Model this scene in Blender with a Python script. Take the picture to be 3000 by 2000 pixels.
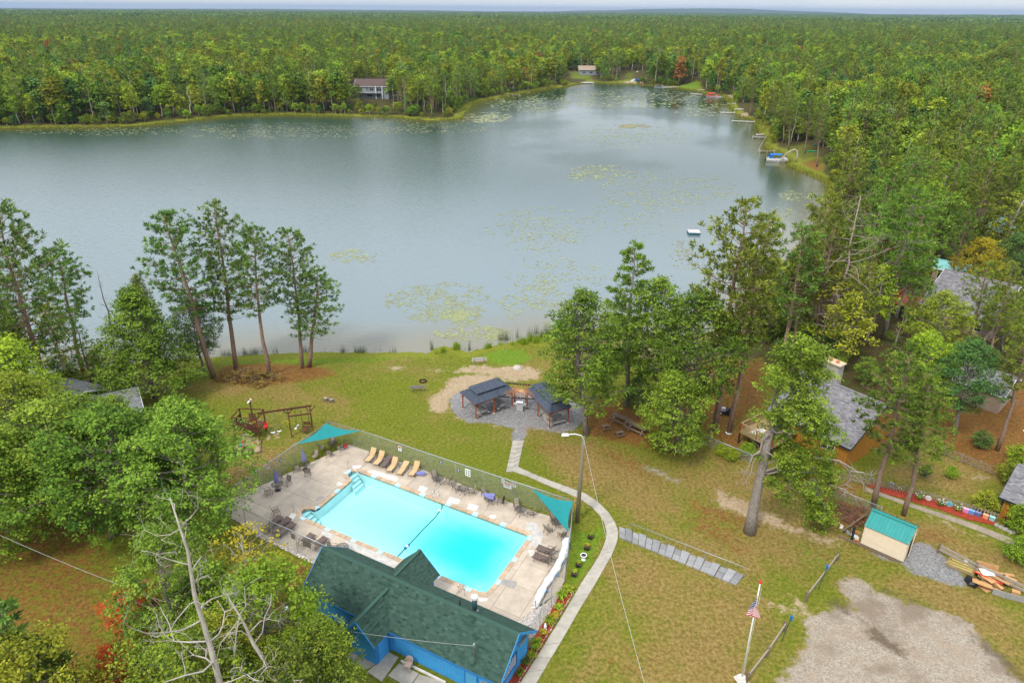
import bpy, bmesh, math, random
import numpy as np
from mathutils import Vector, Matrix, Quaternion
R = math.radians
for o in list(bpy.data.objects): bpy.data.objects.remove(o)
SC = bpy.context.scene
COL = SC.collection

# ------------------------------------------------------------------ camera (drone, 24 mm class lens)
CAM_H = 44.0; FPX = 2085.0; PITCH = math.atan(970.0/FPX); ROLL = R(0.44)
_f = np.array([0, math.cos(PITCH), -math.sin(PITCH)]); _u0 = np.array([0, math.sin(PITCH), math.cos(PITCH)]); _r0 = np.array([1.0, 0, 0])
_r = _r0*math.cos(ROLL)+_u0*math.sin(ROLL); _u = _u0*math.cos(ROLL)-_r0*math.sin(ROLL)
cd = bpy.data.cameras.new('camera'); cam = bpy.data.objects.new('camera', cd); COL.objects.link(cam)
cd.sensor_width = 36; cd.sensor_fit = 'HORIZONTAL'; cd.lens = 36*FPX/3000; cd.clip_start = 1; cd.clip_end = 60000
M = Matrix(((_r[0], _u[0], -_f[0], 0), (_r[1], _u[1], -_f[1], 0), (_r[2], _u[2], -_f[2], CAM_H), (0, 0, 0, 1)))
cam.matrix_world = M
SC.camera = cam

# ------------------------------------------------------------------ sky, sun, exposure (bright overcast day)
SUN_EL, SUN_AZ = R(52), R(215)          # compass-like angle of the sun: behind the camera, to the left
w = bpy.data.worlds.new('World'); SC.world = w; w.use_nodes = True
nt = w.node_tree; nt.nodes.clear()
def N(t, kind, **kw):
    n = t.nodes.new(kind)
    for k, v in kw.items(): setattr(n, k, v)
    return n
sky = N(nt, 'ShaderNodeTexSky', sky_type='NISHITA'); sky.sun_disc = False
sky.sun_elevation = SUN_EL; sky.sun_rotation = SUN_AZ
tc = N(nt, 'ShaderNodeTexCoord'); mp = N(nt, 'ShaderNodeMapping'); mp.inputs['Scale'].default_value = (1.2, 1.2, 5.0)
nz = N(nt, 'ShaderNodeTexNoise'); nz.inputs['Scale'].default_value = 2.2; nz.inputs['Detail'].default_value = 5
cr = N(nt, 'ShaderNodeValToRGB'); cr.color_ramp.elements[0].position = 0.36; cr.color_ramp.elements[1].position = 0.66
cr.color_ramp.elements[0].color = (8.2, 9.2, 10.7, 1); cr.color_ramp.elements[1].color = (10.4, 10.7, 11.0, 1)
mx = N(nt, 'ShaderNodeMixRGB'); mx.inputs[0].default_value = 0.86
bg = N(nt, 'ShaderNodeBackground'); bg.inputs[1].default_value = 0.1
out = N(nt, 'ShaderNodeOutputWorld')
L = nt.links.new
L(tc.outputs['Generated'], mp.inputs[0]); L(mp.outputs[0], nz.inputs['Vector']); L(nz.outputs['Fac'], cr.inputs[0])
# an overcast sky is about three times as bright overhead as at the horizon
sz_ = N(nt, 'ShaderNodeSeparateXYZ'); L(tc.outputs['Generated'], sz_.inputs[0])
gr_ = N(nt, 'ShaderNodeMapRange'); gr_.inputs[3].default_value = .46; gr_.inputs[4].default_value = 1.0; L(sz_.outputs['Z'], gr_.inputs[0])
cl_ = N(nt, 'ShaderNodeVectorMath', operation='SCALE'); L(cr.outputs[0], cl_.inputs[0]); L(gr_.outputs[0], cl_.inputs['Scale'])
L(sky.outputs[0], mx.inputs[1]); L(cl_.outputs[0], mx.inputs[2]); L(mx.outputs[0], bg.inputs[0]); L(bg.outputs[0], out.inputs[0])
sd = bpy.data.lights.new('sun', 'SUN'); sd.energy = 1.5; sd.angle = R(10); sd.color = (1.0, 0.95, 0.87)
sun = bpy.data.objects.new('sun', sd); COL.objects.link(sun)
sdir = Vector((math.sin(SUN_AZ)*math.cos(SUN_EL), math.cos(SUN_AZ)*math.cos(SUN_EL), math.sin(SUN_EL)))
sun.rotation_euler = sdir.to_track_quat('Z', 'Y').to_euler(); sun.location = (0, 0, 200)
vs = SC.view_settings; vs.view_transform = 'Standard'; vs.look = 'None'; vs.gamma = 1; vs.exposure = 1.05
SC.cycles.use_denoising = True; SC.cycles.max_bounces = 8; SC.cycles.diffuse_bounces = 2; SC.cycles.glossy_bounces = 3
SC.cycles.transparent_max_bounces = 12; SC.cycles.transmission_bounces = 4; SC.cycles.volume_bounces = 0

# ------------------------------------------------------------------ survey: image measurement -> place on the ground
def ray(px, py):
    return _r*((px-1500)/FPX)-_u*((py-1000)/FPX)+_f
def W(px, py, z=0.0):
    d = ray(px, py); t = (z-CAM_H)/d[2]
    return Vector((d[0]*t, d[1]*t, z))
def at_depth(px, py, y):
    d = ray(px, py); t = y/d[1]
    return Vector((d[0]*t, y, CAM_H+d[2]*t))
def frame(x0, y0, s): return lambda x, y, z=0.0: W(x0+x*s, y0+y*s, z)
fa = frame(650, 1200, .319); fb = frame(1200, 950, .3401); fc = frame(850, 1450, .38265); fd = frame(1200, 1250, .3507)
fe = frame(2100, 1000, .4464); ff = frame(1700, 1450, .3507); fg = frame(2300, 1450, .3507); fh = frame(0, 1200, .5102)
fi = frame(2680, 1300, .2552); fj = frame(2100, 1050, .2551); fk = frame(2450, 750, .2551); fl = frame(2050, 280, .19133)
fm = frame(1600, 150, .23384); fn = frame(0, 1050, .2551); fo = frame(1350, 1750, .1594); fp = frame(640, 1180, .13605)
fq = frame(0, 550, .4464); fr = frame(0, 0, .42517); fr2 = frame(1000, 0, .42517); fr3 = frame(2000, 0, .42517); fr4 = frame(2000, 400, .42517)
fu = frame(1550, 650, .4464)
rng = np.random.default_rng(7); random.seed(7)
rnd = random.uniform

# ------------------------------------------------------------------ materials
MATS = {}
def principled(name):
    m = bpy.data.materials.new(name); m.use_nodes = True
    return m, m.node_tree, m.node_tree.nodes['Principled BSDF']
def mk(name, col, rough=0.7, var=0.12, scale=4.0, bump=0.0, bscale=None, metal=0.0, objvar=0.0, spec=0.3, stretch=None, detail=6):
    """plain surface: base colour broken up by noise, optional fine relief and per-object variation"""
    if name in MATS: return MATS[name]
    m, t, b = principled(name); l = t.links.new
    b.inputs['Roughness'].default_value = rough; b.inputs['Metallic'].default_value = metal
    b.inputs['Specular IOR Level'].default_value = spec
    tcn = N(t, 'ShaderNodeTexCoord'); vec = tcn.outputs['Object']
    if stretch:
        mpn = N(t, 'ShaderNodeMapping'); mpn.inputs['Scale'].default_value = stretch; l(vec, mpn.inputs[0]); vec = mpn.outputs[0]
    n = N(t, 'ShaderNodeTexNoise'); n.inputs['Scale'].default_value = scale; n.inputs['Detail'].default_value = detail; n.inputs['Roughness'].default_value = .65
    l(vec, n.inputs['Vector'])
    mr = N(t, 'ShaderNodeMapRange'); mr.inputs[1].default_value = .3; mr.inputs[2].default_value = .7
    mr.inputs[3].default_value = 1-var; mr.inputs[4].default_value = 1+var; l(n.outputs['Fac'], mr.inputs[0])
    fac = mr.outputs[0]
    if objvar:
        oi = N(t, 'ShaderNodeObjectInfo'); m2 = N(t, 'ShaderNodeMapRange'); m2.inputs[3].default_value = 1-objvar; m2.inputs[4].default_value = 1+objvar
        l(oi.outputs['Random'], m2.inputs[0]); mm = N(t, 'ShaderNodeMath', operation='MULTIPLY'); l(fac, mm.inputs[0]); l(m2.outputs[0], mm.inputs[1]); fac = mm.outputs[0]
    vm = N(t, 'ShaderNodeVectorMath', operation='SCALE'); vm.inputs[0].default_value = col; l(fac, vm.inputs['Scale'])
    l(vm.outputs[0], b.inputs['Base Color'])
    if bump:
        bn = N(t, 'ShaderNodeTexNoise'); bn.inputs['Scale'].default_value = bscale or scale*4; bn.inputs['Detail'].default_value = 4; l(vec, bn.inputs['Vector'])
        bp = N(t, 'ShaderNodeBump'); bp.inputs['Strength'].default_value = bump; bp.inputs['Distance'].default_value = .03
        l(bn.outputs['Fac'], bp.inputs['Height']); l(bp.outputs[0], b.inputs['Normal'])
    MATS[name] = m; return m
def mk_tint(name, dark, light, rough=0.8, objvar=0.08, translucent=0.0, spec=.2, hue=0.0):
    """colour runs dark..light along the mesh's own 'tint' value (piece to piece variation)"""
    if name in MATS: return MATS[name]
    m, t, b = principled(name); l = t.links.new
    a = N(t, 'ShaderNodeAttribute', attribute_name='tint')
    mixc = N(t, 'ShaderNodeMixRGB'); mixc.inputs[1].default_value = (*dark, 1); mixc.inputs[2].default_value = (*light, 1); l(a.outputs['Fac'], mixc.inputs[0])
    oi = N(t, 'ShaderNodeObjectInfo')
    hs = N(t, 'ShaderNodeHueSaturation')
    m1 = N(t, 'ShaderNodeMapRange'); m1.inputs[3].default_value = .5-hue; m1.inputs[4].default_value = .5+hue; l(oi.outputs['Random'], m1.inputs[0]); l(m1.outputs[0], hs.inputs['Hue'])
    mul = N(t, 'ShaderNodeMath', operation='MULTIPLY'); mul.inputs[1].default_value = 7.31; l(oi.outputs['Random'], mul.inputs[0])
    fr_ = N(t, 'ShaderNodeMath', operation='FRACT'); l(mul.outputs[0], fr_.inputs[0])
    m2 = N(t, 'ShaderNodeMapRange'); m2.inputs[3].default_value = 1-objvar; m2.inputs[4].default_value = 1+objvar; l(fr_.outputs[0], m2.inputs[0]); l(m2.outputs[0], hs.inputs['Value'])
    l(mixc.outputs[0], hs.inputs['Color'])
    b.inputs['Roughness'].default_value = rough; b.inputs['Specular IOR Level'].default_value = spec
    l(hs.outputs[0], b.inputs['Base Color'])
    if translucent:
        tr = N(t, 'ShaderNodeBsdfTranslucent'); l(hs.outputs[0], tr.inputs[0])
        ms = N(t, 'ShaderNodeMixShader'); ms.inputs[0].default_value = translucent
        o = t.nodes['Material Output']; l(b.outputs[0], ms.inputs[1]); l(tr.outputs[0], ms.inputs[2]); l(ms.outputs[0], o.inputs['Surface'])
    MATS[name] = m; return m

# ------------------------------------------------------------------ mesh building
def mesh_np(name, verts, faces, mat, tint=None, smooth=False):
    """verts (n,3); faces: (m,k) int array of equal size polygons"""
    me = bpy.data.meshes.new(name); n = len(verts); faces = np.asarray(faces, dtype=np.int32); mf, k = faces.shape
    me.vertices.add(n); me.vertices.foreach_set('co', np.asarray(verts, dtype=np.float32).ravel())
    me.loops.add(mf*k); me.loops.foreach_set('vertex_index', faces.ravel())
    me.polygons.add(mf); me.polygons.foreach_set('loop_start', np.arange(0, mf*k, k, dtype=np.int32))
    if smooth: me.polygons.foreach_set('use_smooth', np.ones(mf, dtype=bool))
    if tint is not None:
        a = me.attributes.new('tint', 'FLOAT', 'POINT'); a.data.foreach_set('value', np.asarray(tint, dtype=np.float32))
    me.update(calc_edges=True)
    if mat: me.materials.append(mat)
    return me
class MB:
    """collects polygons; build() links them as one mesh object"""
    def __init__(s): s.v = []; s.f = []; s.t = []; s.cur = .5; s.X = None
    def pt(s, p):
        p = Vector(p)
        if s.X is not None: p = s.X @ p
        s.v.append(p[:]); s.t.append(s.cur); return len(s.v)-1
    def poly(s, pts): s.f.append([s.pt(p) for p in pts]); return s
    def hull8(s, c):
        i = [s.pt(p) for p in c]
        for q in ((0, 3, 2, 1), (4, 5, 6, 7), (0, 1, 5, 4), (1, 2, 6, 5), (2, 3, 7, 6), (3, 0, 4, 7)): s.f.append([i[a] for a in q])
        return s
    def box(s, c, d, rz=0.0, top=1.0):
        x, y, z = c; a, b, h = d[0]/2, d[1]/2, d[2]/2; cs, sn = math.cos(rz), math.sin(rz)
        def r(u, v, w_, k): return (x+(u*cs-v*sn)*k, y+(u*sn+v*cs)*k, z+w_)
        return s.hull8([r(-a, -b, -h, 1), r(a, -b, -h, 1), r(a, b, -h, 1), r(-a, b, -h, 1), r(-a, -b, h, top), r(a, -b, h, top), r(a, b, h, top), r(-a, b, h, top)])
    def bar(s, p, q, w_=.05, h=None, up=(0, 0, 1)):
        h = h or w_; p = Vector(p); q = Vector(q); d = (q-p)
        if d.length < 1e-6: return s
        d.normalize(); u = Vector(up)
        if abs(d.dot(u)) > .98: u = Vector((1, 0, 0))
        x = d.cross(u).normalized(); z = x.cross(d).normalized()
        c = []
        for e in (p, q):
            for (i, j) in ((-1, -1), (1, -1), (1, 1), (-1, 1)): c.append(e+x*(i*w_/2)+z*(j*h/2))
        return s.hull8(c)
    def tube(s, pts, r, n=6, cap=True):
        pts = [Vector(p) for p in pts]; m = len(pts); rr = r if hasattr(r, '__len__') else [r]*m
        ref = Vector((0, 0, 1)); rings = []
        px_ = None
        for i, p in enumerate(pts):
            d = (pts[min(i+1, m-1)]-pts[max(i-1, 0)])
            if d.length < 1e-9: d = Vector((0, 0, 1))
            d.normalize()
            if px_ is None:
                px_ = d.cross(ref if abs(d.z) < .9 else Vector((1, 0, 0))).normalized()
            else:
                px_ = (px_-d*px_.dot(d))
                px_ = px_.normalized() if px_.length > 1e-6 else d.orthogonal().normalized()
            py_ = d.cross(px_)
            rings.append([s.pt(p+(px_*math.cos(2*math.pi*k/n)+py_*math.sin(2*math.pi*k/n))*rr[i]) for k in range(n)])
        for i in range(m-1):
            for k in range(n): s.f.append([rings[i][k], rings[i][(k+1) % n], rings[i+1][(k+1) % n], rings[i+1][k]])
        if cap: s.f.append(rings[0][::-1]); s.f.append(rings[-1])
        return s
    def lathe(s, prof, c=(0, 0, 0), n=16):
        rings = [[s.pt((c[0]+r_*math.cos(2*math.pi*k/n), c[1]+r_*math.sin(2*math.pi*k/n), c[2]+z)) for k in range(n)] for r_, z in prof]
        for i in range(len(prof)-1):
            for k in range(n): s.f.append([rings[i][k], rings[i][(k+1) % n], rings[i+1][(k+1) % n], rings[i+1][k]])
        s.f.append(rings[0][::-1]); s.f.append(rings[-1]); return s
    def prism(s, pts, z0, z1):
        a = [s.pt((p[0], p[1], z0)) for p in pts]; b = [s.pt((p[0], p[1], z1)) for p in pts]; n = len(pts)
        s.f.append(a[::-1]); s.f.append(b)
        for i in range(n): s.f.append([a[i], a[(i+1) % n], b[(i+1) % n], b[i]])
        return s
    def slab(s, pts, th):
        """a flat or slanted polygon given thickness downwards along its normal"""
        pts = [Vector(p) for p in pts]; nrm = (pts[1]-pts[0]).cross(pts[2]-pts[0]).normalized()
        if nrm.z < 0: pts = pts[::-1]; nrm = -nrm
        a = [s.pt(p) for p in pts]; b = [s.pt(p-nrm*th) for p in pts]; n = len(pts)
        s.f.append(a); s.f.append(b[::-1])
        for i in range(n): s.f.append([a[i], b[i], b[(i+1) % n], a[(i+1) % n]])
        return s
    def mesh(s, name, mat, smooth=False, tint=False):
        me = bpy.data.meshes.new(name); me.from_pydata(s.v, [], s.f); me.materials.append(mat)
        if tint: a = me.attributes.new('tint', 'FLOAT', 'POINT'); a.data.foreach_set('value', s.t)
        if smooth: me.polygons.foreach_set('use_smooth', [True]*len(me.polygons))
        bm = bmesh.new(); bm.from_mesh(me); bmesh.ops.recalc_face_normals(bm, faces=bm.faces); bm.to_mesh(me); bm.free()
        return me
    def build(s, name, mat, parent=None, smooth=False, tint=False, kind=None):
        return link(name, s.mesh(name, mat, smooth, tint), parent, kind=kind)
def link(name, me, parent=None, loc=None, rot=None, kind=None):
    o = bpy.data.objects.new(name, me); COL.objects.link(o)
    if parent is not None: o.parent = parent
    if loc is not None: o.location = loc
    if rot is not None: o.rotation_euler = rot
    if kind: o['kind'] = kind
    return o
def tag(o, label=None, cat=None, group=None, kind=None):
    if label: o['label'] = label
    if cat: o['category'] = cat
    if group: o['group'] = group
    if kind: o['kind'] = kind
    return o
def thing(name, label, cat, loc=(0, 0, 0), rz=0.0, group=None):
    o = bpy.data.objects.new(name, None); COL.objects.link(o); o.empty_display_size = .2
    o.location = loc; o.rotation_euler = (0, 0, rz); return tag(o, label, cat, group)
def copy_tree(o, loc=None, rz=None, label=None, group=None, parent=None, scale=None):
    c = o.copy(); COL.objects.link(c); c.parent = parent
    if loc is not None: c.location = loc
    if rz is not None: c.rotation_euler = (0, 0, rz)
    if scale is not None: c.scale = (scale,)*3
    if label: c['label'] = label
    if group: c['group'] = group
    for ch in KIDS.get(o.name) or list(o.children):
        copy_tree(ch, parent=c)
    return c
KIDS = {}
def ang(a, b): return math.atan2(b[1]-a[1], b[0]-a[0])
def lerp(a, b, t): return a+(b-a)*t
def V2(p, z): return Vector((p[0], p[1], z))

# ================================================================== TERRAIN AND LAKE
LAKE_Z = -1.0
def _sd(P, poly):
    """signed distance (positive outside) of points P (n,2) to a closed polygon"""
    poly = np.asarray(poly, float); d = np.full(len(P), 1e18); ins = np.zeros(len(P), bool); n = len(poly)
    for i in range(n):
        a = poly[i]; b = poly[(i+1) % n]; e = b-a; q = P-a
        t = np.clip((q@e)/(e@e+1e-12), 0, 1); r = q-t[:, None]*e
        d = np.minimum(d, (r*r).sum(1))
        c = ((a[1] > P[:, 1]) != (b[1] > P[:, 1]))
        with np.errstate(divide='ignore', invalid='ignore'):
            xi = (b[0]-a[0])*(P[:, 1]-a[1])/(b[1]-a[1]+1e-18)+a[0]
        ins ^= c & (P[:, 0] < xi)
    d = np.sqrt(d); return np.where(ins, -d, d)
def sstep(a, b, x): t = np.clip((x-a)/(b-a), 0, 1); return t*t*(3-2*t)
shore_px = [(-900, 1330), (-400, 1200), (0, 1130), (100, 1102), (270, 1076), (400, 1062), (600, 1046), (700, 1040), (860, 1032), (950, 1030), (1100, 1032), (1200, 1030),
 (1255, 1034), (1268, 1022), (1300, 1012), (1350, 1020), (1372, 1034), (1390, 1024), (1438, 1014), (1506, 1000), (1574, 986), (1625, 970), (1700, 962), (1800, 958), (1940, 982), (2050, 980), (2150, 945), (2215, 900), (2265, 800), (2320, 745),
 (2375, 690), (2392, 650), (2425, 600), (2420, 540), (2404, 527), (2337, 500), (2310, 486), (2300, 468), (2268, 444), (2236, 436), (2242, 404), (2218, 376), (2211, 356), (2157, 340), (2151, 331), (2132, 314), (2134, 294), (2122, 285),
 (2068, 276), (2044, 267), (1986, 260), (1927, 251), (1890, 250), (1822, 246), (1740, 243), (1693, 248), (1660, 256), (1616, 257), (1510, 277), (1425, 294), (1383, 307), (1366, 324), (1353, 350), (1255, 354), (1170, 345), (1000, 341),
 (850, 337), (680, 341), (553, 354), (425, 367), (298, 373), (128, 375), (0, 377), (-250, 382), (-700, 420)]
LAKE = np.array([W(x, y, LAKE_Z)[:2] for x, y in shore_px])
def lake_sd(x, y): return _sd(np.stack([np.atleast_1d(x), np.atleast_1d(y)], 1).astype(float), LAKE)
def vnoise(x, y, s, seed=0):
    """smooth value noise on the plane"""
    x = np.asarray(x)/s; y = np.asarray(y)/s; xi = np.floor(x).astype(np.int64); yi = np.floor(y).astype(np.int64); fx = x-xi; fy = y-yi
    fx = fx*fx*(3-2*fx); fy = fy*fy*(3-2*fy)
    def h(a, b):
        v = np.sin(a*127.1+b*311.7+seed*74.7)*43758.5453; return v-np.floor(v)
    return (h(xi, yi)*(1-fx)+h(xi+1, yi)*fx)*(1-fy)+(h(xi, yi+1)*(1-fx)+h(xi+1, yi+1)*fx)*fy
PIT = np.array([W(x, y)[:2] for x, y in ((1010, 1360), (1055, 1358), (1570, 1560), (1440, 1765), (1395, 1752), (848, 1512), (880, 1472))])
def ground_z(x, y, pit=False):
    x = np.atleast_1d(np.asarray(x, float)); y = np.atleast_1d(np.asarray(y, float))
    s = lake_sd(x, y); r = np.hypot(x, y)
    z = LAKE_Z+1.0*sstep(0, 11, s)
    far = sstep(150, 420, r)*sstep(4, 60, s)
    z = z+far*(4.0*(vnoise(x, y, 170, 1)-.25)+2.0*(vnoise(x, y, 61, 2)-.4))
    z = z+sstep(330, 800, r)*sstep(40, 260, x)*1.5*sstep(30, 80, s)
    z = z+sstep(700, 2600, r)*14*(vnoise(x, y, 700, 3)-.62)+sstep(2500, 6000, r)*34*(vnoise(x, y, 2100, 4)-.55)
    z = z+sstep(9000, 15000, r)*(1-sstep(17500, 22000, r))*130*np.clip(vnoise(x, y, 4200, 5)-.33, 0, 1)
    z = np.where(s > 0, np.maximum(z, LAKE_Z+.02+np.minimum(s, 8)*.06), LAKE_Z-np.minimum(3.2, .06-s*.13))
    if pit:
        p = _sd(np.stack([x, y], 1), PIT); z = np.where(p < .2, -3.6, z)
    return z
def gz(x, y): return float(ground_z(x, y)[0])
def WG(px, py):
    """place on the terrain seen at an image measurement"""
    p = W(px, py)
    for _ in range(4): p = W(px, py, gz(p.x, p.y))
    return p

# ground cover zones, traced on the plan
def zone(fr_, pts): return np.array([fr_(x, y)[:2] for x, y in pts])
ZP = lambda pts: zone(W, pts)
Z = {'sand': [], 'needle': [], 'gravel': [], 'dry': [], 'lush': [], 'forest': [], 'mud': []}
Z['sand'] += [(zone(fb, [(160, 640), (290, 560), (330, 470), (480, 420), (700, 430), (820, 480), (620, 540), (430, 600), (350, 650), (330, 740), (280, 770), (180, 740)]), .9, 1.0),
 (zone(fb, [(380, 400), (450, 320), (640, 310), (760, 350), (960, 340), (1130, 380), (1140, 470), (900, 500), (760, 460), (600, 420)]), .8, .8),
 (zone(fb, [(130, 360), (300, 345), (380, 390), (240, 410), (130, 400)]), .8, .55),
 (zone(fb, [(-250, 330), (-60, 320), (0, 360), (-150, 390)]), .9, .7), (zone(fb, [(680, 850), (800, 860), (790, 900), (690, 890)]), .6, .6), (zone(fb, [(530, 240), (660, 235), (672, 288), (540, 292)]), .5, .9), (zone(fb, [(370, 790), (470, 790), (480, 835), (390, 825)]), .5, .8), (zone(fb, [(500, 780), (640, 780), (650, 815), (520, 825)]), .5, .7),
 (zone(fp, [(1030, 650), (1110, 650), (1120, 790), (1040, 800)]), .25, .9), (zone(fp, [(1200, 620), (1300, 600), (1310, 760), (1210, 780)]), .25, .9), (zone(fp, [(1820, 600), (1960, 620), (1880, 720), (1800, 700)]), .3, .6),
 (zone(fp, [(420, 740), (560, 700), (700, 700), (830, 760), (905, 800), (905, 1060), (620, 1125), (330, 1120), (370, 940)]), .4, 1.0),
 (zone(fe, [(0, 960), (150, 1030), (400, 1150), (640, 1270), (800, 1290), (760, 1345), (560, 1270), (330, 1200), (0, 1080)]), 1.3, .95),
 (zone(fg, [(60, 820), (160, 900), (250, 1000), (180, 1020), (60, 900)]), .8, .9), (zone(ff, [(1500, 850), (1700, 900), (1980, 1030), (1700, 1000), (1560, 930)]), .7, .7),
 (zone(fl, [(530, 255), (730, 245), (745, 300), (560, 300)]), 1.0, 1.0), (zone(fr4, [(770, 720), (880, 650), (920, 700), (850, 790), (790, 810)]), 1.0, 1.0), (zone(fm, [(950, 380), (1130, 385), (1130, 402), (950, 402)]), 1.5, 1.0), (zone(fm, [(2190, 555), (2352, 540), (2352, 580), (2230, 580)]), 1.5, 1.0),
 (ZP([(1780, 985), (2010, 1000), (2050, 1060), (1960, 1080), (1830, 1040)]), 2.0, .8),
 (zone(fi, [(130, 810), (330, 850), (500, 960), (900, 1050), (1000, 1110), (700, 1060), (300, 940)]), .8, .6), (zone(fi, [(640, 320), (880, 370), (860, 440), (640, 420)]), .8, .7)]
Z['gravel'] += [(zone(fb, [(340, 650), (400, 590), (700, 520), (1000, 560), (1150, 600), (1330, 620), (1450, 680), (1530, 790), (1420, 900), (1300, 930), (1210, 920), (1050, 890), (1010, 900), (980, 1000), (890, 1000), (900, 890), (700, 850), (500, 840), (380, 760)]), .7, 1.0),
 (zone(fg, [(440, 760), (480, 710), (560, 690), (680, 740), (740, 800), (880, 850), (1000, 900), (1200, 940), (1400, 1000), (1560, 1080), (1640, 1200), (1800, 1350), (1900, 1500), (2100, 1700), (2100, 2300), (-200, 2300), (-100, 1650), (60, 1430), (180, 1250), (200, 1130), (160, 1040), (320, 980), (420, 940), (590, 950), (520, 860)]), .9, 1.0),
 (zone(fg, [(960, 560), (1060, 400), (1180, 400), (1290, 480), (1380, 560), (1480, 640), (1530, 760), (1380, 750), (1200, 680), (1080, 650)]), .6, 1.0),
 (zone(fg, [(690, 480), (760, 480), (900, 540), (950, 570), (800, 530)]), .4, .8), (zone(fb, [(1930, 1210), (2080, 1205), (2352, 1330), (2352, 1400), (2150, 1310), (2000, 1260)]), .8, .6),
 (zone(fh, [(1690, 1150), (1764, 1080), (1764, 1260), (1720, 1260)]), .6, .8)]
Z['needle'] += [(zone(fb, [(1480, 800), (1600, 680), (1900, 620), (2100, 700), (2352, 950), (2352, 1130), (2000, 1050), (1700, 1010), (1500, 940)]), 1.6, 1.0),
 (zone(fq, [(1430, 1140), (1700, 1115), (2000, 1135), (2180, 1165), (2220, 1230), (2000, 1270), (1700, 1300), (1400, 1280)]), 1.0, .9),
 (zone(fh, [(-400, 620), (300, 540), (700, 560), (640, 760), (700, 1000), (700, 1300), (700, 1700), (-400, 1700)]), 2.0, .62),
 (zone(fe, [(-150, 130), (330, 100), (340, 420), (160, 560), (330, 720), (200, 800), (-20, 640), (-300, 500)]), 1.6, .85), (zone(fe, [(1430, 380), (2200, 250), (2200, 900), (1820, 870), (1520, 740), (1400, 640)]), 1.6, .85),
 (zone(fh, [(1550, 830), (1780, 930), (1780, 1050), (1650, 1110), (1500, 1000)]), .8, .85), (zone(fl, [(1520, 1000), (1850, 950), (1900, 1100), (1820, 1190), (1640, 1110)]), 2, .8),
 (zone(fe, [(380, 770), (600, 820), (900, 900), (1030, 940), (960, 1080), (760, 1000), (500, 950)]), 1.0, .7), (zone(fc, [(-400, 450), (0, 470), (180, 540), (150, 740), (60, 900), (-300, 1000)]), 1.0, .8),
 (zone(fe, [(-200, 1020), (60, 1080), (280, 1150), (300, 1230), (100, 1230), (-150, 1150)]), 1.3, .68), (zone(fd, [(1480, 120), (1850, 200), (2150, 380), (2100, 470), (1800, 380), (1560, 260)]), 1.8, .62), (zone(ff, [(950, 150), (1280, 290), (1430, 480), (1260, 470), (1050, 360), (900, 240)]), 1.3, .72), (zone(ff, [(300, 1250), (700, 1300), (600, 1500), (200, 1450)]), 2.2, .5), (zone(fb, [(1000, 980), (1300, 1010), (1350, 1100), (1150, 1140), (1010, 1080)]), 1.3, .5), (zone(fe, [(780, 1040), (1000, 1100), (960, 1200), (780, 1240)]), .8, .8), (zone(fg, [(1110, 250), (1350, 300), (1500, 420), (1240, 420), (1110, 390)]), .9, .6)]
Z['mud'] += [(zone(fg, [(330, 880), (460, 850), (600, 1000), (520, 1010)]), .7, .75), (zone(fg, [(650, 1050), (760, 1080), (900, 1200), (1050, 1300), (960, 1340), (850, 1290), (700, 1200)]), .7, .85), (zone(fg, [(1560, 1160), (1680, 1210), (1880, 1380), (1996, 1500), (1996, 1560), (1820, 1430), (1620, 1280)]), .8, .9),
 (zone(fg, [(720, 770), (860, 760), (1000, 830), (1180, 880), (1240, 930), (1000, 880), (800, 820)]), .7, .6), (zone(fc, [(600, 1270), (740, 1180), (830, 1230), (700, 1400)]), .3, .25)]
Z['dry'] += [(zone(ff, [(350, 380), (900, 600), (1350, 800), (1500, 880), (1600, 1200), (1250, 1700), (-100, 1700), (100, 800)]), 2.0, .62), (zone(fd, [(1000, 20), (1500, 120), (2100, 400), (2500, 800), (2200, 1000), (1780, 800), (1640, 560), (1300, 480)]), 2.0, .66),
 (zone(fb, [(0, 330), (300, 330), (330, 480), (180, 620), (0, 560)]), 1.5, .35), (zone(fi, [(-600, 700), (600, 1060), (1400, 1400), (1400, 1700), (900, 1500), (300, 1130), (-200, 1000)]), 1.5, .8), (zone(fg, [(700, 700), (1000, 700), (1500, 820), (2000, 1100), (2000, 1500), (1640, 1200), (1300, 960)]), 1.2, .7),
 (zone(fe, [(-400, 560), (0, 680), (420, 860), (760, 1000), (800, 1400), (560, 1600), (-500, 1500)]), 2.5, .5), (zone(fa, [(-150, 600), (300, 350), (640, 380), (330, 700), (100, 900)]), 1.0, .7), (zone(fi, [(-300, 250), (350, 120), (900, 300), (880, 440), (560, 640), (200, 540), (-300, 450)]), 1.2, .4), (zone(fq, [(1000, 1280), (1900, 1250), (2300, 1330), (2300, 1420), (1500, 1400)]), 1.5, .45)]
Z['dry'] += [(zone(fg, [(440, 760), (480, 710), (560, 690), (680, 740), (740, 800), (880, 850), (1000, 900), (1200, 940), (1400, 1000), (1560, 1080), (1640, 1200), (1800, 1350), (1900, 1500), (2100, 1700), (2100, 2300), (-200, 2300), (-100, 1650), (60, 1430), (180, 1250), (200, 1130), (160, 1040), (320, 980), (420, 940), (590, 950), (520, 860)]), 1.0, 1.0)]
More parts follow.
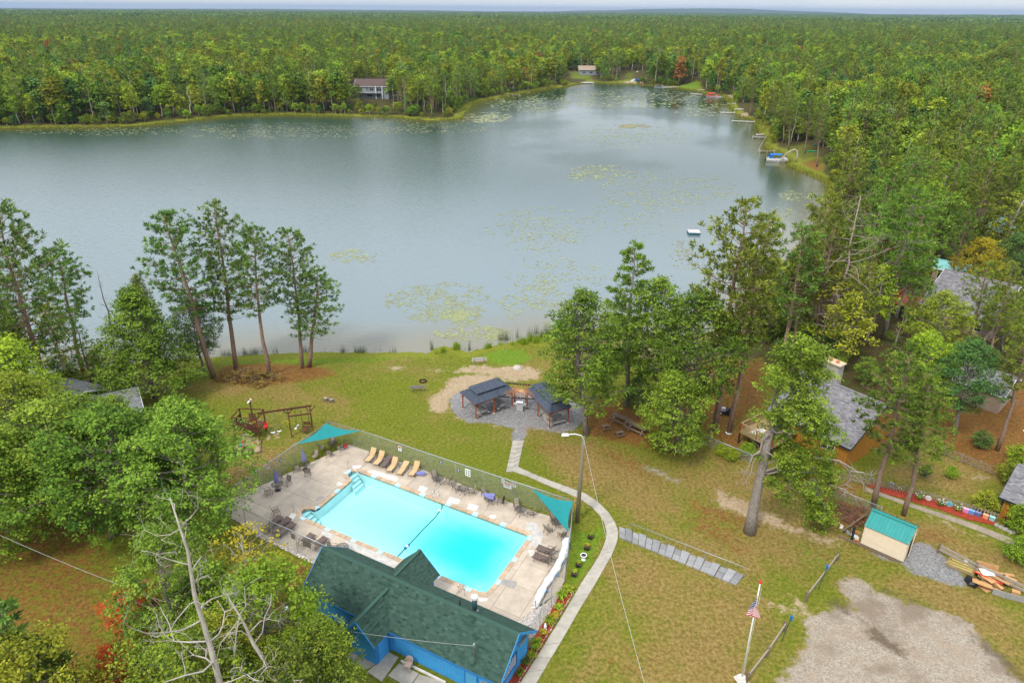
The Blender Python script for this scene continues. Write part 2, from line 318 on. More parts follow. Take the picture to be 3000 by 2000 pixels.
Z['lush'] += [(zone(fb, [(640, 210), (800, 165), (960, 180), (1050, 270), (970, 345), (800, 335), (690, 295)]), .8, 1.0), (zone(fq, [(1400, 1085), (2240, 1070), (2700, 1075), (2700, 1100), (2240, 1120), (1430, 1135)]), .8, .7), (zone(fd, [(1350, 850), (1500, 880), (1640, 800), (1560, 1100), (1430, 1300), (1320, 1330)]), .5, .8),
 (zone(fg, [(-100, 280), (100, 330), (300, 480), (500, 600), (420, 640), (200, 560)]), 1.2, .6), (zone(fb, [(420, 860), (900, 900), (880, 1100), (700, 1080), (400, 1000)]), 1.0, .35), (zone(fl, [(540, 310), (880, 390), (1000, 560), (900, 600), (820, 420)]), 2.0, .9), (zone(fm, [(1650, 430), (1930, 390), (1960, 480), (1720, 490)]), 3, .9), (zone(fm, [(260, 290), (600, 290), (600, 360), (280, 370)]), 3, .6), (zone(fl, [(1150, 760), (1550, 730), (1750, 740), (1900, 880), (1860, 1180), (1450, 1090), (1150, 850)]), 3, .5), (zone(fm, [(950, 290), (1150, 290), (1130, 400), (950, 400)]), 3, .5)]

# the open grounds of the resort (everything else near the lake is woodland floor)
OPEN = ZP([(-700, 2300), (-500, 1500), (150, 1250), (330, 1120), (560, 1040), (1200, 1026), (1560, 990), (1640, 1030), (1760, 1000), (2060, 1000), (2140, 1060), (2240, 1080), (2300, 1300), (2700, 1180), (3200, 1100), (3600, 1500), (3600, 2600), (-700, 2600)])
def zmask(P, lst, scale=1.0):
    m = np.zeros(len(P))
    for poly, fth, s in lst:
        c = poly.mean(0); rr = np.abs(poly-c).max()+3*fth+2
        k = np.where((np.abs(P-c) < rr).all(1))[0]
        if len(k): m[k] = np.maximum(m[k], s*sstep(fth*1.6, -fth*1.6, _sd(P[k], poly)))
    return m

def make_ground():
    th_f = np.arange(R(-52), R(52), .0052); th_c = np.linspace(R(52), R(308), 52)[:-1]
    th = np.concatenate([th_f, th_c]); nt_ = len(th)
    r = [26.0]
    while r[-1] < 26000: r.append(r[-1]*(1.0047 if r[-1] < 120 else 1.011 if r[-1] < 420 else 1.035))
    r = np.array(r); nr = len(r)
    TH, RR = np.meshgrid(th, r); x = (RR*np.sin(TH)).ravel(); y = (RR*np.cos(TH)).ravel()
    z = ground_z(x, y, True)
    near = (np.hypot(x, y) < 140)
    z = z+np.where(near & (lake_sd(x, y) > 3) & (z > -1.2), -.05*vnoise(x, y, 5.0, 8)*sstep(3, 8, lake_sd(x, y)), 0)
    verts = np.stack([x, y, z], 1)
    i = np.arange(nr-1)[:, None]*nt_; j = np.arange(nt_)[None, :]; j2 = (j+1) % nt_
    f = np.stack([(i+j), (i+nt_+j), (i+nt_+j2), (i+j2)], -1).reshape(-1, 4)
    # inner patch under the camera
    nv = len(verts); verts = np.vstack([verts, [[0, 0, 0]]])
    me = mesh_np('ground', verts, f, None)
    bm = bmesh.new(); bm.from_mesh(me); bm.verts.ensure_lookup_table(); c = bm.verts[nv]
    for k in range(nt_): bm.faces.new((c, bm.verts[k], bm.verts[(k+1) % nt_]))
    bmesh.ops.recalc_face_normals(bm, faces=bm.faces); bm.to_mesh(me); bm.free()
    P = verts[:, :2]; s = _sd(P, LAKE)
    m = {k: zmask(P, v) for k, v in Z.items()}
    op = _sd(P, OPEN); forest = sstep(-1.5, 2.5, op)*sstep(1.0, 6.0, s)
    shore = sstep(7.5, 2.0, s)*sstep(-.6, .2, s)*(1-.85*sstep(-2, 2, -op)*(np.hypot(P[:, 0], P[:, 1]) < 150))
    keep = np.clip(m['sand']+m['lush']+m['needle'], 0, 1)
    forest = forest*(1-keep); shore = np.maximum(shore*(1-m['sand']), sstep(3.0, .6, s)*sstep(-.6, .2, s)*(1-m['sand']))
    bed = sstep(.1, -.3, s)
    def attr(nm, a, b, c_, d):
        A = me.attributes.new(nm, 'FLOAT_COLOR', 'POINT'); A.data.foreach_set('color', np.stack([a, b, c_, d], 1).astype(np.float32).ravel())
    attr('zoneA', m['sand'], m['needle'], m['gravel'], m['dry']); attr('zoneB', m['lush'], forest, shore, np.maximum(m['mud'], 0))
    me.polygons.foreach_set('use_smooth', [True]*len(me.polygons))
    mat, t, b = principled('ground_cover'); l = t.links.new
    geo = N(t, 'ShaderNodeNewGeometry'); pos = geo.outputs['Position']
    def noise(sc, det=5, ro=.6):
        n = N(t, 'ShaderNodeTexNoise'); n.inputs['Scale'].default_value = sc; n.inputs['Detail'].default_value = det; n.inputs['Roughness'].default_value = ro; l(pos, n.inputs['Vector']); return n.outputs['Fac']
    def mr(v, a, b_, c_=0., d=1.):
        n = N(t, 'ShaderNodeMapRange'); n.interpolation_type = 'SMOOTHSTEP'
        for q, val in zip((1, 2, 3, 4), (a, b_, c_, d)): n.inputs[q].default_value = val
        l(v, n.inputs[0]); return n.outputs[0]
    def mix(f, a, b_):
        n = N(t, 'ShaderNodeMixRGB')
        for q, val in ((0, f), (1, a), (2, b_)):
            if isinstance(val, (tuple, float, int)): n.inputs[q].default_value = (*val, 1) if isinstance(val, tuple) else val
            else: l(val, n.inputs[q])
        return n.outputs[0]
    def math_(op_, a, b_):
        n = N(t, 'ShaderNodeMath', operation=op_)
        for q, val in ((0, a), (1, b_)):
            if isinstance(val, (float, int)): n.inputs[q].default_value = val
            else: l(val, n.inputs[q])
        return n.outputs[0]
    n_big = noise(.09, 4); n_mid = noise(.55, 6, .65); n_fine = noise(3.2, 6, .7); n_micro = noise(14., 3, .7); n_edge = noise(1.4, 8, .72)
    A = N(t, 'ShaderNodeAttribute', attribute_name='zoneA'); sA = N(t, 'ShaderNodeSeparateColor'); l(A.outputs['Color'], sA.inputs[0])
    B = N(t, 'ShaderNodeAttribute', attribute_name='zoneB'); sB = N(t, 'ShaderNodeSeparateColor'); l(B.outputs['Color'], sB.inputs[0])
    def edge(v, a=.34, b_=.66, amt=1.0):
        amt *= 1.9; e = math_('MULTIPLY', math_('SUBTRACT', n_edge, .5), amt); return mr(math_('ADD', v, e), a, b_)
    # lawn: living green, straw and worn earth mixed at several sizes
    green = mix(mr(n_fine, .3, .7), (.085, .116, .007), (.205, .212, .020))
    straw = mix(mr(n_fine, .3, .7), (.155, .096, .026), (.33, .230, .075))
    dryf = math_('ADD', math_('MULTIPLY', A.outputs['Alpha'], .55), math_('ADD', math_('MULTIPLY', math_('SUBTRACT', n_mid, .5), .75), math_('MULTIPLY', math_('SUBTRACT', n_big, .5), 1.5)))
    lawn = mix(mr(math_('ADD', dryf, math_('MULTIPLY', math_('SUBTRACT', n_fine, .5), .7)), -.10, .52), green, straw)
    lushc = mix(mr(n_fine, .3, .7), (.085, .17, .008), (.17, .27, .02))
    col = mix(math_('MULTIPLY', edge(sB.outputs[0], .3, .8), .85), lawn, lushc)
    need = mix(mr(n_fine, .28, .72), (.12, .045, .013), (.29, .125, .036))
    need = mix(mr(noise(7., 4), .58, .72, 0, .55), need, (.34, .23, .10))
    col = mix(math_('MULTIPLY', edge(sA.outputs[1], .25, .85, 1.1), .92), col, need)
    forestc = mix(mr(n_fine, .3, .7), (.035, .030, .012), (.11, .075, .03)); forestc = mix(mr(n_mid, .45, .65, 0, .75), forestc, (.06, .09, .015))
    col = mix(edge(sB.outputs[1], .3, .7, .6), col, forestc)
    shorec = mix(mr(n_fine, .3, .7), (.12, .14, .01), (.25, .26, .03)); col = mix(edge(sB.outputs[2], .3, .7, .7), col, shorec)
    sandc = mix(mr(n_fine, .3, .72), (.32, .225, .135), (.50, .385, .25)); sandc = mix(mr(n_mid, .5, .75, 0, .5), sandc, (.26, .16, .09))
    col = mix(math_('MULTIPLY', edge(sA.outputs[0], .36, .72, .95), .95), col, sandc)
    vor = N(t, 'ShaderNodeTexVoronoi'); vor.inputs['Scale'].default_value = 9.; l(pos, vor.inputs['Vector'])
    vs_ = N(t, 'ShaderNodeSeparateColor'); l(vor.outputs['Color'], vs_.inputs[0])
    grav = mix(vs_.outputs[0], (.155, .150, .148), (.335, .322, .312)); tan_ = mix(vs_.outputs[0], (.275, .222, .165), (.43, .37, .295)); tan_ = mix(mr(n_mid, .45, .65, 0, .6), tan_, (.33, .25, .175)); tan_ = mix(mr(noise(.22, 5), .48, .66, 0, .75), tan_, (.21, .155, .11)); grav = mix(mr(A.outputs['Alpha'], .08, .4), grav, tan_); grav = mix(mr(n_edge, .55, .72, 0, .5), grav, (.19, .13, .09))
    col = mix(edge(sA.outputs[2], .32, .62, .75), col, grav)
    col = mix(math_('MULTIPLY', edge(B.outputs['Alpha'], .2, .8, .8), .8), col, (.10, .068, .04))
    col = mix(mr(n_micro, .25, .8, .0, .55), col, mix(.55, col, (.02, .018, .008)))
    gl = N(t, 'ShaderNodeVectorMath', operation='LENGTH'); l(pos, gl.inputs[0])
    canopy = mix(mr(noise(.02, 5), .35, .65), (.022, .042, .012), (.06, .085, .022)); col = mix(mr(gl.outputs['Value'], 1500., 2800.), col, canopy)
    # scattered fallen leaves and pale stones
    v2 = N(t, 'ShaderNodeTexVoronoi'); v2.inputs['Scale'].default_value = 2.6; l(pos, v2.inputs['Vector'])
    spot = math_('MULTIPLY', mr(v2.outputs['Distance'], .09, .05), mr(noise(.35, 3), .5, .62)); col = mix(math_('MULTIPLY', spot, .6), col, (.42, .30, .17))
    l(col, b.inputs['Base Color']); b.inputs['Roughness'].default_value = .95; b.inputs['Specular IOR Level'].default_value = .1
    bp = N(t, 'ShaderNodeBump'); bp.inputs['Strength'].default_value = .55; bp.inputs['Distance'].default_value = .12
    l(math_('ADD', n_fine, math_('MULTIPLY', n_micro, .5)), bp.inputs['Height']); l(bp.outputs[0], b.inputs['Normal'])
    me.materials.append(mat)
    return link('ground', me, kind='structure')
ground = make_ground()

def make_lake():
    xs = np.linspace(-560, 190, 190); ys = 62+ (np.linspace(0, 1, 170)**1.5)*520
    X, Y = np.meshgrid(xs, ys); x = X.ravel(); y = Y.ravel(); s = lake_sd(x, y)
    nx = len(xs); i = np.arange(len(ys)-1)[:, None]*nx; j = np.arange(nx-1)[None, :]
    f = np.stack([i+j, i+j+1, i+nx+j+1, i+nx+j], -1).reshape(-1, 4)
    keep = (s[f] < 6).any(1)
    me = mesh_np('lake', np.stack([x, y, np.full_like(x, LAKE_Z)], 1), f[keep], None, smooth=True)
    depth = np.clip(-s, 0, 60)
    # painted by position: sky-pale turbid water near, tree-reflection dark in the far cove
    weed = sstep(120, 235, y-.35*np.clip(-x, 0, 300)+6*vnoise(x, y, 30, 3))*.9+.1  # weed: painted tone, sky sheen to dark tree reflection
    A = me.attributes.new('bed', 'FLOAT_COLOR', 'POINT'); A.data.foreach_set('color', np.stack([depth, weed, s*0, s*0+1], 1).astype(np.float32).ravel())  # channels: shore distance, painted reflection tone
    mat, t, b = principled('lake_water'); l = t.links.new
    a = N(t, 'ShaderNodeAttribute', attribute_name='bed'); sp = N(t, 'ShaderNodeSeparateColor'); l(a.outputs['Color'], sp.inputs[0])
    def mr(v, p, q, c_=0., d=1.):
        n = N(t, 'ShaderNodeMapRange'); n.interpolation_type = 'SMOOTHSTEP'
        for k, val in zip((1, 2, 3, 4), (p, q, c_, d)): n.inputs[k].default_value = val
        l(v, n.inputs[0]); return n.outputs[0]
    def mix(fv, c1, c2):
        n = N(t, 'ShaderNodeMixRGB'); l(fv, n.inputs[0])
        for k, c in ((1, c1), (2, c2)):
            if isinstance(c, tuple): n.inputs[k].default_value = (*c, 1)
            else: l(c, n.inputs[k])
        return n.outputs[0]
    geo = N(t, 'ShaderNodeNewGeometry')
    deep = mix(sp.outputs[1], (.175, .215, .222), (.024, .052, .032))  # silvery sky sheen to dark tree reflection, put into the body colour
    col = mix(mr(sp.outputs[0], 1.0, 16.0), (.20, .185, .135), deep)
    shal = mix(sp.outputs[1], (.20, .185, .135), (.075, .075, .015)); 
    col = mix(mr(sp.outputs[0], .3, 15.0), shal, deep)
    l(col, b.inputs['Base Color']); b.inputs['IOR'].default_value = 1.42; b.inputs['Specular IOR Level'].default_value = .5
    calm = N(t, 'ShaderNodeTexNoise'); calm.inputs['Scale'].default_value = .012; calm.inputs['Detail'].default_value = 3; l(geo.outputs['Position'], calm.inputs['Vector'])
    ruff = mr(calm.outputs['Fac'], .35, .62)
    sx = N(t, 'ShaderNodeSeparateXYZ'); l(geo.outputs['Position'], sx.inputs[0])
    left = mr(sx.outputs['X'], 40, -60)
    wind = N(t, 'ShaderNodeMath', operation='MAXIMUM'); l(left, wind.inputs[0]); m3 = N(t, 'ShaderNodeMath', operation='MULTIPLY'); l(ruff, m3.inputs[0]); m3.inputs[1].default_value = .6; l(m3.outputs[0], wind.inputs[1])
    l(mr(wind.outputs[0], 0, 1, .05, .22), b.inputs['Roughness'])
    mpn = N(t, 'ShaderNodeMapping'); mpn.inputs['Rotation'].default_value = (0, 0, R(18)); mpn.inputs['Scale'].default_value = (.8, 1.5, 1); l(geo.outputs['Position'], mpn.inputs[0])
    n1 = N(t, 'ShaderNodeTexNoise'); n1.inputs['Scale'].default_value = 1.1; n1.inputs['Detail'].default_value = 4; l(mpn.outputs[0], n1.inputs['Vector'])
    bp = N(t, 'ShaderNodeBump'); bp.inputs['Distance'].default_value = .3; l(n1.outputs['Fac'], bp.inputs['Height'])
    l(mr(wind.outputs[0], 0, 1, .05, .5), bp.inputs['Strength']); l(bp.outputs[0], b.inputs['Normal'])
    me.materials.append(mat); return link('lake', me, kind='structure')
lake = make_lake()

# ================================================================== TREES
M_LEAF = {
 'oak':   mk_tint('leaf_oak', (.032, .080, .008), (.285, .390, .034), .75, .30, .26, hue=.022),
 'oaky':  mk_tint('leaf_oak_yellowing', (.085, .128, .008), (.430, .440, .036), .75, .26, .26, hue=.02),
 'lime':  mk_tint('leaf_lime', (.100, .185, .009), (.390, .490, .032), .7, .2, .24, hue=.018),
 'green': mk_tint('leaf_fresh_green', (.060, .130, .012), (.270, .390, .040), .75, .15, .22, hue=.015),
 'dark':  mk_tint('leaf_dark', (.026, .072, .017), (.160, .285, .055), .75, .25, .18, hue=.018),
 'rust':  mk_tint('leaf_rust_orange', (.24, .085, .022), (.46, .21, .05), .8, .2, .2),
 'red':   mk_tint('leaf_red', (.30, .035, .010), (.62, .13, .028), .7, .1, .3),
 'yellow': mk_tint('leaf_yellow', (.26, .22, .012), (.52, .42, .03), .7, .1, .3),
 'brown': mk_tint('leaf_withered', (.14, .085, .02), (.30, .21, .055), .85, .1, .2),
 'pine':  mk_tint('needle_red_pine', (.038, .084, .009), (.255, .330, .034), .7, .25, .15, hue=.025),
 'pineg': mk_tint('needle_green_pine', (.036, .092, .018), (.215, .345, .050), .7, .12, .2, hue=.015),
 'white': mk_tint('needle_white_pine', (.070, .160, .020), (.280, .430, .050), .7, .12, .25, hue=.015),
}
M_BARK = mk('bark_grey', (.235, .20, .17), .9, .5, 3.5, .8, 9, stretch=(4, 4, .8))
M_BARKR = mk('bark_red_pine', (.25, .165, .12), .9, .4, 2.2, .8, 8, stretch=(4, 4, .8))
M_BARKW = mk('bark_pale', (.42, .37, .31), .85, .3, 2.0, .5, 8, stretch=(2, 2, 1))
M_DEAD = mk('dead_wood', (.33, .27, .225), .9, .25, 3, .5, 10)

def leaf_quads(c, outw, size, rg, flat=.55, droop=0.0):
    """diamond leaf sprays at centres c, facing roughly outwards and up"""
    n = len(c); nr = outw*.55+np.array([0, 0, flat])+rg.normal(0, .55, (n, 3)); nr /= np.linalg.norm(nr, axis=1)[:, None]+1e-9
    t = rg.normal(0, 1, (n, 3)); t -= (t*nr).sum(1)[:, None]*nr; t /= np.linalg.norm(t, axis=1)[:, None]+1e-9
    b = np.cross(nr, t); s = size*rg.uniform(.65, 1.35, n)[:, None]
    v = np.stack([c-t*s*.5, c+b*s*.30-nr*s*.08, c+t*s*.5, c-b*s*.30-nr*s*.08], 1).reshape(-1, 3)
    return v, np.arange(4*n).reshape(n, 4)
def clump_leaves(clumps, per, size, rg, fill=.5, squash=.72, spray=7):
    """leaf sprays over the shell of each clump, gaps left between the sprays"""
    cs, os_, ts = [], [], []
    for (p, r) in clumps:
        k = max(5, int(per*r*r/spray)); d = rg.normal(0, 1, (k, 3)); d[:, 2] = d[:, 2]*.75+.22; d /= np.linalg.norm(d, axis=1)[:, None]
        rad = r*(1.12-fill*rg.random(k)**1.3)*(.62+.76*vnoise(d[:, 0]*3+p[0], d[:, 1]*3+d[:, 2]*2+p[1], .7, 3))
        q = np.asarray(p)+d*rad[:, None]*np.array([1, 1, squash])
        q = np.repeat(q, spray, 0)+rg.normal(0, size*.75, (k*spray, 3))*np.array([1, 1, .45]); cs.append(q); os_.append(np.repeat(d, spray, 0))
        ts.append(np.clip(np.repeat(rg.normal(.5, .2, k), spray)+rg.normal(0, .12, k*spray)+rg.normal(0, .12), 0, 1))
    c = np.vstack(cs); o = np.vstack(os_); t = np.concatenate(ts); v, f = leaf_quads(c, o, size, rg, .75)
    return v, f, np.repeat(t, 4)
def crooked(a, b, n, amp, rg):
    a = np.asarray(a, float); b = np.asarray(b, float); t = np.linspace(0, 1, n)[:, None]
    p = a+(b-a)*t; j = rg.normal(0, amp, (n, 3)); j[0] = 0; j[-1] = 0; return p+j*np.sin(t*math.pi)**.5
class Proto: pass
def broadleaf(seed, h, wd, cb, nclump, per, size, mat='oak', bark=None, cr=(.16, .27), trunk_r=None, clumps=None, shape=1.0, twigs=0, limb_n=5, fork=.9, squash=.72):
    """h height, wd crown width, cb crown base height; clumps may be given as (centre, radius)"""
    rg = np.random.default_rng(seed); mb = MB()
    if clumps is None:
        clumps = []; hc = h-cb
        for i in range(nclump):
            u = (i+.5)/nclump; zz = cb+hc*(.10+.84*u); prof = (math.sin(math.pi*min(1, .18+.82*u)**shape)**.75)
            a = i*2.399+rg.uniform(-.5, .5); rr = wd*.5*prof*math.sqrt(rg.uniform(.10, 1.0))*rg.uniform(.8, 1.15); r = wd*rg.uniform(*cr)*(.7+.35*prof)
            clumps.append((np.array([rr*math.cos(a), rr*math.sin(a), min(zz, h-r*.7)]), r))
    tr = trunk_r or h*.018; top = np.array([rg.normal(0, .03*h), rg.normal(0, .03*h), h*fork])
    tp = crooked((0, 0, -.3), top, 7, h*.012, rg); mb.tube(tp, [tr*1.25]+list(np.linspace(tr, tr*.25, 6)), limb_n+2)
    for (p, r) in clumps:
        zz = max(cb*.75, min(p[2]-.45*np.hypot(p[0], p[1])-r*.2, h*.85)); k = np.clip(zz/(h*fork), .05, .97)*6; i0 = int(k); a = tp[i0]+(tp[min(6, i0+1)]-tp[i0])*(k-i0)
        rr = tr*.32*(1-.5*zz/h)
        mb.tube(crooked(a, p, 4, .06*np.linalg.norm(p-a), rg), np.linspace(rr, rr*.3, 4), 4, cap=False)
        for q in range(twigs):
            d = rg.normal(0, 1, 3); d /= np.linalg.norm(d); mb.tube([p, p+d*r*.9], [rr*.3, rr*.1], 3, cap=False)
    pr = Proto(); pr.h = h; pr.trunk = mb.mesh('trunk', bark or M_BARK, smooth=True)
    v, f, t = clump_leaves(clumps, per, size, rg, squash=squash); pr.crown = mesh_np('crown', v, f, M_LEAF[mat], t); pr.mats = {}
    return pr
def tufts(c, d, size, k, rg, spread=.9):
    """needle tufts: k thin blades fanning from each centre"""
    n = len(c); dd = d[:, None, :]*.75+rg.normal(0, spread*.6, (n, k, 3)); dd /= np.linalg.norm(dd, axis=2)[..., None]+1e-9
    ln = size*rg.uniform(.7, 1.25, (n, k, 1)); sd_ = np.cross(dd, rg.normal(0, 1, (n, k, 3))); sd_ /= np.linalg.norm(sd_, axis=2)[..., None]+1e-9
    c3 = c[:, None, :]+rg.normal(0, size*.12, (n, k, 3)); wv = sd_*size*.13
    v = np.stack([c3-wv*.5, c3+dd*ln*.55+wv, c3+dd*ln, c3+dd*ln*.5-wv], 2).reshape(-1, 3)
    f = np.arange(4*n*k).reshape(-1, 4); return v, f
def pine(seed, h, wd, cb, nb, nt_, k, size, mat='pine', bark=None, tr=None, top='round', bare=0, layered=False, sparse=1.0):
    """tall conifer: straight stem, whorled limbs, tufts on the outer part of each limb; bare = dead limbs below the crown"""
    rg = np.random.default_rng(seed); mb = MB(); tr = tr or h*.0125
    n = 9; t = np.linspace(0, 1, n); sw = rg.normal(0, h*.006, (n, 2)).cumsum(0); tp = np.stack([sw[:, 0]-sw[0, 0], sw[:, 1]-sw[0, 1], t*h*.985-.3*(t == 0)], 1)
    mb.tube(tp, tr*(1.12-.98*t)+.012, 8)
    def stem(z): kk = np.clip(z/(h*.985), 0, .999)*(n-1); i = int(kk); return tp[i]+(tp[i+1]-tp[i])*(kk-i)
    C, D, T = [], [], []
    for i in range(nb):
        u = (i+rg.random())/nb; z = cb+(h-cb)*u; a = i*2.4+rg.normal(0, .4)
        prof = (1-u)**.75*.9+.16 if top == 'cone' else max(.14, math.sin(math.pi*(.2+.78*u))**.8)
        ln = wd*.5*prof*rg.uniform(.65, 1.12); rise = (.10+.45*u) if not layered else .02+.12*u
        s0 = stem(z); e = s0+np.array([math.cos(a)*ln, math.sin(a)*ln, ln*rise+rg.normal(0, .1)]); p = crooked(s0, e, 4, .05*ln, rg); p[-1][2] += .08*ln
        mb.tube(p, np.linspace(tr*.24*(1-.5*u), tr*.05, 4), 4, cap=False)
        m_ = max(2, int(nt_*ln/(wd*.5)*sparse+.5))
        for j in range(m_):
            v_ = .32+.68*((j+rg.random())/m_); q = p[0]+(p[-1]-p[0])*v_; side = np.array([-math.sin(a), math.cos(a), 0.])
            off = rg.normal(0, 1)*ln*.17*(.35+v_); q = q+side*off+np.array([0, 0, rg.uniform(-.02, .10)*ln*.4+.06*ln*v_*v_]); C.append(q)
            if abs(off) > .15: mb.tube([p[0]+(p[-1]-p[0])*v_*.85, q], [tr*.06, tr*.03], 3, cap=False)
            dd = np.array([math.cos(a)*.55, math.sin(a)*.55, .55])+side*np.sign(off)*.35; D.append(dd/np.linalg.norm(dd)); T.append(np.clip(rg.normal(.5, .2), 0, 1))
    C.append(tp[-1]); D.append(np.array([0, 0, 1.])); T.append(.6)
    for i in range(bare):
        z = h*.30+(cb+ (h-cb)*.35-h*.30)*rg.random(); a = rg.uniform(0, 6.28); ln = wd*.5*rg.uniform(.3, .85); s0 = stem(z)
        p = crooked(s0, s0+np.array([math.cos(a)*ln, math.sin(a)*ln, ln*rg.uniform(-.15, .3)]), 4, .06*ln, rg); mb.tube(p, np.linspace(tr*.16, tr*.03, 4), 3, cap=False)
        for q in range(2):
            m0 = p[1+q]; mb.tube([m0, m0+rg.normal(0, ln*.18, 3)], [tr*.05, tr*.015], 3, cap=False)
    v, f = tufts(np.array(C), np.array(D), size, k, rg); tint = np.repeat(np.array(T), 4*k)+np.repeat(rg.normal(0, .1, len(T)*k), 4)
    pr = Proto(); pr.h = h; pr.trunk = mb.mesh('trunk', bark or M_BARKR, smooth=True); pr.crown = mesh_np('crown', v, f, M_LEAF[mat], np.clip(tint, 0, 1)); return pr
def snag(seed, h, wd, nb, tr=None, bark=None, gnarl=.05, lo=.25, levels=2, upward=.5):
    """a leafless tree: stem and branching bare limbs"""
    rg = np.random.default_rng(seed); mb = MB(); tr = tr or h*.013; tp = crooked((0, 0, -.3), (rg.normal(0, .03*h), rg.normal(0, .03*h), h), 8, h*.012, rg)
    mb.tube(tp, tr*np.linspace(1.1, .12, 8), 7)
    br = MB()
    def grow(p, d, ln, r, lv):
        pts = [np.array(p)]; dd = np.array(d)
        for i in range(4): dd = dd+rg.normal(0, gnarl*4, 3); dd /= np.linalg.norm(dd); pts.append(pts[-1]+dd*ln/4)
        br.tube(pts, np.linspace(r, r*.3, 5), 5 if lv == levels else 3, cap=False)
        if lv > 0:
            for i in range(3):
                k = rg.integers(1, 5); nd = dd*.5+rg.normal(0, .6, 3)+np.array([0, 0, .15]); grow(pts[k], nd/np.linalg.norm(nd), ln*rg.uniform(.35, .6), r*.5, lv-1)
    for i in range(nb):
        u = lo+(1-lo)*(i+rg.random())/nb; k = min(6.99, u*7); i0 = int(k); s0 = tp[i0]+(tp[i0+1]-tp[i0])*(k-i0); a = i*2.4+rg.normal(0, .4)
        grow(s0, (math.cos(a), math.sin(a), upward*rg.uniform(-.2, 1.2)), wd*.5*(1.1-.6*u)*rg.uniform(.6, 1.1), tr*.35*(1.15-u), levels)
    pr = Proto(); pr.h = h; pr.trunk = mb.mesh('trunk', bark or M_DEAD, smooth=True); pr.crown = br.mesh('branches', bark or M_DEAD, smooth=True); return pr
def remat(pr, mat):
    q = Proto(); q.h = pr.h; q.trunk = pr.trunk; q.crown = pr.crown; q.mat = M_LEAF[mat]; return q

def plant(pr, name, label, cat, base, height, group=None, lean=(0, 0), rz=None, wide=1.0, crown_name=None):
    """a tree as its own thing: an empty at the foot, trunk and crown below it"""
    e = bpy.data.objects.new(name, None); COL.objects.link(e); e.empty_display_size = .3; tag(e, label, cat, group)
    s = height/pr.h; q = Vector((0, 0, 1)).rotation_difference(Vector((lean[0], lean[1], 1)).normalized())
    rz = rnd(0, 6.28) if rz is None else rz
    e.rotation_mode = 'QUATERNION'; e.rotation_quaternion = q @ Quaternion((0, 0, 1), rz); e.location = base; e.scale = (s*wide, s*wide, s)
    link('trunk', pr.trunk, e)
    if pr.crown:
        c = link(crown_name or ('branches' if pr.crown.name.startswith('branches') else 'crown'), pr.crown, e)
        if c.name.startswith('branches'): c['kind'] = 'stuff'
        if getattr(pr, 'mat', None): c.material_slots[0].link = 'OBJECT'; c.material_slots[0].material = pr.mat
    return e
def plant_px(pr, name, label, cat, base_px, top_px, group=None, rz=None, wide=1.0, dy=0.0):
    """stand a tree with its foot at one image measurement and its tip at another (tip at the foot's own distance)"""
    b = WG(*base_px); t = at_depth(top_px[0], top_px[1], b.y+dy); h = t.z-b.z
    return plant(pr, name, label, cat, b, h/math.cos(math.atan(abs(t.x-b.x)/max(h, 1))) , group, ((t.x-b.x)/h, dy/h), rz, wide)

# --- near trees: measured one by one
RP = [pine(10+i, 22, 8.0, cb, 64, 10, 15, .47, 'pineg', bare=8) for i, cb in enumerate((8.5, 7.0, 9.5))]
G1 = 'red pines along the lakeshore lawn'
plant_px(RP[0], 'pine_tree', 'tall red pine leaning left, first of the row beside the brush pile', 'pine tree', (627, 1106), (484, 620), G1, 0.4, 1.15)
plant_px(RP[1], 'pine_tree', 'tallest red pine of the lakeshore row, second from the left', 'pine tree', (692, 1081), (616, 597), G1, 2.0, 1.0)
plant_px(RP[2], 'pine_tree', 'red pine standing right behind the withered brush pile', 'pine tree', (790, 1097), (732, 664), G1, 4.0, 1.0)
plant_px(RP[0], 'pine_tree', 'red pine second from the right in the lakeshore row', 'pine tree', (886, 1077), (850, 672), G1, 5.2, .95)
plant_px(RP[1], 'pine_tree', 'short bushy red pine at the right end of the lakeshore row', 'pine tree', (906, 1075), (915, 790), G1, 1.2, 1.5)
plant_px(pine(21, 26, 11.5, 7.5, 84, 13, 16, .52, 'pineg', bare=10, tr=.36), 'pine_tree', 'massive red pine with crooked limbs beside the log cabin roof', 'pine tree', (163, 1193), (-6, 600), None, 1.0, 1.0)
plant_px(RP[2], 'pine_tree', 'red pine behind the reeds, between the big pine and the dead snag', 'pine tree', (243, 1086), (165, 728), None, 3.0, 1.15)
plant_px(RP[1], 'pine_tree', 'red pine at the left edge behind the massive pine', 'pine tree', (30, 1120), (-45, 740), None, 3.6, 1.15)
plant_px(snag(31, 11, 3.4, 12, gnarl=.03), 'dead_tree', 'thin dead snag in front of the lake, left of the pine row', 'dead tree', (345, 1070), (286, 785))
conic = broadleaf(32, 13, 8.6, .6, 135, 230, .24, 'green', cr=(.075, .13), shape=.5, trunk_r=.2)
plant_px(remat(conic, 'oak') if False else conic, 'maple_tree', 'bright green pyramid-shaped maple left of the pine row', 'tree', (455, 1165), (372, 830), None, 0.3, 1.05)
oakA = broadleaf(33, 12, 8.4, 2.6, 80, 260, .205, 'oak', cr=(.075, .13), twigs=1)
oakB = broadleaf(34, 12, 9.6, 2.2, 95, 260, .205, 'oak', cr=(.07, .125), twigs=1)
oakC = broadleaf(35, 14, 8.8, 3.6, 95, 260, .205, 'oak', cr=(.07, .125), twigs=1)
plant_px(remat(oakA, 'dark'), 'oak_tree', 'dark leafy tree tucked behind the first lakeshore pine', 'tree', (598, 1088), (548, 868), None, .5, .9)
plant_px(remat(oakC, 'oak'), 'small_tree', 'slender leafy tree rising behind the bright green maple', 'tree', (430, 1062), (398, 795), None, .5, .5)
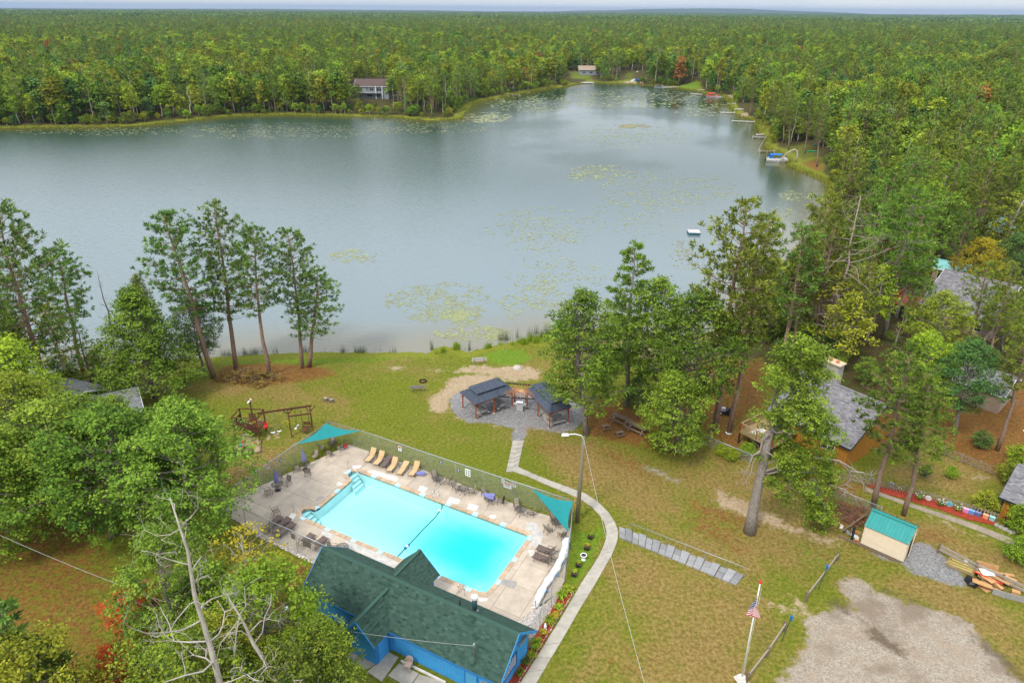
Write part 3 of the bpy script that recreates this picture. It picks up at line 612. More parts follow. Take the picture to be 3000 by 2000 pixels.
# big oaks filling the left foreground
G2 = 'oaks in the left foreground'
for pr, mat, b, t, rz, wd_, lab in [
 (oakB, 'green', (560, 1600), (515, 1185), .3, 1.0, 'spreading oak overhanging the left corner of the pool fence'),
 (oakC, 'oak', (535, 1530), (505, 1150), 1.7, .95, 'tall oak right in front of the log cabin'),
 (oakB, 'oak', (330, 1570), (318, 1190), 2.6, 1.2, 'broad oak left of the fence oak, above the brown lawn'),
 (oakA, 'oak', (150, 1520), (130, 1175), 4.0, 1.45, 'wide oak at left, its low limbs over the brown clearing'),
 (oakC, 'oaky', (30, 1430), (35, 1090), 5.0, 1.25, 'yellow-green oak at the left edge below the big pine'),
 (oakA, 'lime', (-40, 1330), (-10, 985), 5.5, 1.3, 'light green tree cut by the left edge beside the massive pine'),
 (oakB, 'oak', (-60, 1600), (-40, 1260), .9, 1.2, 'oak cut by the left edge, above the clearing'),
 (oakC, 'green', (335, 1465), (335, 1150), .6, .85, 'slim oak half hiding the log cabin windows'),
 (oakA, 'oak', (215, 1435), (235, 1150), 2.9, 1.15, 'oak crown hiding the left half of the log cabin'),
]:
    plant_px(pr if mat == 'oak' else remat(pr, mat), 'oak_tree', lab, 'oak tree', b, t, G2, rz, wd_)
# bottom left: dying tree, saplings, coloured shrubs
limeA = broadleaf(41, 8, 5.6, 1.2, 75, 560, .142, 'lime', cr=(.07, .13), twigs=1)
limeB = broadleaf(42, 8, 6.4, 1.0, 85, 560, .142, 'oak', cr=(.065, .12), twigs=1)
sp_y = broadleaf(43, 9, 5.0, 3.0, 24, 60, .22, 'yellow', cr=(.11, .17), twigs=5, bark=M_BARKW)
dead1 = snag(44, 15, 8.0, 17, tr=.21, bark=M_BARKW, gnarl=.11, lo=.35, levels=2, upward=.7); dead2 = snag(45, 11, 8.0, 12, tr=.21, bark=M_BARKW, gnarl=.17, lo=.45, levels=2, upward=.3)
plant_px(dead1, 'dead_tree', 'bleached half-dead tree with bare pale limbs at lower left', 'dead tree', (720, 2330), (462, 1490), None, 1.2, .9)
plant_px(dead2, 'dead_tree', 'leaning pale dead trunk with a curling top beside the lime saplings', 'dead tree', (930, 2240), (640, 1730), None, 2.2, .9)
for pr, nm, b, t, rz, wd_, lab in [
 (remat(limeB, 'green'), 'young_tree', (520, 1960), (455, 1540), .4, .8, 'leafy green tree wrapped round the bleached dead limbs'),
 (limeA, 'young_tree', (800, 2030), (760, 1640), 2.4, 1.05, 'lime green sapling in front of the blue wall corner'),
 (remat(limeA, 'oaky'), 'young_tree', (690, 2160), (640, 1800), .1, 1.0, 'yellow-green sapling at the bottom edge between the dead trunks'),
 (limeB, 'oak_tree', (960, 2110), (925, 1800), 3.3, .8, 'young dark green oak beside the blue changing-room wall'),
 (remat(limeB, 'oak'), 'young_tree', (850, 2230), (830, 1890), 5.0, 1.1, 'leafy sapling cut by the bottom edge left of the patio'),
 (remat(limeB, 'oak'), 'young_tree', (600, 2250), (560, 1840), 4.1, 1.0, 'bushy green sapling at the bottom edge left of the dead trunks'),
 (sp_y, 'young_tree', (742, 1840), (718, 1535), .7, 1.0, 'sparse yellowing sapling outside the fence by the brown loungers'),
 (remat(limeA, 'red'), 'red_maple', (350, 2070), (322, 1885), .7, .9, 'small scarlet maple at lower left'),
 (remat(limeA, 'red'), 'red_maple', (420, 1880), (415, 1715), 2.7, 1.3, 'orange-red shrub behind the bleached dead limbs'),
 (remat(limeB, 'oaky'), 'young_tree', (40, 2240), (20, 1890), 1.7, 1.2, 'yellow-orange shrub tree in the lower left corner'),
 (remat(limeB, 'oak'), 'young_tree', (620, 1900), (590, 1640), 1.7, .9, 'leafy young tree behind the bleached dead limbs'),
]:
    plant_px(pr, nm, lab, 'tree', b, t, 'young trees at lower left', rz, wd_)
plant_px(pine(46, 10, 4.2, 1.0, 46, 8, 16, .42, 'pineg', top='cone'), 'pine_tree', 'dark young pine in the lower left corner', 'pine tree', (20, 2160), (10, 1770))
plant_px(pine(47, 6, 3.6, .5, 30, 7, 16, .42, 'pineg', top='cone'), 'pine_tree', 'small dark pine beside the yellow-orange shrub', 'pine tree', (135, 2140), (125, 1900))

# --- clump of trees right of the gazebos
oakD = broadleaf(51, 15, 7.6, 2.6, 105, 270, .205, 'oak', cr=(.08, .135), twigs=1, trunk_r=.24)
plant_px(oakD, 'oak_tree', 'tall narrow oak at the right corner of the gazebos', 'oak tree', (1717, 1272), (1712, 832), None, .2, 1.08)
plant_px(pine(52, 20, 8.6, 4.0, 64, 14, 18, .50, 'white', top='cone', layered=True, tr=.27, bark=M_BARK), 'pine_tree', 'soft green white pine rising above the oaks right of the gazebos', 'pine tree', (1836, 1190), (1860, 715), None, 1.2, 1.0)
oakE = broadleaf(53, 10, 8.6, .6, 95, 270, .205, 'oak', cr=(.08, .13), twigs=1, trunk_r=.2)
plant_px(oakE, 'oak_tree', 'round low oak in front, beside the long picnic tables', 'oak tree', (1992, 1326), (1975, 1082), None, .9, .92)
plant_px(remat(oakD, 'oak'), 'oak_tree', 'oak with dead twigs behind the picnic tables', 'oak tree', (1938, 1200), (1930, 795), None, 2.2, 1.0)
plant_px(remat(oakC, 'oak'), 'oak_tree', 'oak at the right end of the clump beside two pine stems', 'oak tree', (2045, 1264), (2050, 835), None, 3.2, 1.05)
plant_px(remat(oakA, 'dark'), 'oak_tree', 'dark undergrowth oak behind the small picnic tables', 'oak tree', (1870, 1225), (1870, 1100), None, 3.2, 1.0)
RPs = [pine(60+i, 24, 8.5, cb, 58, 10, 15, .50, 'pine', bare=26, sparse=.9) for i, cb in enumerate((10, 11.5, 9))]
plant_px(RPs[0], 'pine_tree', 'red pine standing against the water, left of the swim raft dock', 'pine tree', (2090, 1258), (2188, 590), None, .3, 1.0)
plant_px(RPs[1], 'pine_tree', 'slanting red pine with a white disc at its foot', 'pine tree', (2136, 1268), (2242, 695), None, 2.3, .9)
# the leaning half-dead oak in the open lawn: limbs and leaf clumps measured in the picture, depth spread around the stem
def hero_oak():
    b = WG(2196, 1558); rg = np.random.default_rng(70); mb = MB(); S = lambda x, y, dy=0: np.array(at_depth(2100+x*.4464, 1000+y*.4464, b.y+dy)-b)
    st = [np.array((0, 0, -.3)), S(235, 1130), S(262, 1000), S(290, 860), S(318, 730), S(345, 610), S(395, 560, .5)]
    mb.tube(st, [.62, .48, .42, .40, .38, .36, .28], 10)
    cl = [((560, 60), 1.9, 0), ((420, 130), 1.6, .8), ((660, 130), 1.7, -.5), ((380, 250), 1.5, -.7), ((520, 240), 1.8, .6), ((640, 260), 1.4, 1.2), ((480, 370), 1.8, -.8), ((620, 370), 1.8, .4), ((400, 440), 1.6, .4), ((560, 480), 1.9, -1.), ((690, 500), 1.5, .6), ((640, 600), 1.7, -.6),
          ((480, 620), 1.5, .5), ((600, 740), 1.5, -.4), ((420, 760), 1.1, -.8), ((730, 560), 1.1, .8), ((700, 830), 1.5, .4), ((560, 850), 1.4, -.8), ((400, 900), 1.0, .4), ((650, 950), 1.5, -.6), ((740, 900), 1.1, .2), ((450, 1030), .8, -.3), ((600, 1060), 1.4, .4), ((700, 1060), 1.3, -.3), ((680, 1170), 1.2, .2), ((620, 1150), .9, .5), ((730, 1280), .9, 0), ((690, 1220), .9, .3), ((450, 880), .9, .6), ((350, 880), .8, .2)]
    clumps = []; fork = st[-1]
    for (x, y), r, dy in cl:
        p = S(x, y, dy); clumps += [(p+rg.normal(0, r*.42, 3), r*rg.uniform(.48, .68)) for _ in range(5)]; a = fork if y < 700 else (st[3] if y < 950 else S(640, 900, .1))
        mb.tube(crooked(a, p, 5, .05*np.linalg.norm(p-a), rg), np.linspace(.13, .025, 5), 5, cap=False)
    dl = MB()   # bare grey limbs hanging at the left and right
    for pts in ([(345, 600), (300, 640), (285, 720), (240, 790), (225, 860), (190, 920), (210, 985)], [(285, 720), (240, 745), (190, 860)], [(350, 570), (390, 600), (440, 590), (470, 610)], [(320, 720), (400, 770), (500, 800), (480, 880)], [(640, 760), (800, 780), (870, 850), (960, 930), (980, 960)], [(800, 780), (900, 840), (1000, 900)], [(740, 940), (840, 970), (905, 1030)], [(870, 850), (880, 900), (850, 940)], [(880, 850), (960, 860), (1010, 880)], [(500, 800), (505, 900), (470, 950)]):
        P3 = [S(x, y, -.5+.05*i+rg.normal(0, .12)) for i, (x, y) in enumerate(pts)]; dl.tube(P3, np.linspace(.10, .015, len(P3)), 5, cap=False)
        for i in range(14):
            k = rg.integers(1, len(P3)); d = rg.normal(0, .5, 3); dl.tube([P3[k], P3[k]+d*.5, P3[k]+d+rg.normal(0, .2, 3)], [.03, .018, .006], 3, cap=False)
    e = thing('oak_tree', 'leaning half-dead oak alone on the lawn right of the steps', 'oak tree', b)
    mb.build('trunk', M_BARK, e, smooth=True); dl.build('dead_limb', M_DEAD, e, smooth=True)
    v, f, t = clump_leaves(clumps, 320, .20, rg); link('crown', mesh_np('crown', v, f, M_LEAF['oak'], t), e)
hero_oak()
plant_px(RPs[2], 'pine_tree', 'red pine left of the pair behind the green-roofed shed', 'pine tree', (2557, 1484), (2655, 1000), 'pines behind the shed', 1.0, 1.1)
plant_px(pine(66, 22, 10, 9, 50, 10, 15, .5, 'pine', bare=34), 'pine_tree', 'red pine with a broken bare top right behind the green-roofed shed', 'pine tree', (2647, 1508), (2722, 1115), 'pines behind the shed', 2.0, 1.15)
plant_px(remat(oakC, 'dark'), 'oak_tree', 'dark oak with a leaning stem in front of the far right house', 'oak tree', (2796, 1273), (2862, 985), None, 2.0, 1.0)
plant_px(remat(oakA, 'lime'), 'maple_tree', 'light green maple between the brown house and the dark oak', 'tree', (2700, 1230), (2722, 965), None, 3.0, .9)
plant_px(remat(oakC, 'oaky'), 'maple_tree', 'yellow-tipped maple in front of the grey roof with the red deck', 'tree', (2735, 1110), (2772, 845), None, 1.0, 1.0)
plant_px(RPs[0], 'pine_tree', 'red pine at the right edge in front of the grey house', 'pine tree', (2878, 1100), (2985, 770), None, 2.0, .9)
plant_px(RPs[1], 'pine_tree', 'red pine on the needle-covered slope at the right edge', 'pine tree', (2921, 1318), (3040, 940), None, 1.0, 1.0)
plant_px(snag(67, 20, 13, 46, tr=.3, gnarl=.05, lo=.15, levels=2, upward=.25, bark=mk('dead_pine', (.38, .29, .25), .9, .25, 3)), 'dead_tree', 'grey dead pine with all its bare branches, right of the swim raft', 'dead tree', (2430, 1030), (2524, 572), None, 1.0, .85)
WP = pine(68, 24, 11.5, 8, 56, 16, 18, .56, 'white', layered=True, bark=M_BARK, bare=8)
plant_px(WP, 'pine_tree', 'big soft white pine right of the grey dead pine', 'pine tree', (2588, 990), (2690, 545), None, 1.0, 1.0)
plant_px(RPs[2], 'pine_tree', 'red pine in the middle of the right-hand woods behind the yellowing bush', 'pine tree', (2765, 880), (2838, 600), None, 1.0, .9)
plant_px(WP, 'pine_tree', 'white pine with a slanting bare stem near the right edge', 'pine tree', (2890, 720), (2978, 455), None, 3.0, .9)
plant_px(RPs[1], 'pine_tree', 'red pine between the lake and the grey dead pine', 'pine tree', (2318, 1050), (2372, 700), None, 4.0, .85)
plant_px(remat(oakB, 'yellow'), 'yellow_tree', 'yellow-leaved tree at the right edge above the grey roof', 'tree', (2860, 900), (2880, 690), None, 3.0, .9)
plant_px(remat(oakB, 'dark'), 'oak_tree', 'dark green tree beside the yellow-leaved tree at the right edge', 'tree', (2990, 900), (2985, 680), None, 3.0, .9)
for b, t, lab in (((2392, 489), (2412, 300), 'red pine on the right bank beside the fire circle'), ((2358, 451), (2376, 285), 'red pine on the right bank behind the green kayak'), ((2309, 439), (2326, 268), 'red pine on the right bank behind the blue-canopied boat'), ((2294, 419), (2304, 262), 'red pine leaning by the low dock of the right bank'), ((2199, 338), (2206, 228), 'red pine beside the small sand beach'), ((2262, 392), (2270, 262), 'red pine at the bend of the right bank')):
    plant_px(RPs[0], 'pine_tree', lab, 'pine tree', b, t, 'pines on the right bank', None, .95)
plant_px(RPs[2], 'pine_tree', 'red pine right in front of the beige house with the wide grey roof', 'pine tree', (2815, 1075), (2890, 770), None, 2.6, 1.0)
plant_px(remat(oakC, 'green'), 'maple_tree', 'fresh green maple against the right end of the beige house', 'tree', (2935, 1030), (2950, 835), None, 1.6, .9)

# ================================================================== WOODLAND
KEEP = [  # sight lines that stay open: image box and the distance of what is seen there
 (2385, 1085, 2580, 1340, 78), (2690, 775, 2970, 960, 104), (2625, 840, 2705, 935, 98), (2235, 425, 2345, 500, 172), (2300, 425, 2425, 525, 172), (2545, 350, 2625, 405, 200), (2605, 310, 2660, 335, 235),
 (2850, 600, 3000, 680, 135), (1062, 228, 1130, 258, 420), (1702, 190, 1728, 216, 560), (1866, 163, 1897, 192, 590), (1842, 215, 1872, 245, 520), (1670, 222, 1715, 243, 520), (2065, 255, 2135, 290, 400), (2130, 300, 2225, 350, 330),
 (2240, 370, 2320, 440, 190), (2545, 870, 2625, 950, 92), (0, 1040, 330, 1130, 88), (1985, 248, 2060, 268, 430), (2440, 1030, 2520, 1110, 84), (2420, 930, 2500, 1010, 85)]
NOTREE = [zone(fl, [(1150, 760), (1550, 730), (1700, 740), (1900, 880), (1860, 1180), (1450, 1090), (1300, 1000), (1150, 850)]), zone(fl, [(520, 120), (850, 120), (850, 310), (540, 310)]), zone(fr4, [(760, 620), (950, 600), (960, 780), (780, 830)]),
 zone(fm, [(260, 270), (620, 290), (620, 390), (260, 390)]), zone(fm, [(950, 290), (1150, 290), (1130, 400), (950, 400)]), zone(fm, [(1660, 430), (1940, 390), (1960, 500), (1700, 500)]),
 ZP([(2360, 1100), (2620, 1180), (2500, 1420), (2250, 1300)]), ZP([(2640, 900), (2740, 800), (3000, 880), (3000, 1060), (2800, 1010)]), ZP([(2540, 330), (2700, 330), (2680, 420), (2540, 420)]), ZP([(2860, 640), (3040, 640), (3040, 720), (2860, 720)]), ZP([(1020, 262), (1170, 262), (1170, 302), (1020, 302)])]
def proj(x, y, z):
    v = np.stack([x, y, np.asarray(z)-CAM_H], -1); d = v@_f; return 1500+FPX*(v@_r)/d, 1000-FPX*(v@_u)/d
def scatter(r0, r1, sp, seed):
    rg = np.random.default_rng(seed); wx = r1*math.sin(R(43)); xs = np.arange(-wx, wx, sp); ys = np.arange(max(30, r0*.7), r1, sp)
    X, Y = np.meshgrid(xs, ys); x = X.ravel()+rg.uniform(-.47, .47, X.size)*sp; y = Y.ravel()+rg.uniform(-.47, .47, X.size)*sp
    r = np.hypot(x, y); k = (r >= r0) & (r < r1) & (np.abs(np.arctan2(x, y)) < R(43)); return x[k], y[k], rg
def wood_points(r0, r1, sp, seed, margin=5.0):
    x, y, rg = scatter(r0, r1, sp, seed)
    if r0 < 900:
        s = lake_sd(x, y); P2 = np.stack([x, y], 1); ok = (s > margin) & (_sd(P2, OPEN) > 2.0)
        for z_ in NOTREE: ok &= _sd(P2, z_) > 1.5
        x, y, s = x[ok], y[ok], s[ok]
    else: s = np.full(len(x), 99.)
    return x, y, s, rg
def open_lines(x, y, h, wd):
    """drop trees that would stand in front of the open sight lines"""
    z = ground_z(x, y); bx, by = proj(x, y, z); tx, ty = proj(x, y, z+h); d = np.hypot(x, y); hw = FPX*wd*.5/d; ok = np.ones(len(x), bool)
    for x0, y0, x1, y1, dd in KEEP: ok &= ~((d < dd) & (tx+hw > x0) & (tx-hw < x1) & (ty < y1) & (by > y0))
    return ok, z
# kinds: index into PROT
def solid(pr, name):
    a, b = pr.trunk, pr.crown; v, f, mi, tn = [], [], [], []
    for k, me in enumerate((a, b)):
        o = len(v); v += [p.co[:] for p in me.vertices]; f += [[q+o for q in p.vertices] for p in me.polygons]; mi += [k]*len(me.polygons)
        if 'tint' in me.attributes:
            q = np.zeros(len(me.vertices), np.float32); me.attributes['tint'].data.foreach_get('value', q); tn += list(q)
        else: tn += [.5]*len(me.vertices)
    m = bpy.data.meshes.new(name); m.from_pydata(v, [], f); m.materials.append(a.materials[0]); m.materials.append(getattr(pr, 'mat', None) or b.materials[0]); m.polygons.foreach_set('material_index', mi)
    m.attributes.new('tint', 'FLOAT', 'POINT').data.foreach_set('value', tn); return m
def wood_proto(lod):
    if lod == 'mid': q = dict(per=90, size=.40); nc = 46; cr_ = (.085, .15); pk = dict(nb=44, nt_=8, k=9, size=.62); sp = 5
    else: q = dict(per=30, size=.85); nc = 24; cr_ = (.12, .20); pk = dict(nb=26, nt_=5, k=5, size=1.25); sp = 4
    s0 = 200 if lod == 'mid' else 300
    B = [broadleaf(s0+i, 15, w_, cb, nc, q['per'], q['size'], m, cr=cr_, shape=sh, limb_n=3, bark=bk) for i, (w_, cb, m, sh, bk) in enumerate([(7.6, 3.5, 'oak', .9, None), (6.2, 4.5, 'oaky', .8, M_BARKW), (8.4, 3.0, 'oak', 1.0, None), (6.0, 2.0, 'dark', .6, None), (7.0, 5.0, 'lime', .9, M_BARKW), (7.2, 3.5, 'oaky', .9, None)])]
    Pn = [pine(s0+20+i, 18, w_, cb, pk['nb'], pk['nt_'], pk['k'], pk['size'], m, bare=ba, top=tp_, layered=ly, sparse=spa) for i, (w_, cb, m, ba, tp_, ly, spa) in enumerate([(7.0, 7, 'pine', 16, 'round', False, 1), (6.4, 9, 'pine', 22, 'round', False, .9), (8.0, 4, 'white', 4, 'cone', True, 1.1), (6.8, 6, 'pineg', 10, 'round', False, 1.0)])]
    S = [snag(s0+30, 15, 4.6, 16, gnarl=.06, levels=1, bark=M_DEAD), snag(s0+31, 13, 3.4, 12, gnarl=.05, levels=1, bark=M_BARKW, lo=.5)]
    Rr = [remat(B[3], 'rust')]
    return B+Pn+S+Rr
PMID = wood_proto('mid'); PFAR = wood_proto('far')
NB_, NP_, NS_ = 6, 4, 2
def kinds(x, y, s, rg):
    """which tree grows where: pines near the right shore, patchy stands elsewhere, dead stems here and there"""
    n = len(x); pp = .30+.45*(vnoise(x, y, 60, 11)-.5)*2; near_right = sstep(260, 120, y)*sstep(20, 60, x); pp = pp+.38*near_right
    point = sstep(60, 15, np.hypot(x+38, y-360)); pp = np.clip(pp+.5*point, .05, .85); pp = np.where((x < -60) & (y < 420), pp*.45, pp); u = rg.random(n); k = rg.integers(0, NB_, n)
    tone = vnoise(x, y, 45, 12); k = np.where((tone > .62) & (rg.random(n) < .6), rg.choice([1, 4, 5], n), k); k = np.where((tone < .36) & (rg.random(n) < .6), rg.choice([0, 2, 3], n), k)
    k = np.where(u < pp, NB_+rg.choice([0, 0, 1, 1, 2, 3], n), k)
    dead = .07+.10*(vnoise(x, y, 35, 13) > .62)+.06*(s < 14); k = np.where(rg.random(n) < dead, NB_+NP_+rg.integers(0, NS_, n), k)
    k = np.where(rg.random(n) < .009, NB_+NP_+NS_, k); return k
def heights(x, y, k, rg):
    h = 13.2*rg.uniform(.6, 1.35, len(x))*(.85+.3*vnoise(x, y, 50, 14)); return np.where((k >= NB_) & (k < NB_+NP_), h*1.18, h)
PH = np.array([p.h for p in PMID]); 
cand = []
for (r0, r1, sp, sd_) in ((40, 240, 5.0, 1), (240, 520, 5.5, 2), (520, 1200, 6.8, 3), (1200, 2800, 9.5, 4)):
    x, y, s, rg = wood_points(r0, r1, sp, sd_); k = kinds(x, y, s, rg); h = heights(x, y, k, rg)
    if r0 < 600: ok, z = open_lines(x, y, h, h*.45)
    else: ok, z = np.ones(len(x), bool), ground_z(x, y)
    cand.append(np.stack([x, y, z, k, h, rg.uniform(.85, 1.2, len(x)), rg.uniform(0, 6.28, len(x)), s], 1)[ok])
WD = np.vstack(cand)
d_ = np.hypot(WD[:, 0], WD[:, 1]); bx, by = proj(WD[:, 0], WD[:, 1], WD[:, 2]); tx, ty = proj(WD[:, 0], WD[:, 1], WD[:, 2]+WD[:, 4])
inv = (tx > -40) & (tx < 3040) & (ty < 2050) & (d_ < 700)
# front rank along the shore counts double: those stems stand free and show from foot to tip
score = np.where(inv, WD[:, 4]/d_*np.where(WD[:, 7] < 12, 1.6, 1.0), 0)
cls = np.where(WD[:, 3] < NB_, 0, np.where(WD[:, 3] < NB_+NP_, 1, np.where(WD[:, 3] < NB_+NP_+NS_, 2, 3)))
single = np.zeros(len(WD), bool)
for c_, lim in ((0, 230), (1, 190), (2, 70), (3, 12)):
    i = np.where((cls == c_) & (score > 0))[0]; single[i[np.argsort(-score[i])[:lim]]] = True
NAMES = [('broadleaf_tree', 'tree'), ('pine_tree', 'pine tree'), ('dead_tree', 'dead tree'), ('red_maple', 'tree')]
LOOK = ['green broadleaf tree', 'yellowing thin-stemmed tree', 'broad dark green tree', 'dense dark tree', 'light green slender tree', 'yellow-green leafy tree', 'bare-limbed red pine', 'thin-crowned red pine', 'soft green white pine', 'dark green red pine', 'grey dead tree', 'bare pale dead stem', 'orange-red autumn tree']
for i in np.where(single)[0]:
    x, y, z, k, h, wd_, rz, s = WD[i]; k = int(k); c_ = cls[i]; d = d_[i]; pr = (PMID if d < 190 else PFAR)[k]
    if x > 25 and y < 330: zone_ = ('at the water\'s edge of' if s < 12 else 'inside')+' the woods right of the lake'; g = 'woods right of the lake'
    elif y > 440 and x > -30: zone_ = 'in the woods behind the far end of the lake'; g = 'woods behind the far end of the lake'
    elif x > -75: zone_ = 'in the woods on the wooded point across the lake'; g = 'woods on the wooded point'
    elif x > -140: zone_ = ('in the front rank of' if s < 12 else 'inside')+' the woods around the grey lake house'; g = 'woods around the grey lake house'
    else: zone_ = ('in the front rank of' if s < 12 else 'inside')+' the woods across the lake at left'; g = 'woods across the lake at left'
    if single[i] and (y < 100 and x < 0): zone_ = 'beside the near left shore'; g = 'trees beside the near left shore'
    plant(pr, NAMES[c_][0], LOOK[k]+' '+zone_, NAMES[c_][1], (x, y, z), h, LOOK[k]+' kind, '+g, (rnd(-.03, .03), rnd(-.03, .03)), rz, wd_)
rest = WD[~single]
# undergrowth along the shores and wood edges
ux, uy, us, rg = wood_points(90, 560, 3.1, 9, 2.5)
ke = (us < 16) & (rg.random(len(ux)) < np.where(us < 9, .75, .45)); ux, uy = ux[ke], uy[ke]; uh = rg.uniform(1.6, 5.0, len(ux)); ok, uz = open_lines(ux, uy, uh, uh)
und = np.stack([ux, uy, uz, rg.choice([0, 2, 3, 4, 5], len(ux)), uh, rg.uniform(1.2, 1.9, len(ux)), rg.uniform(0, 6, len(ux)), ux*0], 1)[ok]
ux, uy, us, rg = wood_points(70, 260, 4.2, 19, 3); ke = rg.random(len(ux)) < .5; ux, uy = ux[ke], uy[ke]; uh = rg.uniform(1.5, 4.5, len(ux)); ok, uz = open_lines(ux, uy, uh, uh)
und2 = np.stack([ux, uy, uz, rg.choice([0, 2, 3, 4, 5, 8], len(ux)), uh, rg.uniform(1.2, 1.9, len(ux)), rg.uniform(0, 6, len(ux)), ux*0], 1)[ok]
def instancer(name, label, rows, protos, kind='stuff'):
    me = bpy.data.meshes.new(name); n = len(rows); me.vertices.add(n); me.vertices.foreach_set('co', rows[:, :3].astype(np.float32).ravel())
    hs = np.array([p[1] for p in protos]); k = rows[:, 3].astype(int)
    me.attributes.new('pick', 'INT', 'POINT').data.foreach_set('value', k.astype(np.int32)); s = rows[:, 4]/hs[k]
    me.attributes.new('size', 'FLOAT_VECTOR', 'POINT').data.foreach_set('vector', np.stack([s*rows[:, 5], s*rows[:, 5], s], 1).astype(np.float32).ravel())
    me.attributes.new('turn', 'FLOAT_VECTOR', 'POINT').data.foreach_set('vector', np.stack([s*0, s*0, rows[:, 6]], 1).astype(np.float32).ravel())
    o = link(name, me, kind=kind)
    if label: o['label'] = label
    g = bpy.data.node_groups.new(name, 'GeometryNodeTree'); g.interface.new_socket('Geometry', in_out='INPUT', socket_type='NodeSocketGeometry'); g.interface.new_socket('Geometry', in_out='OUTPUT', socket_type='NodeSocketGeometry')
    gi = N(g, 'NodeGroupInput'); go = N(g, 'NodeGroupOutput'); ip = N(g, 'GeometryNodeInstanceOnPoints'); ip.inputs['Pick Instance'].default_value = True
    g2i = N(g, 'GeometryNodeGeometryToInstance')
    for (ob, h) in reversed(protos):      # multi-input sockets list the last link first
        oi = N(g, 'GeometryNodeObjectInfo'); oi.inputs['Object'].default_value = ob; oi.inputs['As Instance'].default_value = False; g.links.new(oi.outputs['Geometry'], g2i.inputs[0])
    def at_(nm, ty):
        a = N(g, 'GeometryNodeInputNamedAttribute'); a.data_type = ty; a.inputs['Name'].default_value = nm; return a.outputs['Attribute']
    g.links.new(gi.outputs[0], ip.inputs['Points']); g.links.new(g2i.outputs[0], ip.inputs['Instance']); g.links.new(at_('pick', 'INT'), ip.inputs['Instance Index'])
    g.links.new(at_('size', 'FLOAT_VECTOR'), ip.inputs['Scale']); g.links.new(at_('turn', 'FLOAT_VECTOR'), ip.inputs['Rotation']); g.links.new(ip.outputs[0], go.inputs[0])
    o.modifiers.new('grow', 'NODES').node_group = g; return o
def hidden(name, me): return bpy.data.objects.new(name, me)
FARP = [(hidden('far_tree', solid(p, 'far_tree')), p.h) for p in PFAR]; MIDP = [(hidden('mid_tree', solid(p, 'mid_tree')), p.h) for p in PMID]
near_r = np.hypot(rest[:, 0], rest[:, 1]) < 190
instancer('deep_woods', 'dense mixed woodland filling the right side behind the nearest trees', np.vstack([rest[near_r], und2]), MIDP)
instancer('distant_forest', 'endless mixed forest stretching to the horizon', rest[~near_r], FARP)
instancer('undergrowth', 'leafy undergrowth along the wooded shores', und, FARP)
# beyond the last separate trees the canopy is a broken carpet of stands
def stand(seed, mats):
    rg = np.random.default_rng(seed); V, F, T, MI = [], [], [], []; o = 0
    for i in range(34):
        p = rg.uniform(-24, 24, 2); h = rg.uniform(10, 17); r = rg.uniform(2.5, 4.5); k = 26; d = rg.normal(0, 1, (k, 3)); d[:, 2] = np.abs(d[:, 2]); d /= np.linalg.norm(d, axis=1)[:, None]
        c = np.array([p[0], p[1], h-r*1.6])+d*np.array([r, r, r*1.6]); v, f = leaf_quads(c, d, 3.2, rg); V.append(v); F.append(f+o); o += len(v); T.append(np.full(len(v), np.clip(rg.normal(.5, .25), 0, 1)))
    m = mesh_np('stand', np.vstack(V), np.vstack(F), M_LEAF[mats], np.concatenate(T)); return (hidden('stand', m), 15.)
STP = [stand(1, 'oak'), stand(2, 'dark'), stand(3, 'oak')]
x, y, rg = scatter(2700, 9500, 46, 21)
instancer('horizon_forest', 'blue-green forest canopy near the horizon', np.stack([x, y, ground_z(x, y), rg.integers(0, 3, len(x)), rg.uniform(12, 19, len(x)), rg.uniform(.9, 1.3, len(x)), rg.uniform(0, 6, len(x)), x*0], 1), STP)

# air: thin blue haze over the whole place
hz_ = MB().box((0, 0, 45), (56000, 56000, 186)).build('haze', bpy.data.materials.new('haze_air')); hz_['kind'] = 'stuff'; hm = hz_.data.materials[0]; hm.use_nodes = True; hm.node_tree.nodes.remove(hm.node_tree.nodes['Principled BSDF'])
pv = N(hm.node_tree, 'ShaderNodeVolumePrincipled'); pv.inputs['Density'].default_value = 5.5e-5; pv.inputs['Color'].default_value = (.36, .48, .66, 1); pv.inputs['Anisotropy'].default_value = .1; hm.node_tree.links.new(pv.outputs[0], hm.node_tree.nodes['Material Output'].inputs['Volume'])

# ================================================================== POOL, DECK, POOL HOUSE
C_DECK = mk('concrete_deck', (.43, .355, .275), .85, .16, .9, .25, 30, objvar=.10)
C_WALK = mk('concrete_walk', (.36, .325, .27), .9, .16, 1.5, .35, 25, objvar=.09)
C_BED = mk('joint_earth', (.07, .06, .045), .95, .3, 3)
C_COPE = mk('coping_tan', (.44, .315, .205), .8, .2, 2.5, .2, 20, objvar=.12); C_COPEB = mk('coping_pale_blue', (.42, .60, .64), .6, .1, 4, objvar=.08)
C_PATCH = mk('patch_mortar', (.60, .56, .50), .9, .22, 2.2, .3, 18, objvar=.12)
C_PLAST = mk('pool_plaster', (.80, .86, .86), .6, .05, 1.0); C_TILE = mk('waterline_tile', (.03, .055, .075), .3, .2, 6)
C_STEEL = mk('stainless', (.62, .62, .63), .25, .06, 5, metal=.9); C_GALV = mk('galvanised', (.40, .42, .43), .45, .12, 6, metal=.6); C_RAILW = mk('white_rail', (.72, .73, .74), .5, .08, 6)
C_ROPE = mk('rope_teal', (.012, .10, .105), .6, .1, 9); C_WHITE = mk('white_plastic', (.78, .78, .77), .5, .05, 5); C_BLACK = mk('black_metal', (.025, .022, .022), .5, .1, 6)
def P2(v): return np.array([v[0], v[1]])
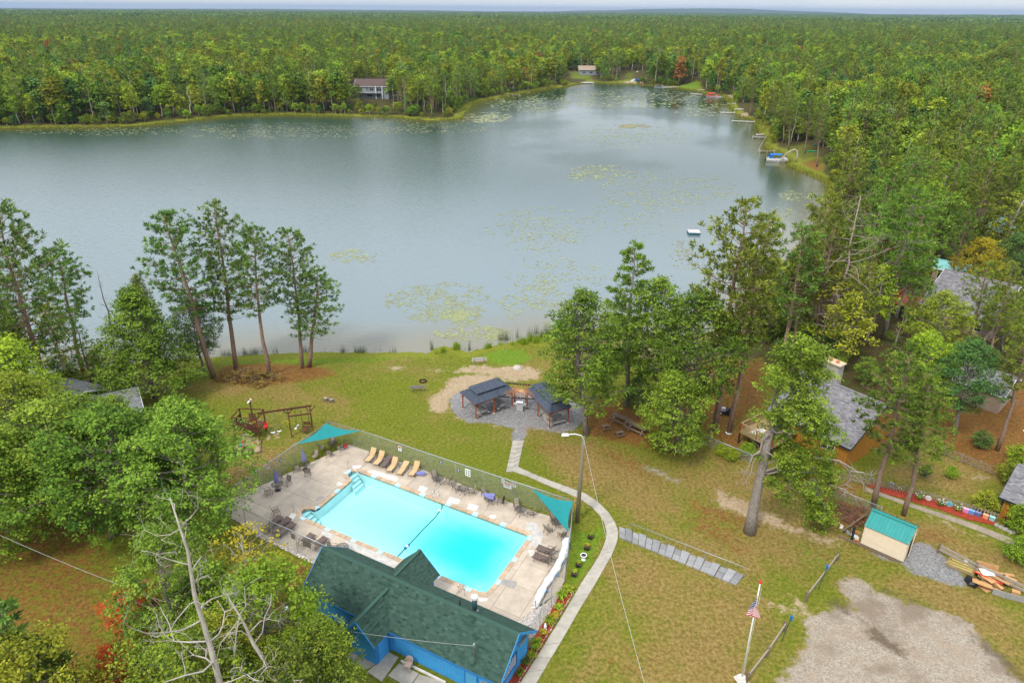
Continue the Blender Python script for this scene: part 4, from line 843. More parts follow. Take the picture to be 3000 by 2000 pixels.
pool_out = [fa(1195, 645), fa(1163, 620), fa(1150, 597), fa(1172, 568), fa(1225, 556), fa(1280, 576), fa(2195, 922), fd(975, 898), fd(992, 912), fd(984, 935), fd(662, 1372), fd(632, 1390), fd(596, 1384), fa(870, 1040), fa(762, 992), fa(714, 955), fa(737, 917), fa(792, 901), fa(846, 924), fa(890, 905)]
pool_out = [P2(p) for p in pool_out]
def resample(poly, step, closed=True):
    pts = [np.asarray(p, float) for p in poly]
    if closed: pts = pts+[pts[0]]
    seg = [np.linalg.norm(pts[i+1]-pts[i]) for i in range(len(pts)-1)]; tot = sum(seg); n = max(2, int(round(tot/step))); res = []
    cum = np.concatenate([[0], np.cumsum(seg)])
    for k in range(n+(0 if closed else 1)):
        s = min(tot*k/n, tot-1e-9); i = int(np.searchsorted(cum, s, 'right')-1); i = min(i, len(seg)-1); res.append(pts[i]+(pts[i+1]-pts[i])*((s-cum[i])/seg[i]))
    return res
def offset(poly, d):
    """push a closed outline outwards by d (outline orientation is worked out)"""
    P_ = np.array(poly); n = len(P_); area = sum(P_[i][0]*P_[(i+1) % n][1]-P_[(i+1) % n][0]*P_[i][1] for i in range(n)); sg = 1 if area > 0 else -1; res = []
    for i in range(n):
        a = P_[i]-P_[i-1]; b = P_[(i+1) % n]-P_[i]; na = np.array([a[1], -a[0]])/(np.linalg.norm(a)+1e-9); nb = np.array([b[1], -b[0]])/(np.linalg.norm(b)+1e-9)
        m_ = na+nb; m_ /= np.linalg.norm(m_)+1e-9; res.append(P_[i]+sg*m_*d/max(.6, float(m_@na)))
    return res
# smooth the alcove curves a little: fine outline
fine = resample(pool_out, .18); pool = thing('swimming_pool', 'turquoise swimming pool with two stepped alcoves at its left end', 'pool', (0, 0, 0))
U0, U1 = P2(fa(1120, 520)), P2(fd(990, 905)); pu = (U1-U0)/np.linalg.norm(U1-U0)
def pool_depth(p): t = float((np.asarray(p)-U0)@pu)/21.0; return 1.15+.35*np.clip(t/.5, 0, 1)+1.5*float(sstep(.5, .85, np.array(t)))
def shell():
    mb = MB(); inner = fine; n = len(inner); cen = sum(inner)/n
    for i in range(n):
        a, b = inner[i], inner[(i+1) % n]; mb.poly([(a[0], a[1], -.20), (b[0], b[1], -.20), (b[0], b[1], -pool_depth(b)*1.03), (a[0], a[1], -pool_depth(a)*1.03)])
    mb.build('basin_wall', C_PLAST, pool)
    t = MB()
    for i in range(n):
        a, b = inner[i], inner[(i+1) % n]; t.poly([(a[0], a[1], .0), (b[0], b[1], .0), (b[0], b[1], -.205), (a[0], a[1], -.205)])
    t.build('waterline_tile', C_TILE, pool)
    f = MB(); q = [P2(v) for v in (fa(1100, 500), fd(1010, 905), fd(610, 1420), fa(690, 930))]; m_ = 26; k = 10; g = []
    for i in range(m_+1):
        row = []
        for j in range(k+1):
            p = (q[0]*(1-i/m_)+q[1]*i/m_)*(1-j/k)+(q[3]*(1-i/m_)+q[2]*i/m_)*j/k; row.append(f.pt((p[0], p[1], -pool_depth(p))))
        g.append(row)
    for i in range(m_):
        for j in range(k): f.f.append([g[i][j], g[i+1][j], g[i+1][j+1], g[i][j+1]])
    f.build('pool_floor', C_PLAST, pool)
shell()
def water():
    bm = bmesh.new(); vs_ = [bm.verts.new((p[0], p[1], -.10)) for p in fine]; es = [bm.edges.new((vs_[i], vs_[(i+1) % len(vs_)])) for i in range(len(vs_))]
    bmesh.ops.triangle_fill(bm, use_beauty=True, edges=es); o0 = Vector((U0[0], U0[1], 0)); uu = Vector((pu[0], pu[1], 0))
    for k in range(1, 24): bmesh.ops.bisect_plane(bm, geom=bm.verts[:]+bm.edges[:]+bm.faces[:], plane_co=o0+uu*k, plane_no=uu)
    vv = Vector((-pu[1], pu[0], 0))
    for k in range(-10, 4): bmesh.ops.bisect_plane(bm, geom=bm.verts[:]+bm.edges[:]+bm.faces[:], plane_co=o0+vv*k, plane_no=vv)
    bmesh.ops.recalc_face_normals(bm, faces=bm.faces)
    if sum(f.normal.z for f in bm.faces) < 0: bmesh.ops.reverse_faces(bm, faces=bm.faces)
    me = bpy.data.meshes.new('pool_water'); bm.to_mesh(me); bm.free()
    A = me.attributes.new('depth', 'FLOAT', 'POINT'); co = [v.co for v in me.vertices]; pol = np.array(pool_out); sdv = -_sd(np.array([[c.x, c.y] for c in co]), pol)
    A.data.foreach_set('value', [float((pool_depth((c.x, c.y))-1.1)/1.9*sstep(0, 3.0, np.array(s))) for c, s in zip(co, sdv)])
    mat, t, b = principled('pool_water'); l = t.links.new; a = N(t, 'ShaderNodeAttribute', attribute_name='depth')
    mx_ = N(t, 'ShaderNodeMixRGB'); mx_.inputs[1].default_value = (.64, .95, .96, 1); mx_.inputs[2].default_value = (.03, .90, .98, 1); l(a.outputs['Fac'], mx_.inputs[0])
    tr = N(t, 'ShaderNodeBsdfTransparent'); l(mx_.outputs[0], tr.inputs[0]); gl = N(t, 'ShaderNodeBsdfGlossy'); gl.inputs['Roughness'].default_value = .04
    geo = N(t, 'ShaderNodeNewGeometry'); nz_ = N(t, 'ShaderNodeTexNoise'); nz_.inputs['Scale'].default_value = 1.6; nz_.inputs['Detail'].default_value = 3; l(geo.outputs['Position'], nz_.inputs['Vector'])
    bp = N(t, 'ShaderNodeBump'); bp.inputs['Strength'].default_value = .12; bp.inputs['Distance'].default_value = .06; l(nz_.outputs['Fac'], bp.inputs['Height']); l(bp.outputs[0], gl.inputs['Normal'])
    fr_ = N(t, 'ShaderNodeFresnel'); fr_.inputs['IOR'].default_value = 1.33; l(bp.outputs[0], fr_.inputs['Normal'])
    ms = N(t, 'ShaderNodeMixShader'); l(fr_.outputs[0], ms.inputs[0]); l(tr.outputs[0], ms.inputs[1]); l(gl.outputs[0], ms.inputs[2]); l(ms.outputs[0], t.nodes['Material Output'].inputs['Surface'])
    me.materials.append(mat); link('water', me, pool)
water()
# coping stones, one by one, with pale blue marker tiles
co_in = resample(offset(fine, -.02), .62); n_c = len(co_in)
def off_pts(pts, d): return offset(pts, d)
co_out = off_pts(co_in, .42)
for i in range(n_c):
    a, b = co_in[i], co_in[(i+1) % n_c]; c, d = co_out[(i+1) % n_c], co_out[i]; g_ = .012
    def sh(p, q): return p+(q-p)*g_/max(.05, np.linalg.norm(q-p))
    qd = [sh(a, b), sh(b, a), sh(c, d), sh(d, c)]; blue = (i % 5 == 2)
    MB().prism(qd, -.12, .045+.006*(i % 3)).build('coping_stone', C_COPEB if blue else C_COPE, pool)
# underwater steps with dark nosing
for (fx, pts) in ((0, [(1165, 600), (1230, 562), (1300, 625), (1215, 700)]), (1, [(715, 950), (790, 908), (900, 965), (850, 1020)])):
    A_, B_, C__, D_ = [P2(fa(*p)) for p in pts]
    for k in range(4):
        t0 = k/4; a = A_+(D_-A_)*t0; b = B_+(C__-B_)*t0; c = B_+(C__-B_)*(t0+.25); d = A_+(D_-A_)*(t0+.25); z = -.28-.2*k
        MB().prism([a, b, c, d], -1.3, z).build('step', C_PLAST, pool); MB().bar((d[0], d[1], z+.004), (c[0], c[1], z+.004), .06, .012).build('step_nosing', C_TILE, pool)
# steps handrails and ladders
def hand_rail(pts, r=.025): mb = MB(); mb.tube(pts, r, 6); return mb
for (x0, y0, x1, y1) in ((1160, 545, 1290, 625), (660, 945, 775, 1000)):
    a, b = fa(x0, y0), fa(x1, y1); p = [V2(a, 0), V2(a, .85), V2(lerp(a, b, .12), .95), V2(lerp(a, b, .9), .1), V2(b, -.4)]
    o = hand_rail(p).build('handrail', C_STEEL, None, smooth=True); tag(o, 'chrome handrail at the %s pool steps' % ('far' if y0 < 700 else 'near left'), 'handrail', 'pool rails')
for (p0, p1, lab) in (((fd(200, 580), fd(240, 600)), fd(195, 640), 'chrome ladder on the far side of the pool'), ((fd(410, 1360), fd(460, 1385)), fd(430, 1300), 'chrome ladder on the near side of the pool behind the roof')):
    e = thing('pool_ladder', lab, 'ladder', (0, 0, 0), group='pool ladders'); dv = P2(p1)-P2((p0[0]+p0[1])/2); dv = dv/np.linalg.norm(dv)
    for q in p0:
        q = P2(q); h = lambda t, z: (q[0]+dv[0]*t, q[1]+dv[1]*t, z); hand_rail([h(-.35, 0), h(-.35, .6), h(-.2, .82), h(.15, .82), h(.35, .6), h(.38, -.9)]).build('rail', C_STEEL, e, smooth=True)
    for z in (-.25, -.5, -.75):
        a, b = P2(p0[0])+dv*.38, P2(p0[1])+dv*.38; MB().box(((a[0]+b[0])/2, (a[1]+b[1])/2, z), (np.linalg.norm(b-a), .1, .03), math.atan2(b[1]-a[1], b[0]-a[0])).build('rung', C_STEEL, e)
# float rope
rp = [fa(2020, 855, -.09), fa(2022, 900, -.09), fa(2000, 930, -.09), fa(1965, 980, -.09), fa(1850, 1095, -.09), fa(1740, 1215, -.09), fa(1690, 1265, -.09), fa(1612, 1350, -.09)]
e = thing('float_rope', 'dark teal divider rope with white and blue floats across the pool', 'rope'); MB().tube(rp, .055, 6).build('rope', C_ROPE, e, smooth=True)
for k, (x, y) in enumerate(((1998, 922), (1715, 1240), (1700, 1252), (1685, 1268))):
    p = fa(x, y, -.06); MB().lathe([(.03, -.14), (.12, -.09), (.14, 0), (.12, .09), (.03, .14)], p, 10).build('float', C_WHITE if k % 2 == 0 else mk('blue_plastic', (.03, .16, .42), .5), e, smooth=True)

# deck: panels cut along the joints, every panel its own slab
deck_out = [P2(p) for p in (fa(1170, 322), fd(0, 318), fd(1055, 712), fd(1200, 752), fd(1340, 850), fd(1322, 1060), fd(1292, 1290), fd(1235, 1385), fc(1722, 976), fc(1500, 1000), fc(700, 760), fc(250, 560), fa(862, 1412), fa(320, 1125), fa(20, 960), fa(60, 838))]
deck = thing('pool_deck', None, None); deck['kind'] = 'structure'
def deck_panels():
    hole = [np.asarray(p) for p in off_pts(co_in, .43)]
    bm = bmesh.new()
    for loop in (deck_out, hole):
        v = [bm.verts.new((p[0], p[1], 0)) for p in loop]; [bm.edges.new((v[i], v[(i+1) % len(v)])) for i in range(len(v))]
    bmesh.ops.triangle_fill(bm, use_beauty=True, use_dissolve=False, edges=bm.edges[:])
    U = Vector((pu[0], pu[1], 0)); dv = P2(fa(890, 905))-P2(fa(1195, 645)); dv /= np.linalg.norm(dv); Vv = Vector((dv[0], dv[1], 0)); o0 = Vector((*P2(fa(1195, 645)), 0))
    nu = Vector((-Vv.y, Vv.x, 0)); nu = nu if nu.dot(U) > 0 else -nu; nv = Vector((-U.y, U.x, 0)); nv = nv if nv.dot(Vv) > 0 else -nv
    us = [-7.2, -3.9, -.45, 2.6, 5.6, 8.6, 11.6, 14.6, 17.6, 20.9, 23.4, 26]; vs_ = [-1.2, 1.9, 4.6, 7.6]
    # measured from the inner left edge: u along the pool, v across it
    for lst, n in ((us, nu), (vs_, nv)):
        for c in lst:
            for s in (-.014, .014): bmesh.ops.bisect_plane(bm, geom=bm.verts[:]+bm.edges[:]+bm.faces[:], plane_co=o0+n*(c+s), plane_no=n)
    cells = {}
    inside_v = lambda cu, cv: cv
    for f in bm.faces:
        c = f.calc_center_median()-o0; cu, cv = c.dot(nu), c.dot(nv)
        ju = min(abs(cu-x) for x in us); jv = min(abs(cv-x) for x in vs_)
        if ju < .014: continue
        if jv < .014 and (cu < -.45 or cu > 20.9): continue
        iu = sum(cu > x for x in us); iv = sum(cv > x for x in vs_) if (cu < -.45 or cu > 20.9) else (0 if cv < 3 else 9)
        cells.setdefault((iu, iv), []).append([v.co.copy() for v in f.verts])
    bm.free()
    for k, fs in cells.items():
        b2 = bmesh.new()
        for f in fs: b2.faces.new([b2.verts.new(c) for c in f])
        bmesh.ops.remove_doubles(b2, verts=b2.verts, dist=.0008); bmesh.ops.recalc_face_normals(b2, faces=b2.faces)
        if sum(f.normal.z for f in b2.faces) < 0: bmesh.ops.reverse_faces(b2, faces=b2.faces)
        tz = .028+.004*((k[0]*7+k[1]*3) % 3)
        for v in b2.verts: v.co.z = tz
        r = bmesh.ops.extrude_face_region(b2, geom=b2.faces[:]); 
        for v in [g for g in r['geom'] if isinstance(g, bmesh.types.BMVert)]: v.co.z = -.10
        bmesh.ops.recalc_face_normals(b2, faces=b2.faces); me = bpy.data.meshes.new('slab'); b2.to_mesh(me); b2.free(); me.materials.append(C_DECK); link('slab', me, deck)
    bm = bmesh.new()
    for loop in (offset(deck_out, .06), hole):
        v = [bm.verts.new((p[0], p[1], 0.006)) for p in loop]; [bm.edges.new((v[i], v[(i+1) % len(v)])) for i in range(len(v))]
    bmesh.ops.triangle_fill(bm, use_beauty=True, edges=bm.edges[:]); bmesh.ops.recalc_face_normals(bm, faces=bm.faces); me = bpy.data.meshes.new('joint_bed'); bm.to_mesh(me); bm.free(); me.materials.append(C_BED); link('joint_bed', me, deck)
deck_panels()
def patch(pts, mat=C_PATCH, z=.044):
    c = sum((P2(p) for p in pts), np.zeros(2))/len(pts); fine_ = resample([P2(p) for p in pts], .25); q = [p+rng.normal(0, .035, 2) for p in fine_]; MB().prism(q, z-.03, z).build('mortar_patch', mat, deck)
G_PATCH = mk('patch_grey', (.30, .28, .25), .9, .2, 2, .3, 18)
for fr_, pts, m_ in ((fa, [(1340, 560), (1400, 556), (1630, 620), (1600, 660), (1400, 610), (1330, 580)], C_PATCH), (fa, [(1200, 512), (1290, 515), (1250, 545), (1195, 540)], C_PATCH), (fa, [(1820, 700), (1900, 715), (1860, 760), (1800, 740)], C_PATCH), (fd, [(335, 585), (430, 610), (400, 650), (310, 622)], C_PATCH), (fd, [(500, 640), (580, 660), (550, 705), (475, 685)], C_PATCH), (fd, [(680, 735), (730, 740), (700, 775), (650, 765)], C_PATCH),
 (fd, [(985, 800), (1060, 800), (1120, 900), (1090, 990), (1010, 1000), (1040, 900), (965, 850)], mk('patch_pale', (.47, .44, .40), .9, .2, 2, .3, 18)), (fd, [(985, 1035), (1040, 1030), (1040, 1070), (1005, 1080)], C_PATCH), (fd, [(880, 1115), (945, 1110), (930, 1150), (865, 1170)], C_DECK), (fd, [(770, 1265), (905, 1300), (870, 1355), (755, 1310)], G_PATCH), (fd, [(570, 1430), (660, 1435), (650, 1455), (580, 1465)], C_PATCH),
 (fa, [(930, 1110), (1040, 1145), (1000, 1190), (910, 1150)], mk('patch_pale', (.47, .44, .40))), (fa, [(1140, 1200), (1500, 1340), (1620, 1410), (1570, 1460), (1350, 1350), (1110, 1240)], mk('patch_pale', (.47, .44, .40))), (fa, [(640, 950), (690, 960), (640, 1030), (610, 990)], C_PATCH), (fa, [(890, 795), (950, 800), (910, 840), (855, 835)], G_PATCH), (fa, [(1070, 660), (1130, 680), (1080, 705), (1045, 690)], C_PATCH)):
    patch([fr_(*p) for p in pts], m_)

# --- chain-link fence
M_MESH = None
def mesh_mat():
    m, t, b = principled('chain_link'); l = t.links.new; tcn = N(t, 'ShaderNodeTexCoord'); ws = []
    for s in (1, -1):
        mp_ = N(t, 'ShaderNodeMapping'); mp_.inputs['Rotation'].default_value = (0, 0, R(45*s)); l(tcn.outputs['UV'], mp_.inputs[0]); wv = N(t, 'ShaderNodeTexWave'); wv.inputs['Scale'].default_value = 2.0; l(mp_.outputs[0], wv.inputs['Vector'])
        gt = N(t, 'ShaderNodeMath', operation='GREATER_THAN'); gt.inputs[1].default_value = .955; l(wv.outputs['Fac'], gt.inputs[0]); ws.append(gt)
    mxm = N(t, 'ShaderNodeMath', operation='MAXIMUM'); l(ws[0].outputs[0], mxm.inputs[0]); l(ws[1].outputs[0], mxm.inputs[1])
    b.inputs['Base Color'].default_value = (.33, .35, .36, 1); b.inputs['Metallic'].default_value = .3; b.inputs['Roughness'].default_value = .5
    tr = N(t, 'ShaderNodeBsdfTransparent'); ms = N(t, 'ShaderNodeMixShader'); l(mxm.outputs[0], ms.inputs[0]); l(tr.outputs[0], ms.inputs[1]); l(b.outputs[0], ms.inputs[2]); l(ms.outputs[0], t.nodes['Material Output'].inputs['Surface']); return m
M_MESH = mesh_mat()
def uv_quad(name, a, b, z0, z1, parent):
    me = bpy.data.meshes.new(name); me.from_pydata([(a[0], a[1], z0), (b[0], b[1], z0), (b[0], b[1], z1), (a[0], a[1], z1)], [], [(0, 1, 2, 3)]); u = me.uv_layers.new(name='UVMap'); d = math.dist(a[:2], b[:2])
    for k, c in enumerate(((0, 0), (d, 0), (d, z1-z0), (0, z1-z0))): u.data[k].uv = (c[0]*14, c[1]*14)
    me.materials.append(M_MESH); return link(name, me, parent)
POSTM = MB().tube([(0, 0, -.1), (0, 0, 1)], .03, 7).lathe([(.03, 1.0), (.045, 1.01), (.03, 1.03)], (0, 0, 0), 7).mesh('post', C_GALV, True)
def chain_fence(label, pts, h, gap=3.0, z=0.0, mesh=True):
    e = thing('chain_link_fence', label, 'fence', V2(pts[0], z)); o = Vector(pts[0]).to_2d(); q = [Vector(p).to_2d()-o for p in pts]
    rail = MB(); rail.tube([(p.x, p.y, h) for p in q], .035, 6).build('top_rail', C_GALV, e, smooth=True)
    for i in range(len(q)-1):
        n = max(1, round((q[i+1]-q[i]).length/gap))
        for k in range(n+(1 if i == len(q)-2 else 0)):
            p = q[i].lerp(q[i+1], k/n); po = link('post', POSTM, e, (p.x, p.y, 0)); po.scale = (1, 1, h+.05)
        if mesh: uv_quad('mesh_panel', q[i], q[i+1], .04, h-.02, e)
    return e
FH = 2.44
f_left = [fa(-40, 800, FH), fa(330, 548, FH), fa(650, 335, FH), fa(985, 108, FH)]
chain_fence('tall chain-link fence along the left end of the pool', f_left, FH)
f_top = [fa(985, 108, FH), fa(1430, 240, FH), fa(1900, 402, FH), fd(855, 450, FH), fd(1365, 615, FH)]
chain_fence('tall chain-link fence between the pool and the gazebo lawn', f_top, FH, 3.0)
chain_fence('tall chain-link fence between the pool and the flower pots', [fd(1365, 615, FH), fd(1352, 800, FH), fd(1310, 1100, FH)], FH)
chain_fence('chain-link fence slanting to the blue building beside the river rock', [fd(1310, 1100, FH), fc(2005, 690, FH), fc(1915, 880, FH), fo(1250, 560, 2.2)], FH)
chain_fence('chain-link fence behind the brown loungers at the near left', [fa(-40, 800, FH), fa(440, 1020, FH), fa(670, 1120, FH), fa(1000, 1270, FH)], FH)

# --- shade sails
C_SAIL = mk('sail_teal', (.010, .205, .205), .75, .10, 1.2, .25, 60)
def sail(label, P_, sag=.9):
    e = thing('shade_sail', label, 'shade sail', P_[0]); n = 12; cen = (P_[0]+P_[1]+P_[2])/3; mb = MB(); idx = {}
    for i in range(n+1):
        for j in range(n+1-i):
            k = n-i-j; a, b, c = i/n, j/n, k/n; p = P_[0]*a+P_[1]*b+P_[2]*c; w_ = 4*(a*b+b*c+c*a)/1.333
            ed = a*b*(c < 1e-9)+b*c*(a < 1e-9)+c*a*(b < 1e-9); d = cen-p; pull = sag*.17*(1-min(1, 3*min(a, b, c)))*(4*max(a*b, b*c, c*a)); p = p+d*pull*.9+Vector((0, 0, -.25*w_)); idx[i, j] = mb.pt(p-P_[0])
    for i in range(n):
        for j in range(n-i):
            mb.f.append([idx[i, j], idx[i+1, j], idx[i, j+1]])
            if i+j < n-1: mb.f.append([idx[i+1, j], idx[i+1, j+1], idx[i, j+1]])
    mb.build('canopy', C_SAIL, e, smooth=True)
    for p in P_: MB().tube([p-P_[0], p-P_[0]+(p-cen).normalized()*.35], .012, 4).build('tie', C_GALV, e)
    return e
sail('teal triangular shade sail over the far left corner of the pool deck', [fa(955, 122, 3.1), fa(668, 317, 2.46), fa(1278, 190, 2.5)])
sail('teal triangular shade sail at the right corner of the pool deck by the lamp post', [fd(1368, 622, 2.6), fd(1018, 512, 2.46), fd(1326, 880, 2.3)], 1.0)

# --- pool house
HO = W(945.7, 1599, 4.6); HA = R(-28.77)
house = thing('pool_house', 'blue pool house with green shingle roof and front and back gables', 'building', (HO.x, HO.y, 0), HA)
def hl(u, n, z=0.0): return Vector((HO.x+u*math.cos(HA)-n*math.sin(HA), HO.y+u*math.sin(HA)+n*math.cos(HA), z))
C_BLUE = mk('blue_siding', (.045, .285, .60), .7, .10, 2.0, .15, 12); C_BLUED = mk('blue_trim', (.022, .16, .42), .6, .08, 3)
C_GREEN = mk_tint('shingle_green', (.022, .048, .037), (.060, .108, .082), .92, 0, spec=.15); C_GREENC = mk('shingle_cap_green', (.038, .086, .064), .92, .12, 5, .2, 20)
def shingles(mb, o, du, dn, L_, W_, tab=.32, course=.16, clip=None, rg=random.Random(5)):
    """overlapping tabs on a slope: o eave corner, du unit along the eave, dn unit up the slope"""
    du = Vector(du).normalized(); dn = Vector(dn).normalized(); nr = du.cross(dn).normalized(); nr = nr if nr.z > 0 else -nr; o = Vector(o)
    rows = int(W_/course)
    for r_ in range(rows+1):
        v0 = r_*course; v1 = min(W_, v0+course*1.12)
        if v0 >= W_-.02: break
        x = -((r_ % 2)*tab*.5)-rg.random()*.1
        while x < L_:
            w_ = tab*rg.uniform(.85, 1.15); a, b = max(0, x), min(L_, x+w_-.006); x += w_
            if b-a < .03: continue
            if clip:
                cl_ = clip((v0+v1)/2)
                if cl_ is None: continue
                a, b = max(a, cl_[0]), min(b, cl_[1])
                if b-a < .03: continue
            mb.cur = min(1, max(0, rg.gauss(.45, .2))); lift = .022+rg.random()*.008
            p = [o+du*a+dn*v0+nr*lift, o+du*b+dn*v0+nr*lift, o+du*b+dn*v1+nr*.004, o+du*a+dn*v1+nr*.004]
            i = [mb.pt(q) for q in p]+[mb.pt(q-nr*lift) for q in p[:2]]; mb.f.append(i[:4]); mb.f.append([i[4], i[5], i[1], i[0]])
    return mb
def boards(mb, a, b, z0, z1f, sp=.2, th=.02, out=(0, 0)):
    """vertical boards between two plan points, proud of the wall; z1f gives the top at t in 0..1"""
    a = Vector(a); b = Vector(b); n = max(1, int((b-a).length/sp)); d = (b-a)/n; nn = Vector((d.y, -d.x, 0)).normalized()
    for i in range(n):
        p = a+d*(i+.04); q = a+d*(i+.96); za, zb = z1f((i+.04)/n), z1f((i+.96)/n); c = [p, q, q+nn*th, p+nn*th]
        mb.hull8([(c[0].x, c[0].y, z0), (c[1].x, c[1].y, z0), (c[2].x, c[2].y, z0), (c[3].x, c[3].y, z0), (c[0].x, c[0].y, za), (c[1].x, c[1].y, zb), (c[2].x, c[2].y, zb), (c[3].x, c[3].y, za)])
    return mb
def pool_house():
    H = house; zr, ze, hw = 4.6, 2.3, 2.72; L0, L1 = 0., 18.1; wz = 2.28
    # walls: core + boards
    MB().prism([(.75, -2.35), (17.55, -2.35), (17.55, 2.3), (.75, 2.3)], 0, 2.3).build('wall', C_BLUED, H)
    for u, s in ((.75, -1), (17.55, 1)):
        g = MB(); g.hull8([(u, -2.35, 2.3), (u, 2.3, 2.3), (u-s*.06, 2.3, 2.3), (u-s*.06, -2.35, 2.3), (u, -.03, 4.28), (u, .03, 4.28), (u-s*.06, .03, 4.28), (u-s*.06, -.03, 4.28)]); g.build('gable_wall', C_BLUED, H)
    slope = (4.5-2.3)/2.72; top = lambda t, a=-2.35, b=2.3: 4.42-abs(a+(b-a)*t)*slope*1.0
    boards(MB(), (.75, -2.35, 0), (17.55, -2.35, 0), 0, lambda t: 2.28).build('siding', C_BLUE, H, kind='stuff')
    boards(MB(), (17.55, -2.35, 0), (17.55, 2.3, 0), 0, lambda t: top(t)).build('siding', C_BLUE, H, kind='stuff')
    boards(MB(), (.75, 2.3, 0), (.75, -2.35, 0), 0, lambda t: top(1-t)).build('siding', C_BLUE, H, kind='stuff'); boards(MB(), (17.55, 2.3, 0), (.75, 2.3, 0), 0, lambda t: 2.28).build('siding', C_BLUE, H, kind='stuff')
    # main roof
    ln = math.hypot(hw, zr-ze)
    for s, nm in ((-1, 'near'), (1, 'far')):
        rf = MB().slab([(L0, s*hw, ze), (L1, s*hw, ze), (L1, 0, zr), (L0, 0, zr)], .10).build('roof', C_GREENC, H)
        shingles(MB(), (L0, s*hw, ze), (1, 0, 0), (0, -s*hw, zr-ze), L1, ln).build('shingles', C_GREEN, rf, tint=True, kind='stuff')
    MB().hull8([(L0, -.17, zr-.10), (L1, -.17, zr-.10), (L1, 0, zr+.035), (L0, 0, zr+.035), (L0, 0, zr+.03), (L1, 0, zr+.03), (L1, .17, zr-.1), (L0, .17, zr-.1)]).build('ridge_cap', C_GREENC, H)
    for u in (L0-.02, L1+.02):
        for s in (-1, 1): MB().bar((u, s*(hw+.02), ze-.09), (u, 0, zr-.09), .04, .2).build('bargeboard', C_BLUE, H)
    MB().bar((L0, -hw-.03, ze-.1), (L1, -hw-.03, ze-.1), .04, .16).build('fascia', C_BLUED, H)
    # front and back gabled wings
    for (ua, ub, ne, nw, zz, s, nm) in ((5.5, 8.65, -4.45, -4.0, 4.05, -1, 'front'), (4.95, 8.6, 3.95, 3.5, 4.15, 1, 'back')):
        um = (ua+ub)/2; n0 = -(zr-zz)/(zr-ze)*hw*-1; start = s*(zr-zz)/(zr-ze)*hw
        MB().prism([(ua+.3, nw), (ub-.3, nw), (ub-.3, s*2.2), (ua+.3, s*2.2)], 0, 2.26).build('wing_wall', C_BLUED, H)
        g = MB(); g.hull8([(ua+.3, nw, 2.26), (ub-.3, nw, 2.26), (ub-.3, nw-s*.05, 2.26), (ua+.3, nw-s*.05, 2.26), (um-.03, nw, zz-.25), (um+.03, nw, zz-.25), (um+.03, nw-s*.05, zz-.25), (um-.03, nw-s*.05, zz-.25)]); g.build('gable_wall', C_BLUED, H)
        tp = lambda t: zz-.27-abs((ua+.3)+(ub-ua-.6)*t-um)*(zz-2.3)/(um-ua)*.98
        p0, p1 = ((ua+.3, nw, 0), (ub-.3, nw, 0)) if s < 0 else ((ub-.3, nw, 0), (ua+.3, nw, 0)); boards(MB(), p0, p1, 0, tp if s < 0 else (lambda t: tp(1-t))).build('siding', C_BLUE, H, kind='stuff')
        for q in (-1, 1):
            e0 = (um+q*(um-ua), ne, 2.3); e1 = (um+q*(um-ua), s*2.70, 2.3); wl = math.hypot(um-ua, zz-2.3); L_ = abs(ne-start)
            rf = MB().slab([e0, e1, (um, start, zz), (um, ne, zz)], .09).build('wing_roof', C_GREENC, H)
            k_ = (abs(ne)-2.70); f_ = lambda v, k_=k_, L_=L_, wl=wl: (0, k_+(L_-k_)*(v/wl))
            shingles(MB(), e0, (0, -s, 0), (-q*(um-ua), 0, zz-2.3), L_, wl, clip=f_).build('shingles', C_GREEN, rf, tint=True, kind='stuff')
            MB().bar((um+q*(um-ua), ne+s*.02, 2.22), (um, ne+s*.02, zz-.08), .04, .18).build('bargeboard', C_BLUE, H)
        MB().bar((um, ne, zz+.02), (um, start, zz+.02), .26, .05).build('ridge_cap', C_GREENC, H)
    # doors, boxes and sign
    dr = MB().box((15.55, -2.40, 1.0), (.9, .05, 2.0)).build('door', mk('door_blue', (.07, .30, .55), .6, .06, 2), H); MB().box((15.9, -2.44, .98), (.08, .05, .06)).build('handle', C_STEEL, dr)
    MB().box((15.3, -2.437, 1.75), (.34, .02, .10)).build('door_sign', mk('sign_red', (.5, .03, .03), .5), dr)
    for u in (15.05, 16.05): MB().box((u, -2.41, 1.05), (.1, .05, 2.1)).build('door_trim', C_BLUED, H)
    MB().box((16.75, -2.43, 1.35), (.28, .12, .4)).build('meter_box', C_GALV, H); MB().lathe([(.1, -.06), (.1, .06)], (16.4, -2.46, 1.3), 10).build('meter', C_GALV, H)
    MB().box((8.35, -3.2, 1.15), (.06, 1.1, 2.2)).build('shutter', C_BLUE, H)
    sg = MB().box((17.60, -.55, 1.45), (.05, 2.3, 1.25)).build('sign_board', mk('sign_navy', (.012, .055, .19), .6, .05, 3), H); sg['label'] = 'dark blue rules board on the end wall'
    tx = MB(); rr = random.Random(3)
    for k in range(11):
        y = .40; z = 1.78-k*.075
        while y > -1.55:
            w_ = rr.uniform(.06, .22); 
            if y-w_ < -1.6: break
            tx.box((17.629, y-w_/2, z), (.006, w_, .022)); y -= w_+.05
    tx.build('sign_lettering', C_WHITE, sg, kind='stuff')
    t2 = MB(); t2.tube([(17.632, .35-.11*i, 1.95+.05*math.sin(i*2.1)) for i in range(15)], .014, 4); t2.build('sign_heading', C_WHITE, sg)
    MB().bar((17.75, 1.75, 2.55), (17.75, .7, 2.55), .18, .10).build('wall_lamp', C_GALV, H)
    # flue, plumbing stack, service mast
    v = MB().tube([(13.9, .85, 3.7), (13.9, .85, 5.1)], .19, 14).build('flue_pipe', mk('flue_dark', (.035, .085, .095), .4, .1, 4, metal=.3), H, smooth=True)
